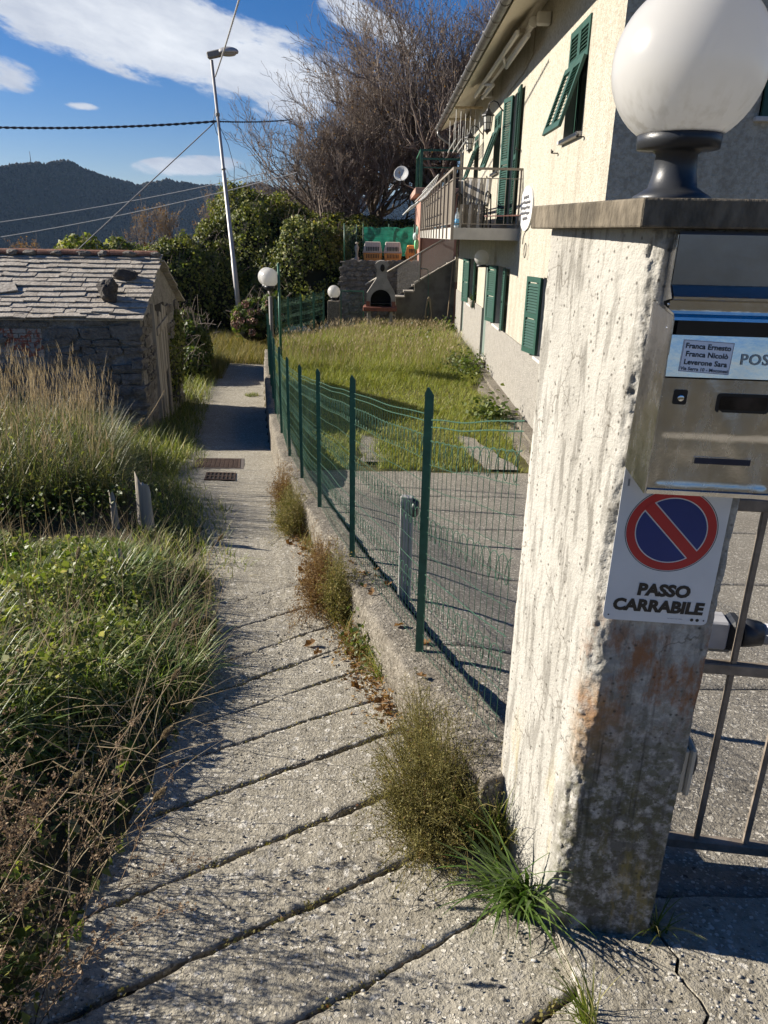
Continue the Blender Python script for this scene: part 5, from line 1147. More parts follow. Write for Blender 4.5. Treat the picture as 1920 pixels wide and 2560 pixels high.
def make_crates():
    M_o = flat('crate_orange', (.62, .27, .06), .5, var=.1); M_g = flat('crate_cream', (.5, .46, .41), .5, var=.06); M_k = flat('crate_shadow', (.04, .03, .025), .9)
    for x0, x1, lab, y in ((-.72, .0, 'orange and grey plastic pet carrier, the left one on the terrace', 29.45), (.06, .74, 'orange and grey plastic pet carrier in the middle of the row', 29.45), (.9, 1.4, 'smaller all-orange pet carrier near the annex pipe', 29.5)):
        t = thing('pet_carrier', lab, 'pet carrier', ((x0 + x1) / 2, y, -.95), 'pet carriers on the terrace'); ht = .72 if x1 < .8 else .62; mid = -.95 + ht * .48; top = -.95 + ht
        def frust(z0, z1, a, b_, nm, mm):
            m = MB(); v = [(x0 + a, y, z0), (x1 - a, y, z0), (x1 - a, y + .9, z0), (x0 + a, y + .9, z0), (x0 + b_, y + b_, z1), (x1 - b_, y + b_, z1), (x1 - b_, y + .9 - b_, z1), (x0 + b_, y + .9 - b_, z1)]
            m.add(v, [(0, 3, 2, 1), (4, 5, 6, 7), (0, 1, 5, 4), (1, 2, 6, 5), (2, 3, 7, 6), (3, 0, 4, 7)]); o = m.build(nm, mm, t); bv = o.modifiers.new('b', 'BEVEL'); bv.width = .025; bv.segments = 2; return o
        frust(-.948, mid - .0155, .04, .0, 'base', M_o); up = frust(mid + .0155, top, 0, .07, 'lid', M_g if x1 < .8 else M_o)
        m = MB(); m.box((x0 - .015, y - .015, mid - .015), (x1 + .015, y + .915, mid + .015), ch=.006); m.build('rim', M_g if x1 < .8 else M_o, t)
        n = 8 if x1 < .8 else 5; slots = MB()
        for k in range(n):
            x = x0 + .14 + (x1 - x0 - .28) * k / (n - 1); slots.box((x - .014, y - .004, mid + .05), (x + .014, y + .03, mid + .2)); slots.box((x - .014, y - .004, mid - .2), (x + .014, y + .06, mid - .06))
        slots.build('vent_slot', M_k, t)
    M_net = mat('shade_net', [(.3, (.03, .17, .12)), (.7, (.06, .27, .2))], 3, 5, .9, .4, 8, stretch=(1, 1, 6), transl=.35)
    t = thing('shade_netting', 'green shade netting stretched on a wire fence behind the pet carriers', 'netting', (.2, 30.8, -.9))
    P = np.zeros((40, 12, 3)); x = np.linspace(-.72, 1.2, 40); P[..., 0] = x[:, None]; P[..., 2] = np.linspace(-.75, .3, 12)[None]; P[..., 1] = 30.8 + .05 * fbm(P, 3, 3); P[..., 2] += .04 * vnoise(P * np.array([4, 1, .1])) * np.linspace(0, 1, 12)[None]
    V, Q = grid(P); np_obj('net', V, Q, M_net, t, smooth=True)
    for xx in (-.75, .25, 1.22): MB().tube([(xx, 30.86, -.95), (xx, 30.86, .42)], .02, 6).build('post', M_green, t)
    f = thing('enclosure_fence', 'fine green mesh enclosure fence on top of the stone retaining wall', 'fence', (-1.3, 28.3, -.9))
    for xx, yy in ((-1.36, 28.2), (-1.0, 30.7), (1.2, 28.2)): MB().tube([(xx, yy, -.95), (xx, yy, .38)], .022, 6).build('post', M_green, f)
    wire_bay((-1.36, 28.2), (1.2, 28.2), -.9, -.9, 1.2, 301, 'wire_mesh', f, vert=.08, rmul=1.3, loops=(), bulge=.01, rows=[.02, .2, .4, .6, .8, 1.0, 1.09]); wire_bay((-1.36, 28.2), (-1.0, 30.7), -.9, -.9, 1.2, 302, 'wire_mesh', f, vert=.1, rmul=1.3, loops=(), bulge=.01, rows=[.02, .2, .4, .6, .8, 1.0])
    s = thing('garden_statue', 'small pale garden statue of a standing figure at the edge of the terrace', 'statue', (-.94, 29, -.9)); M_s = flat('statue_stone', (.42, .38, .32), .8, var=.25, scale=20)
    m = MB(); m.lathe([(.09, -.95), (.09, -.78), (.05, -.76), (.045, -.62), (.075, -.52), (.085, -.42), (.05, -.36), (.03, -.34)], (-.94, 29, 0), 12); m.build('figure', M_s, s); MB().sphere((-.94, 29, -.29), .055, 12, 8).build('head', M_s, s)
    g = thing('plastic_bag', 'green and white plastic bags hung on the annex corner post', 'bag', (1.2, 29, -.4))
    for (x, z, sx, sz, c) in ((1.24, -.28, .09, .2, (.2, .6, .28)), (1.2, -.02, .1, .14, (.5, .62, .6)), (1.26, .16, .05, .18, (.3, .6, .5))): MB().sphere((x, 28.5, z), 1, 12, 8, (sx, .08, sz)).build('bag_fold', flat('bag_%d' % int(c[0] * 10), c, .4), g)
make_crates()
def make_bbq():
    t = thing('masonry_barbecue', 'grey masonry garden barbecue with a tall chimney and arched firebox', 'barbecue', (0, 26.4, -3)); y0 = 25.95
    M_c = mat('bbq_cement', [(.3, (.2, .185, .165)), (.6, (.3, .28, .25))], 5, 7, .95, .5, 40); M_br = flat('bbq_brick', (.2, .075, .05), .9, var=.25, scale=12); M_soot = flat('soot', (.02, .018, .016), .95)
    for x in (-.42, .34): m = MB(); m.box((x - .06, y0 + .1, -3.05), (x + .07, y0 + .7, -2.42), ch=.01); m.build('leg', M_c, t)
    m = MB(); m.box((-.62, y0 - .02, -2.42), (.53, y0 + .85, -2.28), ch=.015); m.build('shelf', M_br, t)
    # body with arch: front outline ring
    out = [(-.5, -2.279), (-.5, -1.84), (-.18, -1.36), (-.17, -1.05), (.17, -1.05), (.18, -1.36), (.46, -1.84), (.46, -2.279)]
    arch = [(.33, -2.279)] + [(-.02 + .35 * math.cos(a), -2.06 + .34 * math.sin(a)) for a in np.linspace(0, math.pi, 15)] + [(-.37, -2.279)]
    poly = [(x, y0 + .1, z) for x, z in out + arch]
    MB().prism(poly, (0, .08, 0)).build('front', M_c, t)
    m = MB(); m.prism([(x, y0 + .64, z) for x, z in out], (0, .06, 0))
    for i in list(range(0, 3)) + list(range(4, 7)):
        a, b_ = out[i], out[i + 1]; m.add([(a[0], y0 + .18, a[1]), (b_[0], y0 + .18, b_[1]), (b_[0], y0 + .64, b_[1]), (a[0], y0 + .64, a[1])], [(0, 1, 2, 3)])
    m.build('hood', M_c, t); m = MB(); m.box((-.44, y0 + .6, -2.27), (.4, y0 + .635, -1.75)); m.build('firebox_back', M_soot, t)
    m = MB(); m.box((-.52, y0 + .08, -2.278), (-.39, y0 + .099, -2.1)); m.box((.35, y0 + .08, -2.278), (.48, y0 + .099, -2.1)); m.build('brick_cheek', M_br, t)
    m = MB(); m.box((-.36, y0 + .12, -2.18), (.32, y0 + .55, -2.165)); m.build('grill', M_iron, t)
    cap = [(-.23, -.95)] + [(.23 * math.cos(a), -.95 + .16 * math.sin(a)) for a in np.linspace(math.pi, 0, 11)][1:-1] + [(.23, -.95), (.19, -.98), (.19, -1.045), (-.19, -1.045), (-.19, -.98)]
    MB().prism([(x, y0 + .08, z) for x, z in cap], (0, .6, 0)).build('chimney_cap', M_c, t)
    m = MB(); m.prism([(.02 + .075 * math.cos(a), y0 + .074, -1.02 + .12 * math.sin(a)) for a in np.linspace(0, 6.283, 20, endpoint=False)], (0, .004, 0)); m.build('flue_opening', M_soot, t)
make_bbq()
# ------------------------------------------------------------------ old stone hut
M_slate = mat('roof_slate', [(.3, (.26, .22, .175)), (.55, (.42, .375, .31)), (.75, (.54, .49, .415))], 3.2, 9, .85, .9, 30, bdist=.015, stops2=[(.38, (.17, .14, .11)), (.62, (.52, .475, .405))], scale2=19, fac2=.4)
M_terra = mat('ridge_terracotta', [(.3, (.14, .065, .042)), (.6, (.26, .125, .08)), (.8, (.3, .24, .19))], 7, 7, .9, .6, 40)
M_oldw = mat('old_wood', [(.3, (.17, .145, .115)), (.55, (.36, .32, .265)), (.8, (.55, .51, .44))], 6, 8, .9, .8, 18, stretch=(1, 1, .08), bdist=.02)
HA = R(5.0); HF = Vector((-3.96, 12.42, -3.62)); HL = Vector((-math.cos(HA), -math.sin(HA), 0)); HD = Vector((-math.sin(HA), math.cos(HA), 0)); HN = -HL
def H(l, d, z): return HF + HL * l + HD * d + Vector((0, 0, z - HF.z))
def make_boulder(name, c, r, seed, m, parent=None):
    me = bpy.data.meshes.new(name); import bmesh
    bm = bmesh.new(); bmesh.ops.create_icosphere(bm, subdivisions=4, radius=1); P = np.array([v.co[:] for v in bm.verts])
    Pn = P + .35 * fbm(P, 1.1, 3, seed)[:, None] * P; cells = np.random.default_rng(seed).normal(size=(9, 3)); cells /= np.linalg.norm(cells, axis=1, keepdims=True)
    for q in cells: d = Pn @ q; Pn -= np.maximum(0, d - .72)[:, None] * q * .85
    Pn += .05 * fbm(P, 5, 3, seed + 4)[:, None] * P
    for v, p in zip(bm.verts, Pn): v.co = p * np.array(r) + np.array(c)
    bm.to_mesh(me); bm.free(); me.materials.append(m); o = bpy.data.objects.new(name, me); return link(o, parent)
def make_hut():
    t = thing('stone_hut', 'old rubble stone hut with a slate roof beside the path', 'hut', tuple(HF)); Ln, Dp, ze, zr_ = 6.6, 3.6, -1.3, -.45
    b = MB()
    front = [H(0, 0, -3.9), H(Ln, 0, -3.9), H(Ln, 0, ze), H(0, 0, ze)]; b.add(front, [(0, 1, 2, 3)])
    b.add([H(0, 0, -3.9), H(0, 0, ze), H(0, Dp / 2, zr_ - .03), H(0, Dp, ze), H(0, Dp, -3.9)], [(0, 1, 2, 3, 4)])
    b.add([H(Ln, 0, -3.9), H(Ln, Dp, -3.9), H(Ln, Dp, ze), H(Ln, Dp / 2, zr_ - .03), H(Ln, 0, ze)], [(0, 1, 2, 3, 4)]); b.add([H(0, Dp, -3.9), H(Ln, Dp, -3.9), H(Ln, Dp, ze), H(0, Dp, ze)], [(0, 3, 2, 1)])
    w = b.build('wall', M_mort, t)
    patch = (1.55, 2.25, -1.98, -1.5)
    def skip(x, z): return patch[0] - .08 < x < patch[1] + .08 and patch[2] - .06 < z + HF.z - .15 < patch[3] + .06
    rubble(w, H(0, 0, -3.77), HL, (0, 0, 1), -HD, 4.6, 2.44, .1, .26, .18, .6, 11, skip, .045, fill=.86, limit=175)
    rubble(w, H(0, 3.52, -3.77), -HD, (0, 0, 1), HN, 3.5, 2.44, .12, .24, .16, .42, 12, lambda x, z: 1.0 < 3.52 - x < 2.15 and z > .3, .02, fill=.5, limit=80)
    # blocked window with flaking red paint
    M_red = mat('flaking_red', [(.46, (.33, .30, .265)), (.51, (.27, .085, .05)), (.56, (.3, .1, .06)), (.59, (.34, .31, .27))], 7, 8, .95, .9, 30, bdist=.02)
    win = MB(); win.add([H(patch[0], -.012, patch[2]), H(patch[1], -.012, patch[2]), H(patch[1], -.012, patch[3]), H(patch[0], -.012, patch[3])], [(0, 1, 2, 3)]); wn = win.build('blocked_window', M_mort, t)
    bk = None; g = np.random.default_rng(4)
    for r_ in range(6):
        for k in range(3):
            x0 = patch[0] + (.0 if r_ % 2 else -.11) + k * .24; x1 = min(patch[1], x0 + .225); x0 = max(patch[0], x0); z0 = patch[2] + .01 + r_ * .078
            if x1 - x0 < .05: continue
            m = MB(); d = .012 + .012 * g.random(); m.prism([H(x0, -.013, z0), H(x1, -.013, z0), H(x1, -.013, z0 + .066), H(x0, -.013, z0 + .066)], -HD * d); m.build('brick', M_red, wn)
    m = MB(); m.prism([H(patch[0] - .12, 0, patch[3] + .02), H(patch[1] + .12, 0, patch[3] + .02), H(patch[1] + .12, 0, patch[3] + .09), H(patch[0] - .12, 0, patch[3] + .09)], -HD * .06); m.build('lintel', M_rub, wn)
    # broken wooden door on the gable
    dr = MB(); dr.prism([H(-.002, 1.05, -3.5), H(-.002, 2.1, -3.5), H(-.002, 2.1, -1.25), H(-.002, 1.05, -1.25)], HN * .02); door = dr.build('door', flat('door_dark', (.03, .025, .02), .9), t)
    for d0, d1, z0, z1 in ((1.06, 1.24, -2.9, -1.3), (1.27, 1.42, -3.3, -1.42), (1.46, 1.66, -3.45, -1.36), (1.7, 1.86, -2.5, -1.25), (1.9, 2.08, -3.4, -1.3)):
        m = MB(); m.prism([H(-.024, d0, z0), H(-.024, d1, z0 + .06), H(-.024, d1, z1 - .05), H(-.024, d0, z1)], HN * .025); m.build('plank', M_oldw, door)
    m = MB(); m.prism([H(-.05, 1.04, -1.75), H(-.05, 2.1, -1.62), H(-.05, 2.1, -1.5), H(-.05, 1.04, -1.62)], HN * .03); m.prism([H(-.0, .95, -3.5), H(-.0, 1.045, -3.5), H(-.0, 1.045, -1.2), H(-.0, .95, -1.2)], HN * .06); m.build('door_frame', M_oldw, door)
    # roof: bed, slates, rear slope, ridge
    sl = (zr_ - ze) / (Dp / 2); d0 = -.14; ov = -.12
    def S(l, d, lift=0): return H(l, d, ze + sl * d) + (Vector((0, 0, 1)) - HD * sl).normalized() * lift
    b = MB(); b.prism([S(ov + .03, d0 + .03, -.02), S(ov + .03, Dp / 2, -.02), S(ov + .03, Dp / 2, .0), S(ov + .03, d0 + .03, .0)], HL * (Ln + .2)); bed = b.build('roof', M_slate, t)
    g = np.random.default_rng(9); rows = 13; ex = (Dp / 2 - d0) / rows; n = 0
    for r_ in range(rows):
        l = ov + g.uniform(-.03, .01)
        while l < 4.9:
            wd = g.uniform(.17, .52); a = l + .004; c = l + wd - .004; dd0 = d0 + r_ * ex + g.normal() * .012; dd1 = dd0 + ex * 1.55; tk = g.uniform(.014, .026); lf = .012 + g.uniform(0, .01); tw = g.normal() * .004
            if g.random() < .06: dd0 += .03
            sk = g.normal() * .006
            v = [S(a, dd0 + sk, lf + .018), S(c, dd0 - sk, lf + .018 + tw), S(c, dd1, lf - .004 + tw), S(a, dd1, lf - .004)]; v += [S(a, dd0 + sk, lf + .018 + tk), S(c, dd0 - sk, lf + .018 + tk + tw), S(c, dd1, lf + .003 + tw), S(a, dd1, lf + .003)]
            m = MB(); m.add(v, [(0, 3, 2, 1), (4, 5, 6, 7), (0, 1, 5, 4), (1, 2, 6, 5), (2, 3, 7, 6), (3, 0, 4, 7)]); m.build('slate', M_slate, bed); n += 1; l += wd
    for (l, d, az) in ((2.75, .78, .5), (2.3, .62, -.35)):   # slipped slates lying askew
        m = MB(); q = [(-.24, -.13), (.26, -.09), (.2, .14), (-.2, .12)]; ca, sa = math.cos(az), math.sin(az); pts = [(l + x * ca - y * sa, d + x * sa + y * ca) for x, y in q]
        m.add([S(x, y, .06) for x, y in pts] + [S(x, y, .08) for x, y in pts], [(0, 3, 2, 1), (4, 5, 6, 7), (0, 1, 5, 4), (1, 2, 6, 5), (2, 3, 7, 6), (3, 0, 4, 7)]); m.build('slate', M_slate, bed)
    def S2(l, d, lift=0): return H(l, d, zr_ - sl * (d - Dp / 2)) + (Vector((0, 0, 1)) + HD * sl).normalized() * lift
    for r_ in range(7):
        e0 = Dp + .2 - r_ * .25; m = MB(); v = [S2(ov - .02 + .015 * (r_ % 3), e0, .02), S2(Ln, e0, .02), S2(Ln, e0 - .34, .0), S2(ov, e0 - .34, .0)]; v += [p + Vector((0, 0, .028)) for p in v]
        m.add(v, [(0, 3, 2, 1), (4, 5, 6, 7), (0, 1, 5, 4), (1, 2, 6, 5), (2, 3, 7, 6), (3, 0, 4, 7)]); m.build('rear_slate_course', M_slate, bed)
    l = -.05; k = 0
    while l < 4.8:
        m = MB(); pts = [(math.cos(a) * .1, math.sin(a) * .085) for a in np.linspace(0, math.pi, 9)]
        prof = [H(l, Dp / 2 + p[0], zr_ + .03 + p[1]) for p in pts] + [H(l, Dp / 2 + p[0] * .82, zr_ + .03 + p[1] * .82) for p in pts[::-1]]
        m.prism(prof, HL * .41 + Vector((0, 0, .01 * (k % 2)))); m.build('ridge_tile', M_terra, bed)
        make_boulder('mortar_lump', H(l + .02 + .05 * (k % 3), Dp / 2 - .07, zr_ + .05), (.11 + .04 * (k % 2), .08, .06), 30 + k, M_rub, bed); l += .42; k += 1
    return n
make_hut()
M_bould = mat('boulder_rock', [(.3, (.035, .03, .028)), (.55, (.075, .066, .058)), (.75, (.16, .145, .125))], 6, 9, .95, 1.0, 20, bdist=.04)
bd = make_boulder('roof_boulder', tuple(H(.52, .35, -1.3 + .35 * .47 + .19)), (.19, .19, .23), 3, M_bould); tag(bd, 'dark lumpy boulder holding down the slates near the eaves of the hut', 'boulder', 'boulders on the hut roof')
bd = make_boulder('roof_boulder', tuple(H(.40, 1.02, -1.3 + 1.02 * .47 + .1)), (.26, .16, .13), 8, M_bould); tag(bd, 'flatter pale boulder lying higher up on the hut roof near the ridge', 'boulder', 'boulders on the hut roof')
# ------------------------------------------------------------------ street lamp, cables
M_galv = mat('galvanised', [(.3, (.30, .29, .28)), (.7, (.44, .43, .42))], 5, 6, .5, .1, 30, .3, stretch=(1, 1, .2))
def make_streetlamp():
    t = thing('street_lamp', 'tall leaning galvanised street lamp in front of the ivy hedge', 'street lamp', (-5.17, 28, -3.5))
    a, b = Vector((-5.16, 28, -3.6)), Vector((-5.71, 28, 5.3)); P = [a.lerp(b, k) for k in (0, .3, .301, .62, .621, 1)]
    MB().tube(P, [.1, .09, .078, .07, .056, .05], 12).build('pole', M_galv, t)
    M_al = flat('lamp_grey', (.2, .19, .17), .6); m = MB(); m.box((-.02, -.12, -.1), (.42, .12, .1), Matrix.Translation((-5.82, 28, 5.42)) @ Matrix.Rotation(R(-12), 4, 'Y'), .03); m.build('lamp_arm', M_al, t)
    m = MB(); m.sphere((0, 0, 0), 1, 18, 10, (.36, .2, .16)); hd = m.build('lamp_head', M_galv, t); 
    for v in hd.data.vertices:
        x, y, z = v.co; z = max(z, -.04); v.co = (x - 5.17, y + 28, z + 5.53 + x * .05)
    m = MB(); m.sphere((-5.17, 28, 5.48), 1, 14, 8, (.28, .15, .07)); m.build('lamp_lens', flat('lens_clear', (.35, .33, .3), .2), t)
    for k in (.63, .82, .815): MB().tube([a.lerp(b, k), a.lerp(b, k + .006)], .075, 10).build('clamp', M_al, t)
    q = MB(); q.tube([a.lerp(b, .84) + Vector((-.06, 0, 0)), a.lerp(b, .80) + Vector((-.16, 0, 0)), a.lerp(b, .76) + Vector((-.1, 0, 0)), a.lerp(b, .74)], .012, 5); q.tube([a.lerp(b, .79), a.lerp(b, .72) + Vector((.25, 0, 0)), a.lerp(b, .64) + Vector((.38, 0, 0)), a.lerp(b, .56) + Vector((.28, 0, 0)), a.lerp(b, .5) + Vector((.05, 0, 0))], .01, 5); q.build('loose_cable', M_iron, t)
make_streetlamp()
def cable(name, label, p, q, r, sag, m, twist=0.0):
    p, q = Vector(p), Vector(q); n = 60 if twist else 24; L = (q - p).length; ts = np.linspace(0, 1, n if not twist else int(L / twist * 8)); paths = []
    for ph in ((0,) if not twist else (0, math.pi)):
        P = np.array([np.array(p.lerp(q, float(t))) for t in ts]); P[:, 2] -= sag * 4 * ts * (1 - ts)
        if twist: a = ts * L / twist * 2 * math.pi + ph; P[:, 2] += r * np.cos(a); P[:, 0] += r * np.sin(a) * .7; P[:, 1] += r * np.sin(a) * .7
        paths.append(P)
    V, Q = tubes(np.array(paths), r, 4); o = np_obj(name, V, Q, m); tag(o, label, 'cable')
M_cabl = flat('cable_grey', (.16, .16, .17), .6); M_cabd = flat('cable_dark', (.03, .04, .06), .5); M_cabw = flat('cable_pale', (.4, .4, .4), .5)
cable('overhead_cable', 'twisted overhead cable rising steeply from the street lamp out of the top of the view', (-5.62, 28, 4.83), (-1.9, 14, 4.75), .014, .1, M_cabw, .32)
cable('overhead_cable', 'dark horizontal overhead cable left of the street lamp pole', (-14.5, 28, 3.2), (-5.69, 28, 3.5), .022, .12, M_cabd, .5)
cable('overhead_cable', 'dark overhead cable running from the pole into the bare trees', (-5.69, 28, 3.5), (-4.2, 37, 4.75), .016, .05, M_cabd, .5)
cable('stay_wire', 'diagonal stay wire from the street lamp down behind the hut roof', (-5.69, 28, 3.5), (-13.9, 24, -4.3), .018, .0, M_cabl)
cable('overhead_wire', 'upper of two thin pale wires crossing in front of the mountain', (-19.25, 40, .28), (-2.0, 40, 3.72), .018, .25, M_cabw)
cable('overhead_wire', 'lower of two thin pale wires crossing in front of the mountain', (-14.5, 30, -.32), (-3.2, 30, 2.12), .014, .15, M_cabw)

# ------------------------------------------------------------------ mountain and far forest
RIDGE = [(-2600, 60), (-1500, 130), (-1000, 125), (-800, 106), (-706, 104), (-646, 109), (-591, 113), (-560, 108), (-537, 98), (-504, 88), (-462, 78), (-419, 84), (-368, 82), (-300, 77), (-230, 82), (-153, 70), (0, 62), (200, 80), (500, 60), (1200, 90), (2600, 40)]
RP, RD, RN = np.array([-560, 1300.]), np.array([.6, .8]), np.array([.8, -.6])      # the crest runs away to the right, its near flank faces away from the sun
def mount_p(s, t):
    s = np.asarray(s, float); t = np.asarray(t, float); x0 = RP[0] + RD[0] * s; y0 = RP[1] + RD[1] * s; k = x0 / y0 * 1500
    h = np.interp(k, *zip(*RIDGE)) * y0 / 1500; P = np.stack([s / 90, t / 260, 0 * s], -1)
    spur = 26 * (1 - 2 * np.abs(vnoise(P, 5))) * np.clip(t / 130, 0, 1) + 3 * vnoise(np.stack([s / 22, t / 40, 0 * s], -1), 3)
    z = h - np.where(t > 0, .80 * t, -.45 * t) - 5 * np.clip(t / 30, 0, 1) + spur
    return np.stack([x0 + RN[0] * t, y0 + RN[1] * t, np.maximum(z, -175)], -1)
def make_mountain():
    M_m = mat('mountain_forest_floor', [(.35, (.018, .016, .012)), (.6, (.03, .026, .018)), (.8, (.025, .027, .014))], .02, 8, .95)
    S_, T_ = np.meshgrid(np.linspace(-900, 2600, 420), np.concatenate([np.linspace(-600, -20, 12), np.linspace(-10, 420, 90)]), indexing='ij'); V, Q = grid(mount_p(S_, T_)); tag(np_obj('hill', V, Q, M_m, smooth=True), kind='structure')
    g = np.random.default_rng(3); n = 42000; s = g.uniform(-480, 1500, n); t = np.where(g.random(n) < .3, g.uniform(-14, 25, n), g.uniform(0, 330, n)); P = mount_p(s, t)
    import bmesh
    bm = bmesh.new(); bmesh.ops.create_icosphere(bm, subdivisions=1, radius=1); B = np.array([v.co[:] for v in bm.verts]); F = np.array([[v.index for v in f.verts] for f in bm.faces]); bm.free()
    F = F[:40]
    r = g.uniform(1.6, 3.0, n) * (P[:, 1] / 1400); jit = 1 + .22 * g.normal(size=(n, len(B), 1)); V = B[None] * jit * r[:, None, None] * np.array([1, 1, 1.4]); V = V + (P + np.stack([0 * r, 0 * r, r * .8], -1))[:, None]; Q = (F[None] + (np.arange(n) * len(B))[:, None, None]).reshape(-1, 3)
    M_f = mat('far_trees', island=[(0, (.018, .017, .012)), (.4, (.032, .027, .02)), (.75, (.055, .043, .032)), (1, (.028, .034, .016))], stops=[(0, (0, 0, 0))], rough=.95)
    tag(np_obj('distant_forest', V.reshape(-1, 3), Q, M_f), 'dark wooded slope of the distant mountain', kind='stuff')
    m = mount_p(np.array([-2.]), np.array([0.]))[0]; t = thing('radio_mast', 'tiny radio mast on the mountain top', 'mast', tuple(m)); MB().tube([(m[0], m[1], m[2] - 3), (m[0], m[1], m[2] + 19)], [.8, .3], 5).build('mast_pole', M_iron, t)
make_mountain()
def make_haze():
    m = bpy.data.materials.new('haze'); m.use_nodes = True; nt = m.node_tree; nt.nodes.clear(); out = nt.nodes.new('ShaderNodeOutputMaterial'); pv = nt.nodes.new('ShaderNodeVolumePrincipled')
    pv.inputs['Color'].default_value = (.45, .68, 1.0, 1); pv.inputs['Density'].default_value = HAZE; pv.inputs['Anisotropy'].default_value = 0.0; nt.links.new(pv.outputs[0], out.inputs['Volume'])
    HZ0 = min(min(v.co.z for v in o.data.vertices) for o in COL.objects if o.name in ('ground', 'hill')) - 1
    MB().box((-5400, -5400, HZ0), (5400, 5400, 172)).build('haze', m)['kind'] = 'stuff'
HAZE = .00006
if HAZE: make_haze()

# ------------------------------------------------------------------ ivy hedge masses
def ivy_mass(name, label, ell, n, seed, size=.11, mats=None, category='hedge', group=None, core=.86, flo=-9):
    g = np.random.default_rng(seed); t = thing(name, label, category, (ell[0][0][0], ell[0][0][1], -3.4), group)
    cs = MB(); area = np.array([e[1][0] * e[1][2] + e[1][0] * e[1][1] + e[1][1] * e[1][2] for e in ell]); cnt = (n * area / area.sum()).astype(int); Cs = []; Ns = []
    for (c, r), k in zip(ell, cnt):
        c = np.array(c); r = np.array(r); d = g.normal(size=(k, 3)); d[:, 2] = np.where(d[:, 2] < -.5, -d[:, 2], d[:, 2]); d /= np.linalg.norm(d, axis=1, keepdims=True)
        rad = 1 + .2 * fbm(d * r + c, .8, 3, seed) + .12 * vnoise((d * r + c) * 3.2, seed + 2) + np.abs(g.normal(0, .035, k)) - .11 * g.random(k) ** 2
        p = c + d * r * rad[:, None]; Cs.append(p); nn = d / r; Ns.append(nn / np.linalg.norm(nn, axis=1, keepdims=True))
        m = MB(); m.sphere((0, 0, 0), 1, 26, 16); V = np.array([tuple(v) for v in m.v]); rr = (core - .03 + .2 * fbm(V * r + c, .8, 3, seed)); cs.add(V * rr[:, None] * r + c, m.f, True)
    C = np.concatenate(Cs); Nn = np.concatenate(Ns); inside = np.zeros(len(C), bool)
    for (c, r) in ell: inside |= (((C - np.array(c)) / (np.array(r) * .84)) ** 2).sum(1) < 1
    keep = ~inside & (C[:, 2] > flo); C = C[keep]; Nn = Nn[keep]
    cs.build('dark_core', flat('ivy_inner_' + str(seed), (.012, .014, .007), .95), t)  # solid dark lumps added to block see-through, coloured like the shade inside
    sz = size * g.uniform(.6, 1.25, len(C)); V, Q = leaves(C, sz, sz * .8, .45, seed, Nn); np_obj('leaves', V, Q, mats or M_ivy, t)
    P = C[g.random(len(C)) < .03]; d = g.normal(size=P.shape) * .2; d[:, 2] += .2; V, Q = tubes(np.stack([P, P + d * .6, P + d + np.array([0, 0, -.04])], 1), .006, 3); np_obj('shoots', V, Q, M_twig, t)['kind'] = 'stuff'
    return t
ivy_mass('ivy_hedge', 'tallest dark ivy-covered mass behind the street lamp', [((-5.1, 31.4, -1.5), (2.1, 1.8, 3.15)), ((-6.5, 31.1, -1.7), (1.5, 1.6, 2.2)), ((-3.8, 31.8, -1.4), (1.5, 1.6, 2.3))], 34000, 61)
ivy_mass('ivy_hedge', 'rounded ivy bush between the tall ivy mass and the terrace wall', [((-2.7, 30.0, -1.6), (1.5, 1.6, 2.1)), ((-3.8, 30.2, -2.1), (1.3, 1.2, 1.6)), ((-2.1, 30.6, -.9), (.9, 1.2, 1.3))], 21000, 62)
ivy_mass('ivy_hedge', 'low ivy shrubs between the hut roof and the street lamp', [((-7.8, 29.6, -2.2), (1.5, 1.5, 1.8)), ((-6.5, 30.0, -2.4), (1.3, 1.1, 1.7)), ((-9.1, 29.8, -2.2), (1.3, 1.5, 1.5)), ((-5.3, 30.3, -2.9), (1.2, 1.0, 1.2))], 24000, 63)
ivy_mass('ivy_hedge', 'dark ivy growing over the bank above the terrace, under the bare trees', [((-.8, 33.4, -.6), (1.4, 1.2, 1.25)), ((.9, 33.8, -.5), (1.5, 1.2, 1.1)), ((-2.6, 33.5, -.5), (1.6, 1.3, 1.3))], 14000, 64)
ivy_mass('ivy_arch', 'small arching clump of ivy on the verge beside the hut', [((-5.0, 19.8, -2.9), (.5, .7, .78)), ((-4.75, 18.8, -3.15), (.45, .6, .5)), ((-5.3, 20.9, -2.8), (.55, .7, .8))], 6500, 65, .1, M_leafmix, 'shrub')
ivy_mass('gable_ivy', 'ivy creeping up the gable end of the stone hut', [((-4.22, 15.0, -2.75), (.16, .75, .85)), ((-4.3, 15.7, -2.3), (.2, .45, .8))], 2600, 66, .09, M_ivy, 'climbing plant')
def hydrangea():
    t = ivy_mass('hydrangea_bush', 'hydrangea bush with faded pinkish brown flower heads beyond the fence', [((-4.1, 25.2, -2.75), (.75, .7, .75)), ((-3.5, 25.0, -2.6), (.6, .6, .8))], 2600, 67, .17, M_leafmix, 'shrub')
    g = np.random.default_rng(5); M_h = mat('faded_flower', island=[(0, (.16, .075, .06)), (.6, (.28, .15, .12)), (1, (.33, .24, .16))], stops=[(0, (0, 0, 0))], rough=.8)
    for k in range(14):
        c = np.array([-4.0 + g.uniform(-.8, .8), 24.55 + g.uniform(-.1, .2), -2.55 + g.uniform(-.5, .5)]); d = g.normal(size=(90, 3)); d /= np.linalg.norm(d, axis=1, keepdims=True); V, Q = leaves(c + d * .12, .05, .05, .6, k, d); np_obj('flower_head', V, Q, M_h, t)
hydrangea()
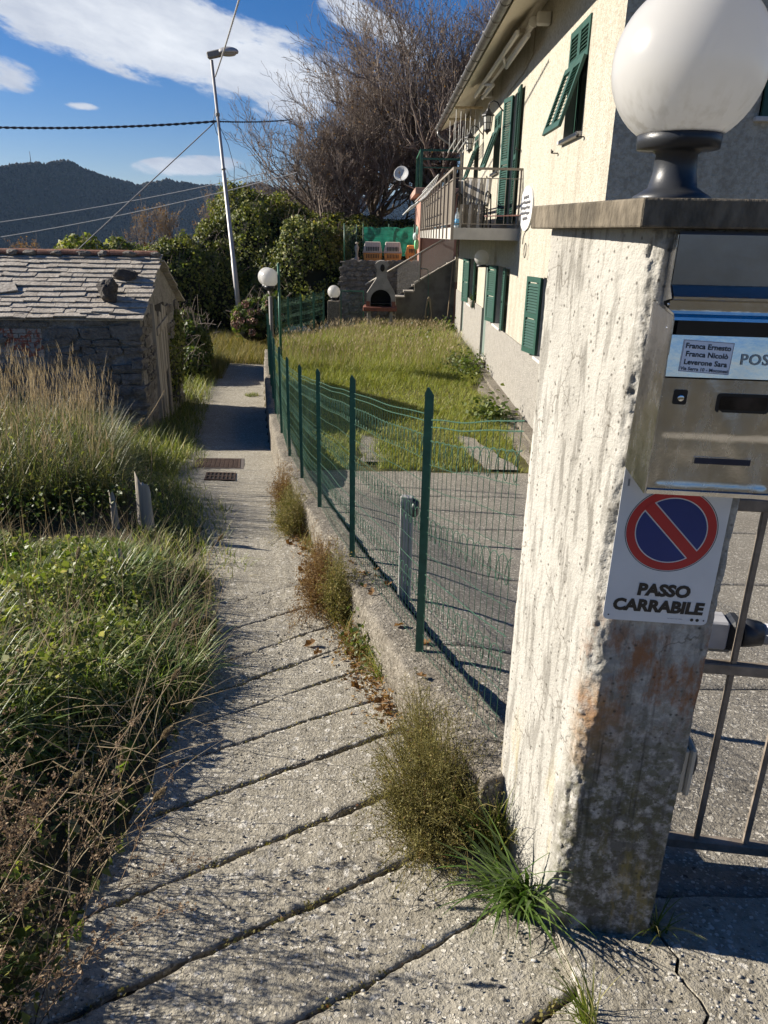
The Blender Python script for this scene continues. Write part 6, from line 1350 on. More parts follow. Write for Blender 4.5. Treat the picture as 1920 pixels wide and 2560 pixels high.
for k, (x, y, lab) in enumerate(((-11.2, 29, 'yellow-green leafy bush showing above the hut ridge'), (-9.9, 29.5, 'smaller green bush above the hut ridge, nearer the ivy'))):
    ivy_mass('leafy_bush', lab, [((x, y, -1.35 - .1 * k), (.95 - .2 * k, .8, 1.1)), ((x + .7, y, -1.8), (.7, .7, .9))], 1800, 70 + k, .16, M_lush, 'shrub', core=.5)

# ------------------------------------------------------------------ bare trees
def grow(base, height, r0, seed, levels, n0=1, spread=.6, lean=(0, 0), upb=.35, ratio=.62, droop=0.0):
    """vectorised branching: returns a list of (paths, radii) per level"""
    g = np.random.default_rng(seed); Pn = 6
    base = np.array(base, float); paths = []
    for k in range(n0):
        d = np.array([lean[0] + g.normal() * .12, lean[1] + g.normal() * .12, 1.0]); d /= np.linalg.norm(d); t = np.linspace(0, 1, Pn)[:, None]
        p = base + d * t * height * g.uniform(.85, 1.05) + np.cumsum(g.normal(size=(Pn, 3)) * .035 * height * (t > 0), 0); paths.append(p)
    cur = np.array(paths); rad = np.linspace(1, .38, Pn)[None] * r0 * np.ones((n0, 1)); out = [(cur, rad)]
    for (nc, rr, t0) in levels:
        n = len(cur); t = g.uniform(t0, 1.0, (n, nc)); t[:, 0] = 1.0; f = t * (Pn - 1); i = np.clip(f.astype(int), 0, Pn - 2); fr = (f - i)[..., None]; ar = np.arange(n)[:, None]
        p0 = cur[ar, i] * (1 - fr) + cur[ar, i + 1] * fr; tan = cur[ar, i + 1] - cur[ar, i]; tan /= np.linalg.norm(tan, axis=-1, keepdims=True) + 1e-9
        rp = rad[ar, i] * (1 - fr[..., 0]) + rad[ar, i + 1] * fr[..., 0]; plen = np.linalg.norm(cur[:, -1] - cur[:, 0], axis=-1)[:, None]
        q = g.normal(size=p0.shape); q -= (q * tan).sum(-1, keepdims=True) * tan; q /= np.linalg.norm(q, axis=-1, keepdims=True) + 1e-9
        sp = spread * g.uniform(.7, 1.35, t.shape)[..., None]; d = tan + q * sp; d[..., 2] += upb * g.uniform(.3, 1.2, t.shape); d /= np.linalg.norm(d, axis=-1, keepdims=True)
        L = plen * rr * g.uniform(.7, 1.25, t.shape) * (1.15 - .45 * t); s = np.linspace(0, 1, Pn)[None, None, :, None]; P = p0[:, :, None] + d[:, :, None] * s * L[..., None, None]
        wob = np.cumsum(g.normal(size=P.shape) * .045 * L[..., None, None], 2); wob -= wob[:, :, :1]; P = P + wob; P[..., 2] += (upb * .35 * L[..., None] * np.linspace(0, 1, Pn) ** 2) - droop * L[..., None] * np.linspace(0, 1, Pn) ** 2
        cur = P.reshape(-1, Pn, 3); r_ = np.minimum(rp * .78, .9 * rp); rad = (r_[..., None] * np.linspace(1, .42, Pn)).reshape(-1, Pn); out.append((cur, rad))
    return out
def tree(name, label, base, height, r0, seed, levels, leafn=0, category='tree', group='bare trees behind the house', rmin=.006, **kw):
    t = thing(name, label, category, tuple(base), group); lv = grow(base, height, r0, seed, levels, **kw)
    V, Q = cat(*[tubes(p, np.maximum(r, rmin), 7 if k == 0 else 5) for k, (p, r) in enumerate(lv[:2])]); np_obj('trunk', V, Q, M_bark, t, smooth=True)
    V, Q = cat(*[tubes(p, np.maximum(r, rmin), 3) for p, r in lv[2:]]); np_obj('crown', V, Q, M_twig, t)
    if leafn:
        g = np.random.default_rng(seed); tips = lv[-1][0][:, 2:].reshape(-1, 3); C = tips[g.integers(0, len(tips), leafn)] + g.normal(size=(leafn, 3)) * .05; V, Q = leaves(C, .09, .05, .0, seed); np_obj('dry_leaves', V, Q, M_deadleaf, t)
    return t
LV = [(7, .82, .25), (5, .72, .2), (5, .64, .15), (5, .6, .15), (3, .62, .15)]
tree('bare_tree', 'largest bare tree filling the sky behind the annex, a few brown leaves left', (1.5, 35, -1.6), 4.9, .24, 201, LV, 2600, n0=3, spread=.78, upb=.30, rmin=.0072)
tree('bare_tree', 'bare tree on the left edge of the grove, leaning out over the ivy hedge', (-1.9, 35, -1.8), 3.6, .19, 212, LV, 900, n0=3, spread=.8, lean=(-.12, 0), upb=.26, rmin=.0072)
tree('bare_tree', 'bare tree half hidden behind the house eaves', (3.0, 34.5, -1.5), 4.6, .2, 203, LV, 2600, n0=3, spread=.75, upb=.34, rmin=.0072)
tree('bare_tree', 'spreading low bare tree between the ivy hedge and the grove', (-3.3, 37, -2.4), 2.9, .15, 204, LV[:1] + LV[1:], 300, n0=2, spread=.9, lean=(-.15, 0), upb=.18, rmin=.0072)
tree('bare_tree', 'bare tree in the middle of the grove, behind the largest one', (-.4, 37.5, -1.8), 4.8, .22, 205, LV, 700, n0=2, spread=.8, upb=.3, rmin=.0072)
LS = [(5, .8, .2), (5, .65, .2), (4, .6, .2), (3, .55, .2)]
for k, (x, y, h, s, lab) in enumerate(((-8.7, 33, 1.5, 301, 'sparse thin tree in front of the mountain, left of the ivy'), (-7.4, 34, 1.5, 302, 'sparse thin tree in front of the mountain, touching the ivy'), (-10.0, 33, 1.15, 303, 'sparse thin tree in front of the mountain, nearest the stay wire'), (-14.4, 32, .75, 304, 'thin leafless shrub above the left end of the hut ridge'), (-12.9, 32, .7, 305, 'thin leafless shrub above the hut ridge, second from the left'))):
    tree('thin_tree', lab, (x, y, -2.1), h, .05, s, LS, 420, group='thin trees beyond the hut', n0=2, spread=.5, upb=.5, rmin=.005)
# ------------------------------------------------------------------ grasses and weeds
def scatter(n, x0, x1, y0, y1, seed, keep=None):
    g = np.random.default_rng(seed); x = g.uniform(x0, x1, n); y = g.uniform(y0, y1, n)
    if keep is not None: k = keep(x, y, g); x, y = x[k], y[k]
    return x, y, g
def lawn_grass():
    def inside(x, y, g):
        a = np.where(y > 20.3, -2.9 + .36 * (y - 20.3), xw(y) + .25); t1 = (y < 11.4) & (np.abs(x - (-.22 + .04 * y - .4)) < .16 * (12.2 - y) / 2); t2 = (y < 11.4) & (np.abs(x - (1.35 + (11.4 - y) * .16)) < .09 + .1 * (11.4 - y))
        n = fbm(np.stack([x, y, 0 * x], -1), .9, 3, 3)
        return (x > a) & (y > 9.55 + .05 * n) & ~(t1 & (g.random(len(x)) < .93)) & ~(t2 & (g.random(len(x)) < .95)) & (g.random(len(x)) < .75 + .35 * n) & (y < 27.0) & ((x < 2.02 + .2 * n) | (g.random(len(x)) < .08))
    x, y, g = scatter(150000, -3, 2.45, 9.5, 27, 11, inside); P = np.stack([x, y, 0 * x], -1); n = fbm(P, .7, 3, 9); h = (.05 + .05 * g.random(len(x)) + .05 * np.clip(n, 0, 1)) + sst(14.5, 19, y) * (.16 + .16 * g.random(len(x)) + .1 * n); h = np.maximum(h * (1 - .45 * sst(22.5, 25.5, y)), .03)
    V, Q = blades(np.stack([x, y, 0 * x - 2.98], -1), h * 1.15, .009 + .004 * g.random(len(x)), g.uniform(0, 6.28, len(x)), g.uniform(.05, .5, len(x)), g.uniform(.3, 1.2, len(x)), 2)
    tag(np_obj('lawn_grass', V, Q, M_grass), 'overgrown yellow-green lawn grass in the garden', kind='stuff')
    x, y, g = scatter(5200, -3, 2.2, 17, 27, 12, inside); h = (.4 + .28 * g.random(len(x))) * (1 - .4 * sst(22.5, 25.5, y)); B = np.stack([x, y, 0 * x - 2.98], -1); az = g.uniform(0, 6.28, len(x)); ln = g.uniform(0, .25, len(x))
    V, Q = blades(B, h, .006, az, ln, .25, 3); top = B + np.stack([np.cos(az) * np.sin(ln + .12) * h, np.sin(az) * np.sin(ln + .12) * h, h * .97], -1); V2, Q2 = blades(top - [0, 0, .05], .09, .016, az, .2, .8, 2); V, Q = cat((V, Q), (V2, Q2))
    tag(np_obj('seed_grass', V, Q, M_straw), 'pale grass seed heads over the far lawn', kind='stuff')
    # broad leaved weeds at the house foot and corner
    for c, r, n_, lab in (((2.1, 24.9), (.4, .6), 500, 'leafy weed clump at the far house corner'), ((1.95, 17.5), (.4, 1.3), 700, 'broad-leaved weeds along the foot of the house'), ((1.9, 12.6), (.35, .5), 350, 'grassy green tuft by the foot of the house'), ((1.3, 22.0), (.7, .9), 450, 'patch of broad-leaved green weeds in the tall lawn')):
        gg = np.random.default_rng(n_); C = np.stack([c[0] + gg.normal(size=n_) * r[0] * .5, c[1] + gg.normal(size=n_) * r[1] * .5, -2.93 + np.abs(gg.normal(size=n_)) * .16], -1); V, Q = leaves(C, .1, .07, .6, n_); o = np_obj('weed_clump', V, Q, M_leafmix); tag(o, lab, kind='stuff')
lawn_grass()
M_weed = mat('bank_weed', island=[(0, (.05, .075, .016)), (.4, (.12, .15, .032)), (.8, (.22, .25, .06)), (1, (.36, .33, .13))], stops=[(0, (0, 0, 0))], rough=.5, transl=.4, spec=.35)
M_fresh = mat('fresh_grass', island=[(0, (.06, .11, .02)), (.45, (.13, .2, .04)), (.8, (.24, .29, .08)), (1, (.38, .36, .17))], stops=[(0, (0, 0, 0))], rough=.42, transl=.4, spec=.45)
def bank():
    bump = lambda x, y: fbm(np.stack([x, y, 0 * x], -1), 2.4, 3, 6)
    # low leafy weeds over the near bank
    def kp(x, y, g): d = xl(y) - x; return (d > -.07 + .09 * fbm(np.stack([x, y, 0 * x], -1), 3, 2, 4)) & ~((np.abs(y - 5.5) < .8) & (d < .4)) & (g.random(len(x)) < np.clip(.5 + d + .5 * bump(x, y), .3, 1))
    x, y, g = scatter(60000, -4.6, -.5, .35, 4.9, 21, kp); d = xl(y) - x; hh = (.04 + .13 * sst(0, .5, d) + .11 * np.clip(bump(x, y), -.4, 1)) * sst(-.1, .25, d + .05) * (1 - .6 * sst(3.8, 4.6, y))
    C = np.stack([x, y, ground_z(x, y) + .02 + np.maximum(.01, hh) * g.random(len(x)) ** .6], -1); s = .014 + .042 * g.random(len(x)) ** 1.8; V, Q = leaves(C, s, s * .7, .45, 22); tag(np_obj('ground_cover', V, Q, M_weed), 'small-leaved weeds covering the near bank', kind='stuff')
    # short fine grass between them
    def kg(x, y, g): d = xl(y) - x; n = fbm(np.stack([x, y, 0 * x], -1), 1.1, 3, 14); return (d > .03) & (g.random(len(x)) < np.clip(.35 + n * .9 + .2 * sst(2, 3.5, y), .05, 1))
    x, y, g = scatter(52000, -4.8, -.6, .3, 5.0, 23, kg); d = xl(y) - x; h = np.maximum(.05, (.08 + .16 * g.random(len(x)) + .06 * bump(x, y)) * (.55 + .45 * sst(0, .6, d)) * (1 - .6 * sst(3.8, 4.5, y)))
    V, Q = blades(np.stack([x, y, ground_z(x, y)], -1), h * 1.25, g.uniform(.003, .007, len(x)), g.uniform(0, 6.28, len(x)), g.uniform(.1, .8, len(x)), g.uniform(.4, 2.1, len(x)), 4); tag(np_obj('bank_grass', V, Q, M_lush), 'fine green grass on the near bank', kind='stuff')
    # tussocks of broader fresh blades arching outwards
    cx, cy, g = scatter(760, -4.6, -.75, .6, 4.7, 29, lambda x, y, g: (xl(y) - x > .12) & (g.random(len(x)) < np.clip(.25 + .4 * sst(1.5, 3, y) + .8 * bump(x, y), .05, 1))); k = 85; N = len(cx) * k
    a = g.uniform(0, 6.28, N); rr = .10 * np.sqrt(g.random(N)); X = np.repeat(cx, k) + rr * np.cos(a); Y = np.repeat(cy, k) + rr * np.sin(a); sc = np.repeat(g.uniform(.65, 1.25, len(cx)), k); h = g.uniform(.14, .36, N) * sc * (1 - .45 * sst(4.0, 4.7, Y))
    V, Q = blades(np.stack([X, Y, ground_z(X, Y)], -1), h, g.uniform(.0045, .0105, N), a + g.normal(size=N) * .7, g.uniform(.1, .7, N), g.uniform(.4, 2.2, N), 5); tag(np_obj('grass_tussocks', V, Q, M_fresh), 'bright arching grass tussocks on the near bank', kind='stuff')
    # dry stems tangled through the bank
    x, y, g = scatter(16000, -4.2, -.55, .3, 4.9, 24, lambda x, y, g: (xl(y) - x > -.02) & (g.random(len(x)) < np.clip(.35 + .6 * fbm(np.stack([x, y, 0 * x], -1), 1.4, 2, 31), .1, 1)))
    h = g.uniform(.15, .5, len(x)); V, Q = blades(np.stack([x, y, ground_z(x, y)], -1), h, g.uniform(.0018, .0036, len(x)), g.uniform(0, 6.28, len(x)), g.uniform(0, 1.1, len(x)), g.uniform(-.4, 1.2, len(x)), 4); tag(np_obj('dry_stems', V, Q, M_straw), 'dry tangled stems through the near bank', kind='stuff')
    x, y, g = scatter(6500, -4.2, -.6, .3, 4.7, 34, lambda x, y, g: (xl(y) - x > 0) & (g.random(len(x)) < np.clip(.3 + .9 * fbm(np.stack([x, y, 0 * x], -1), 1.2, 2, 53), .02, 1)))
    V, Q = blades(np.stack([x, y, ground_z(x, y) + g.uniform(.02, .2, len(x))], -1), g.uniform(.1, .34, len(x)), g.uniform(.0025, .006, len(x)), g.uniform(0, 6.28, len(x)), g.uniform(.9, 1.6, len(x)), g.uniform(-.3, .6, len(x)), 3); tag(np_obj('dead_thatch', V, Q, M_straw), 'flattened dead grass matted over the near bank', kind='stuff')
    # brown seeded stalks at the lower left corner, leaning over the path
    N = 165; g = np.random.default_rng(25); y = g.uniform(.5, 1.8, N); x = xl(y) - g.uniform(-.02, .75, N) ; z = ground_z(x, y); az = g.uniform(-.9, 1.3, N); L = g.uniform(.3, .62, N); ln = g.uniform(.05, .7, N); st = np.linspace(0, 1, 9); P = np.zeros((N, 9, 3)); p = np.stack([x, y, z], -1)
    for i in range(9):
        P[:, i] = p; a = ln + .5 * st[i] + .1 * np.sin(i + az); p = p + np.stack([np.cos(az) * np.sin(a), np.sin(az) * np.sin(a), np.cos(a)], -1) * (L / 8)[:, None]
    T = tubes(P, np.linspace(.0018, .0008, 9)[None], 3); tw = []; Cn = []
    for i in range(3, 9):
        for k in range(4): d = g.normal(size=(N, 3)); d[:, 2] += .7; d /= np.linalg.norm(d, axis=1, keepdims=True); e = P[:, i] + d * (.05 * (1.15 - .09 * i) * g.uniform(.5, 1.1, (N, 1))); tw.append(np.stack([P[:, i], (P[:, i] + e) / 2, e], 1)); Cn += [e, (P[:, i] * .4 + e * .6) + g.normal(size=e.shape) * .004]
    T2 = tubes(np.concatenate(tw), .0007, 3); C = np.concatenate(Cn); C = np.concatenate([C, C + g.normal(size=C.shape) * .005]); T3 = leaves(C, .0085, .0065, 0, 26); V, Q = cat(T, T2, T3); tag(np_obj('dry_seed_stalks', V, Q, M_brownst), 'brown dry stalks with seed capsules leaning over the path edge', kind='stuff')
    # foxtail heads
    spots = [(-.95, 2.3, .55, .9), (-.86, 1.75, .5, .3), (-.8, 1.5, .48, .2), (-.9, 2.05, .5, .6), (-1.15, 3.9, .5, .5), (-.98, 1.3, .6, .4), (-1.3, 2.6, .6, 1.5)]
    for k, (fx, fy, L_, az) in enumerate(spots):
        z = float(ground_z(fx, fy)); pts = []; p = np.array([fx, fy, z])
        for i in range(9): pts.append(p.copy()); a = .25 + .07 * i; p = p + np.array([math.cos(az) * math.sin(a), math.sin(az) * math.sin(a), math.cos(a)]) * L_ / 8
        tt = tubes(np.array(pts)[None], .0014, 4); q = np.array(pts); ax = q[-1] - q[-2]; ax /= np.linalg.norm(ax); gg = np.random.default_rng(k); m_ = 420; u = gg.random(m_); dd = gg.normal(size=(m_, 3)); dd -= (dd @ ax)[:, None] * ax; dd /= np.linalg.norm(dd, axis=1, keepdims=True); b = q[-1] + ax * (u * .055)[:, None]; rr = .0075 * np.sin(np.pi * (.12 + .85 * u))[:, None]; hr = tubes(np.stack([b, b + dd * rr * .7 + ax * .004, b + dd * rr * 1.5 + ax * .009], 1), .0004, 3); V, Q = cat(tt, hr); o = np_obj('foxtail_grass', V, Q, M_straw); tag(o, ['foxtail grass stem with a bristly head, farther of the bank edge', 'foxtail stem bending over the path, second from the near corner', 'foxtail head low over the path edge', 'foxtail with its head beside the seed stalks', 'foxtail standing by the wooden stumps', 'foxtail nearest the lower left corner', 'foxtail deeper inside the bank grass'][k], 'grass stem', 'foxtail grasses on the bank')
    # larger lobed yellow green leaves
    g = np.random.default_rng(28); N = 130; y = g.uniform(.6, 4.6, N); x = xl(y) - g.uniform(.1, 1.3, N); C = np.stack([x, y, ground_z(x, y) + g.uniform(.04, .12, N)], -1); parts = []
    for k in range(5): off = g.normal(size=(N, 3)) * .014; parts.append(leaves(C + off, g.uniform(.035, .06, N), g.uniform(.025, .04, N), .8, 40 + k))
    V, Q = cat(*parts); tag(np_obj('vine_leaves', V, Q, mat('vine_leaf', island=[(0, (.06, .11, .02)), (.6, (.13, .2, .03)), (1, (.25, .25, .05))], stops=[(0, (0, 0, 0))], rough=.4, transl=.4)), 'broader bright vine leaves in the near bank', kind='stuff')
bank()
def tall_clump():
    def kp(x, y, g): d = xl(y) - x; e = fbm(np.stack([x, y, 0 * x], -1), .8, 2, 41); return (d > .55 + .35 * sst(6, 6.8, y) + .2 * e) & (((x + 4.7) / 2.75) ** 2 + ((y - 7.5) / 2.65) ** 2 < 1.0 + .2 * e)
    x, y, g = scatter(80000, -7.6, -1.6, 4.6, 10.6, 41, kp); d = xl(y) - x; env = np.clip(1.35 - (((x + 4.6) / 2.9) ** 2 + ((y - 7.5) / 3.0) ** 2), .15, 1) ** .5; h = (.32 + .45 * g.random(len(x))) * env
    V, Q = blades(np.stack([x, y, ground_z(x, y)], -1), h * 1.2, g.uniform(.006, .013, len(x)), g.uniform(0, 6.28, len(x)), g.uniform(.02, .55, len(x)), g.uniform(.1, 2.0, len(x)), 4); tag(np_obj('tall_grass', V, Q, mat('tall_green_grass', island=[(0, (.05, .075, .02)), (.5, (.115, .13, .04)), (.85, (.18, .175, .065)), (1, (.27, .23, .11))], stops=[(0, (0, 0, 0))], rough=.45, transl=.35)), 'tall green grass clump in front of the hut', kind='stuff')
    x, y, g = scatter(2000, -7.6, -1.7, 5.8, 10.6, 42, kp); env = np.clip(1.15 - (((x + 4.6) / 3.0) ** 2 + ((y - 8.0) / 2.8) ** 2), .15, 1) ** .5; h = g.uniform(.75, 1.42, len(x)) * env; az = g.uniform(-.6, 1.2, len(x)) + 3.0 * (g.random(len(x)) < .4); ln = g.uniform(0, .14, len(x)); B = np.stack([x, y, ground_z(x, y)], -1)
    V, Q = blades(B, h, .0055, az, ln, .12, 4); tp = []
    for k in range(7):
        f = .72 + .28 * g.random(len(x)); a = ln + .06 * f; p = B + np.stack([np.cos(az) * np.sin(a), np.sin(az) * np.sin(a), np.cos(a)], -1) * (h * f)[:, None]; tp.append(blades(p, .09 + .05 * g.random(len(x)), .006, g.uniform(0, 6.28, len(x)), .12, .4, 2))
    V, Q = cat((V, Q), *tp); tag(np_obj('straw_stalks', V, Q, M_straw), 'straw-coloured seed stalks standing above the tall grass', kind='stuff')
    def kl(x, y, g): d = xl(y) - x; return (d > .3) & (((x + 4.2) / 2.9) ** 2 + ((y - 7.6) / 2.9) ** 2 < 1)
    x, y, g = scatter(8000, -6.5, -1.4, 4.8, 6.2, 43, kl); C = np.stack([x, y, ground_z(x, y) + .34 * g.random(len(x)) ** 1.3], -1); s = g.uniform(.02, .045, len(x)); V, Q = leaves(C, s, s * .7, .3, 44); tag(np_obj('bramble_leaves', V, Q, M_leafmix), 'bramble and ivy leaves under the tall grass', kind='stuff')
    x, y, g = scatter(16000, -7.4, -1.6, 4.7, 10, 47, kp); C = np.stack([x, y, ground_z(x, y) + g.uniform(.1, .62, len(x)) * np.clip(1.35 - (((x + 4.6) / 2.9) ** 2 + ((y - 7.5) / 3.0) ** 2), .2, 1)], -1); s = g.uniform(.02, .06, len(x)); V, Q = leaves(C, s, s * .45, .2, 48); tag(np_obj('mixed_leaves', V, Q, M_lush), 'small leaves mixed into the tall grass clump', kind='stuff')
    # one long pale stalk leaning to the right
    for (p, q, lab) in (((-2.9, 8.0, -2.3), (-2.35, 8.0, -1.62), 'long pale straw stalk leaning right across the hut corner'), ((-2.42, 7.2, -2.7), (-2.3, 7.2, -1.85), 'thin bent straw stalk by the hut corner')):
        P = np.array([np.array(p) + (np.array(q) - np.array(p)) * t + np.array([.05 * math.sin(3 * t), 0, 0]) for t in np.linspace(0, 1, 9)]); tt = tubes(P[None], np.linspace(.006, .0025, 9)[None], 4); g = np.random.default_rng(3); u = g.random(60); C = P[0] + (P[-1] - P[0]) * (.25 + .3 * u)[:, None] + g.normal(size=(60, 3)) * .012; V, Q = cat(tt, leaves(C, .03, .008, 0, 3)); o = np_obj('straw_stalk', V, Q, M_straw); tag(o, lab, 'grass stem')
tall_clump()
def verges():
    def kv(x, y, g): d = xl(y) - x; hut = (y > 12.2) & (y < 16.3) & (x < -3.9 - .08 * (y - 12.3)); return (d > -.12 + .1 * fbm(np.stack([x, y, 0 * x], -1), 2, 2, 4)) & (d < np.where(y < 12.2, 1.4, 3.2)) & ~hut
    x, y, g = scatter(60000, -10, -2.2, 8.6, 27, 51, kv); h = (.1 + .3 * g.random(len(x))) * sst(-.15, .3, xl(y) - x + .06); V, Q = blades(np.stack([x, y, ground_z(x, y)], -1), np.maximum(.05, h) * 1.2, .011, g.uniform(0, 6.28, len(x)), g.uniform(.05, .5, len(x)), g.uniform(.3, 1.5, len(x)), 3); tag(np_obj('verge_grass', V, Q, M_lush), 'green grass on the verge between the path and the hut', kind='stuff')
    x, y, g = scatter(34000, -9, -2.6, 19, 28, 52, lambda x, y, g: (xl(y) - x > -.1) | ((y > 21.4) & (x < -3.0 + .33 * (y - 21)))); h = .12 + .42 * g.random(len(x)); V, Q = blades(np.stack([x, y, ground_z(x, y)], -1), h, .014, g.uniform(0, 6.28, len(x)), g.uniform(.05, .5, len(x)), g.uniform(.3, 1.3, len(x)), 3); tag(np_obj('dry_verge_grass', V, Q, M_yelweed), 'yellowing grass around the bend at the far end of the path', kind='stuff')
    def k2(x, y, g): d = xl(y) - x; return (d > -.18 + .12 * fbm(np.stack([x, y, 0 * x], -1), 2, 2, 8)) & (d < .55) & (y > 4.55)
    x, y, g = scatter(24000, -4.8, -.9, 4.5, 12, 53, k2); h = .04 + .13 * g.random(len(x)); V, Q = blades(np.stack([x, y, ground_z(x, y)], -1), h * 1.3, .009, g.uniform(0, 6.28, len(x)), g.uniform(.05, .6, len(x)), g.uniform(.4, 1.7, len(x)), 3); tag(np_obj('path_edge_grass', V, Q, M_lush), 'soft grass spilling over the left edge of the path', kind='stuff')
verges()
def twiggy(name, label, c, rx_, ry_, h, n, seed, m, leaf=.008, nl=6, lean=(0, 0), group='weeds along the low wall', cat_='plant', wire=.0011):
    g = np.random.default_rng(seed); a = g.uniform(0, 6.28, n); rr = np.sqrt(g.random(n)); B = np.stack([c[0] + rx_ * .35 * rr * np.cos(a), c[1] + ry_ * .35 * rr * np.sin(a), np.full(n, c[2])], -1); q_ = g.uniform(.5, 1.15, n) * (1 + .35 * vnoise(np.stack([np.cos(a) * 1.7, np.sin(a) * 1.7, 0 * a], -1), seed)); q_ = np.where(g.random(n) < .07, q_ * 1.3, q_); E = np.stack([c[0] + rx_ * rr * q_ * np.cos(a) + lean[0] * g.random(n), c[1] + ry_ * rr * q_ * np.sin(a) + lean[1], c[2] + h * g.uniform(.22, 1.05, n) * (1.08 - .55 * rr ** 2) * (.75 + .35 * q_)], -1)
    t = np.linspace(0, 1, 6)[None, :, None]; P = B[:, None] * (1 - t) + E[:, None] * t; P[..., 2] += (np.sin(t[..., 0] * np.pi) * .12 * h); P += np.cumsum(g.normal(size=P.shape) * .012 * h / .4, 1) * (t > 0); T = tubes(P, np.linspace(wire * 1.4, wire * .6, 6)[None], 3); Cs = []
    tw = []
    for k in range(nl): f = g.uniform(.2, 1, n) * 4.999; i = f.astype(int); fr = (f - i)[:, None]; p = P[np.arange(n), i] * (1 - fr) + P[np.arange(n), i + 1] * fr; e = p + g.normal(size=p.shape) * .022 + [0, 0, .012]; tw.append(np.stack([p, (p + e) / 2, e], 1)); Cs += [e, p + (e - p) * .55 + g.normal(size=p.shape) * .006, e + g.normal(size=p.shape) * .012]
    T2 = tubes(np.concatenate(tw), wire * .5, 3); C = np.concatenate(Cs); s = leaf * g.uniform(.6, 1.4, len(C)); V, Q = cat(T, T2, leaves(C, s, s * .5, .2, seed)); o = np_obj(name, V, Q, m); tag(o, label, cat_, group); return o
def tuft(name, label, c, r, n, h, seed, w=.007, m=None, bend=(.5, 1.7), group='grass tufts along the low wall', az=None):
    g = np.random.default_rng(seed); a = g.uniform(0, 6.28, n); B = np.stack([c[0] + r * np.sqrt(g.random(n)) * np.cos(a), c[1] + r * np.sqrt(g.random(n)) * np.sin(a), np.full(n, c[2])], -1); A = g.uniform(0, 6.28, n) if az is None else az + g.normal(size=n) * .9
    V, Q = blades(B, h * g.uniform(.5, 1.1, n), w * g.uniform(.6, 1.2, n), A, g.uniform(.05, .5, n), g.uniform(*bend, n), 7); o = np_obj(name, V, Q, m or M_lush); tag(o, label, 'grass', group)
def zz(x, y): return float(zp(y)) if x < xw(y) else float(zw(y))
twiggy('dry_shrub', 'large olive-brown twiggy shrub at the foot of the wall next to the gate pillar', (.21, 1.97, -1.88), .27, .42, .36, 640, 71, M_olive, .0075, 9, (-.06, 0), 'weeds along the low wall')
twiggy('dry_shrub', 'wispy upper part of the dry shrub growing against the wall', (.2, 2.4, -1.95), .13, .22, .3, 220, 72, M_olive, .007, 7)
twiggy('weed_clump', 'rust-brown weed clump half way along the wall', (-.36, 4.3, -2.22), .17, .62, .33, 430, 73, M_rusty, .011, 8)
twiggy('weed_clump', 'yellowish feathery weed at the wall just before the drain cover', (-.78, 6.25, -2.5), .17, .75, .36, 420, 74, M_yelweed, .012, 7)
twiggy('weed_clump', 'brown feathery weed farthest along the wall', (-1.0, 7.4, -2.67), .15, .6, .4, 220, 75, M_rusty, .013, 6)
twiggy('weed_clump', 'ochre weed clump next to the rust-brown one', (-.22, 3.95, -2.17), .12, .25, .42, 260, 76, M_yelweed, .012, 7)
g_ = np.random.default_rng(77); C_ = np.stack([-.02 + g_.normal(size=420) * .06, 3.5 + g_.normal(size=420) * .12, -2.1 + np.abs(g_.normal(size=420)) * .09], -1); V_, Q_ = leaves(C_, .035, .022, .5, 77); tag(np_obj('weed_clump', V_, Q_, M_leafmix), 'dark green leafy weed at the wall behind the grass tuft', kind='stuff')
tuft('grass_tuft', 'bright grass tuft spilling from the wall beside the path', (.06, 3.12, -2.05), .06, 150, .26, 81)
tuft('grass_tuft', 'large glossy grass tuft growing at the corner of the gate pillar', (.43, 1.62, -1.83), .05, 120, .32, 82, .014, mat('glossy_grass', island=[(0, (.05, .10, .02)), (.6, (.11, .18, .04)), (1, (.2, .27, .08))], stops=[(0, (0, 0, 0))], rough=.32, transl=.3, spec=.5), az=R(215))
tuft('grass_tuft', 'grass tuft behind the pillar base, rising through the shrub', (.40, 1.84, -1.86), .05, 130, .34, 83, .006, bend=(.1, .9))
tuft('grass_tuft', 'small grass tuft in the crack of the apron', (.53, 1.24, -1.785), .03, 46, .17, 84, .005, az=R(150))
tuft('grass_tuft', 'tiny grass tuft between the pillar and the gate', (.80, 1.52, -1.82), .02, 26, .16, 85, .006)
tuft('grass_tuft', 'tuft inside the fence near the first green post', (.5, 2.75, -2.0), .06, 90, .2, 86, .006, group=None)
tuft('grass_tuft', 'small green tuft in the path at the hut shadow', (-2.95, 16.9, -3.52), .16, 200, .13, 87, .01, group=None)
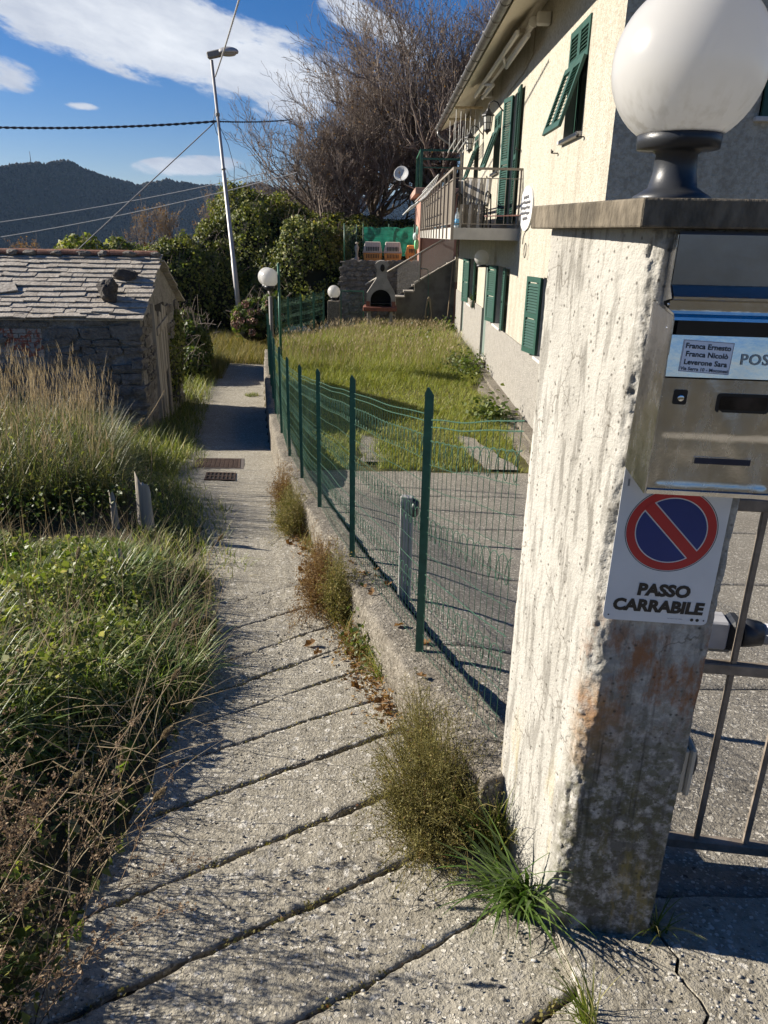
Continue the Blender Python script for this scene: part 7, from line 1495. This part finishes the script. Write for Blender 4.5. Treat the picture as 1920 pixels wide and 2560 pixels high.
# ------------------------------------------------------------------ stumps, drains, fallen leaves
def wall_litter():
    g = np.random.default_rng(97); n = 5200; y = 2.3 + 5.2 * g.random(n) ** 1.1; pat = np.clip(.45 + .9 * vnoise(np.stack([y * 1.7, 0 * y, 0 * y], -1), 12), .05, 1); kq = g.random(n) < pat; y = y[kq]; x = xw(y) - .01 - np.abs(g.normal(0, .075, len(y))); z = zp(y) + .005 + np.abs(g.normal(0, .035, len(y))) * np.exp(-(xw(y) - x) / .1); C = np.stack([x, y, z], -1); s = g.uniform(.008, .03, len(y)); V, Q = leaves(C, s, s * .6, .6, 98); tag(np_obj('leaf_litter', V, Q, M_deadleaf), 'crumbled dead leaves lying along the foot of the low wall', kind='stuff')
    n = 2600; y = 2.2 + 6.5 * g.random(n); pat = np.clip(.35 + 1.1 * vnoise(np.stack([y * 2.3, 0 * y, 0 * y], -1), 22), 0, 1); y = y[g.random(n) < pat]; x = xw(y) - .01 - np.abs(g.normal(0, .05, len(y))); V, Q = blades(np.stack([x, y, zp(y)], -1), g.uniform(.05, .24, len(y)), g.uniform(.003, .006, len(y)), g.uniform(0, 6.28, len(y)), g.uniform(.1, .8, len(y)), g.uniform(.2, 1.5, len(y)), 4); tag(np_obj('wall_foot_grass', V, Q, M_yelweed), 'thin straggling grass along the foot of the low wall', kind='stuff')
wall_litter()
def joint_moss():
    g = np.random.default_rng(99); P = []
    for k in range(3, 13):
        c, m = GRV[k]; n = 260; x = g.uniform(-.9, .5, n); y = c + m * x; ok = (x > xl(y)) & (x < xpr(y)) & (g.random(n) < np.clip(.4 + 1.0 * vnoise(np.stack([x * 4, y * 4, 0 * x], -1), k), .03, 1)); x, y = x[ok], y[ok]; P.append(np.stack([x + g.normal(size=len(x)) * .006, y + g.normal(size=len(x)) * .006, zp(y) - .012 + .014 * g.random(len(x))], -1))
    C = np.concatenate(P); C = np.concatenate([C + g.normal(size=C.shape) * .006 for _ in range(3)]); s = g.uniform(.004, .013, len(C)); V, Q = leaves(C, s, s * .7, .7, 100); tag(np_obj('joint_moss', V, Q, M_olive), 'bits of moss and dirt caught in the grooves of the path', kind='stuff')
joint_moss()
def stake(label, x, y, z0, h, r, seed):
    t = np.linspace(0, 1, 26); k = 22; P = np.zeros((26, k, 3)); a = np.arange(k) / k * 6.283; g = np.random.default_rng(seed)
    for i in range(26):
        rr = r * (1 - .25 * t[i]) * (1 + .25 * vnoise(np.stack([np.cos(a) * 2.2, np.sin(a) * 2.2, 0 * a + t[i] * .8 + seed], -1)) + .1 * vnoise(np.stack([np.cos(a) * 7, np.sin(a) * 7, 0 * a + t[i] * .6], -1))); P[i, :, 0] = x + rr * np.cos(a); P[i, :, 1] = y + rr * .6 * np.sin(a); P[i, :, 2] = z0 + h * t[i] * (1 - .16 * (np.sin(a * 1.0 + seed) + .5 * np.sin(3 * a)) * t[i] ** 3)
    V, Q = grid(np.concatenate([P, P[:, :1]], 1)); V2 = np.concatenate([P[-1], [P[-1].mean(0) - [0, 0, .03]]]); Q2 = np.array([[i, (i + 1) % k, k, k] for i in range(k)])
    V, Q = cat((V, Q), (V2, Q2)); o = np_obj('wooden_stump', V, Q, M_oldw, smooth=True); tag(o, label, 'stump', 'weathered stumps at the path edge'); return o
stake('thickest weathered grey wooden stump at the path edge below the tall grass', -1.93, 5.75, -2.42, .48, .075, 1); stake('thin pointed grey stake left of the thick stump', -2.13, 5.6, -2.4, .38, .035, 2); stake('short broken stump nearer the camera in the weeds', -1.62, 4.25, -2.2, .27, .055, 3)
def drains():
    M_rust = mat('rusty_iron', [(.3, (.04, .028, .022)), (.6, (.085, .055, .042)), (.8, (.12, .08, .06))], 20, 7, .8, .5, 90, .4)
    def Zs(x, y): return float(zp(y)) + .004
    t = thing('manhole_cover', 'rectangular rusty iron manhole cover set in the path', 'manhole cover', (-2.27, 9.95, Zs(-2.27, 9.95)))
    def patch(x0, x1, y0, y1, lift, nm, m, par):
        b = MB(); sk = -.16; v = []
        for (x, y) in ((x0, y0), (x1, y0), (x1, y1), (x0, y1)): xx = x + sk * (y - 9.9) * 1.1; v.append(Vector((xx, y, Zs(xx, y) + lift - .02)))
        b.prism(v, (0, 0, .02)); return b.build(nm, m, par)
    patch(-2.6, -1.88, 9.5, 10.42, .002, 'frame', flat('iron_frame', (.1, .085, .075), .8), t); c = patch(-2.55, -1.93, 9.56, 10.36, .007, 'cover', M_rust, t)
    for i in range(9):
        for j in range(10): x = -2.51 + i * .062; y = 9.6 + j * .074; patch(x, x + .045, y, y + .055, .012, 'stud', M_rust, c)
    t = thing('drain_grate', 'small slotted rusty drain grate in front of the manhole cover', 'drain', (-2.17, 8.9, Zs(-2.17, 8.9)))
    p0 = patch(-2.36, -1.98, 8.62, 9.16, .001, 'pit', flat('pit_dark', (.008, .008, .008), .9), t)
    for y in (8.62, 8.86, 9.12): patch(-2.36, -1.98, y, y + .05, .009, 'frame_bar', M_rust, t)
    for k in range(8): x = -2.36 + k * .051; patch(x, x + .022, 8.62, 9.17, .0085, 'bar', M_rust, t)
drains()
def fallen():
    me = []
    for s in range(4):
        g = np.random.default_rng(s); V = np.array([(-.03, 0, .004), (-.012, .02, .012), (.004, .014, .006), (.012, .024, .016), (.022, .01, .008), (.034, 0, .014), (.022, -.012, .012), (.01, -.022, .02), (.0, -.013, .008), (-.014, -.019, .016), (0, 0, 0)]); V = V + g.normal(size=V.shape) * .003; m = bpy.data.meshes.new('fallen_leaf'); m.from_pydata([tuple(v) for v in V], [], [(10, i, (i + 1) % 10) for i in range(10)]); m.materials.append(M_deadleaf); me.append(m)
    g = np.random.default_rng(90); n = 0
    for k in range(90):
        y = g.uniform(2.6, 6.5) if k < 60 else g.uniform(1.3, 4.5); x = float(xw(y)) - abs(g.normal()) * .1 - .02 if k < 60 else float(xw(y)) + g.uniform(.02, .35)
        if k >= 60 and y < 2.4: continue
        if x < xw(y): z = float(zp(y)) + .012
        elif x < xw(y) + .21: z = float(zw(y)) + .012
        else: z = float(zr(y)) + .02
        o = bpy.data.objects.new('fallen_leaf', me[k % 4]); COL.objects.link(o); s = g.uniform(.7, 1.3); o.location = (x, y, z); o.scale = (s, s, s); o.rotation_euler = (g.normal() * .3, g.normal() * .3, g.uniform(0, 6.28)); tag(o, 'dry brown fallen leaf on top of the low wall or just inside the fence' if k >= 60 else 'dry brown fallen leaf on the path below the bright grass tuft' if y < 3.5 else 'dry brown fallen leaf on the path beside the rust-brown weed clump' if y < 5 else 'dry brown fallen leaf on the path by the yellowish weeds farther along', 'leaf', 'fallen leaves on the wall' if k >= 60 else 'fallen leaves below the grass tuft' if y < 3.5 else 'fallen leaves by the rust-brown weeds' if y < 5 else 'fallen leaves by the yellowish weeds'); n += 1
fallen()
def pebbles():
    g = np.random.default_rng(95); import bmesh
    bm = bmesh.new(); bmesh.ops.create_icosphere(bm, subdivisions=1, radius=1); B = np.array([v.co[:] for v in bm.verts]); F = np.array([[v.index for v in f.verts] for f in bm.faces]); bm.free()
    n = 2600; y = g.uniform(.9, 4.5, n); x = xl(y) + (xw(y) - xl(y)) * g.beta(1, 1, n); ap = g.random(n) < .25; x = np.where(ap, g.uniform(.55, 1.3, n), x); y = np.where(ap, g.uniform(.9, 1.46, n), y)
    z = np.where(ap, -1.6 - .145 * y + .022, zp(y)) + .001; r = g.uniform(.002, .006, n); V = B[None] * (1 + .3 * g.normal(size=(n, len(B), 1))) * (r[:, None] * np.stack([g.uniform(.8, 1.6, n), g.uniform(.7, 1.1, n), np.full(n, .55)], -1))[:, None]; V = V + np.stack([x, y, z], -1)[:, None]; Q = (F[None] + (np.arange(n) * len(B))[:, None, None]).reshape(-1, 3)
    tag(np_obj('loose_grit', V.reshape(-1, 3), Q, mat('grit_stone', island=[(0, (.16, .145, .12)), (.6, (.3, .28, .24)), (1, (.46, .44, .4))], stops=[(0, (0, 0, 0))], rough=.9)), 'loose grit and small stones on the path', kind='stuff')
pebbles()
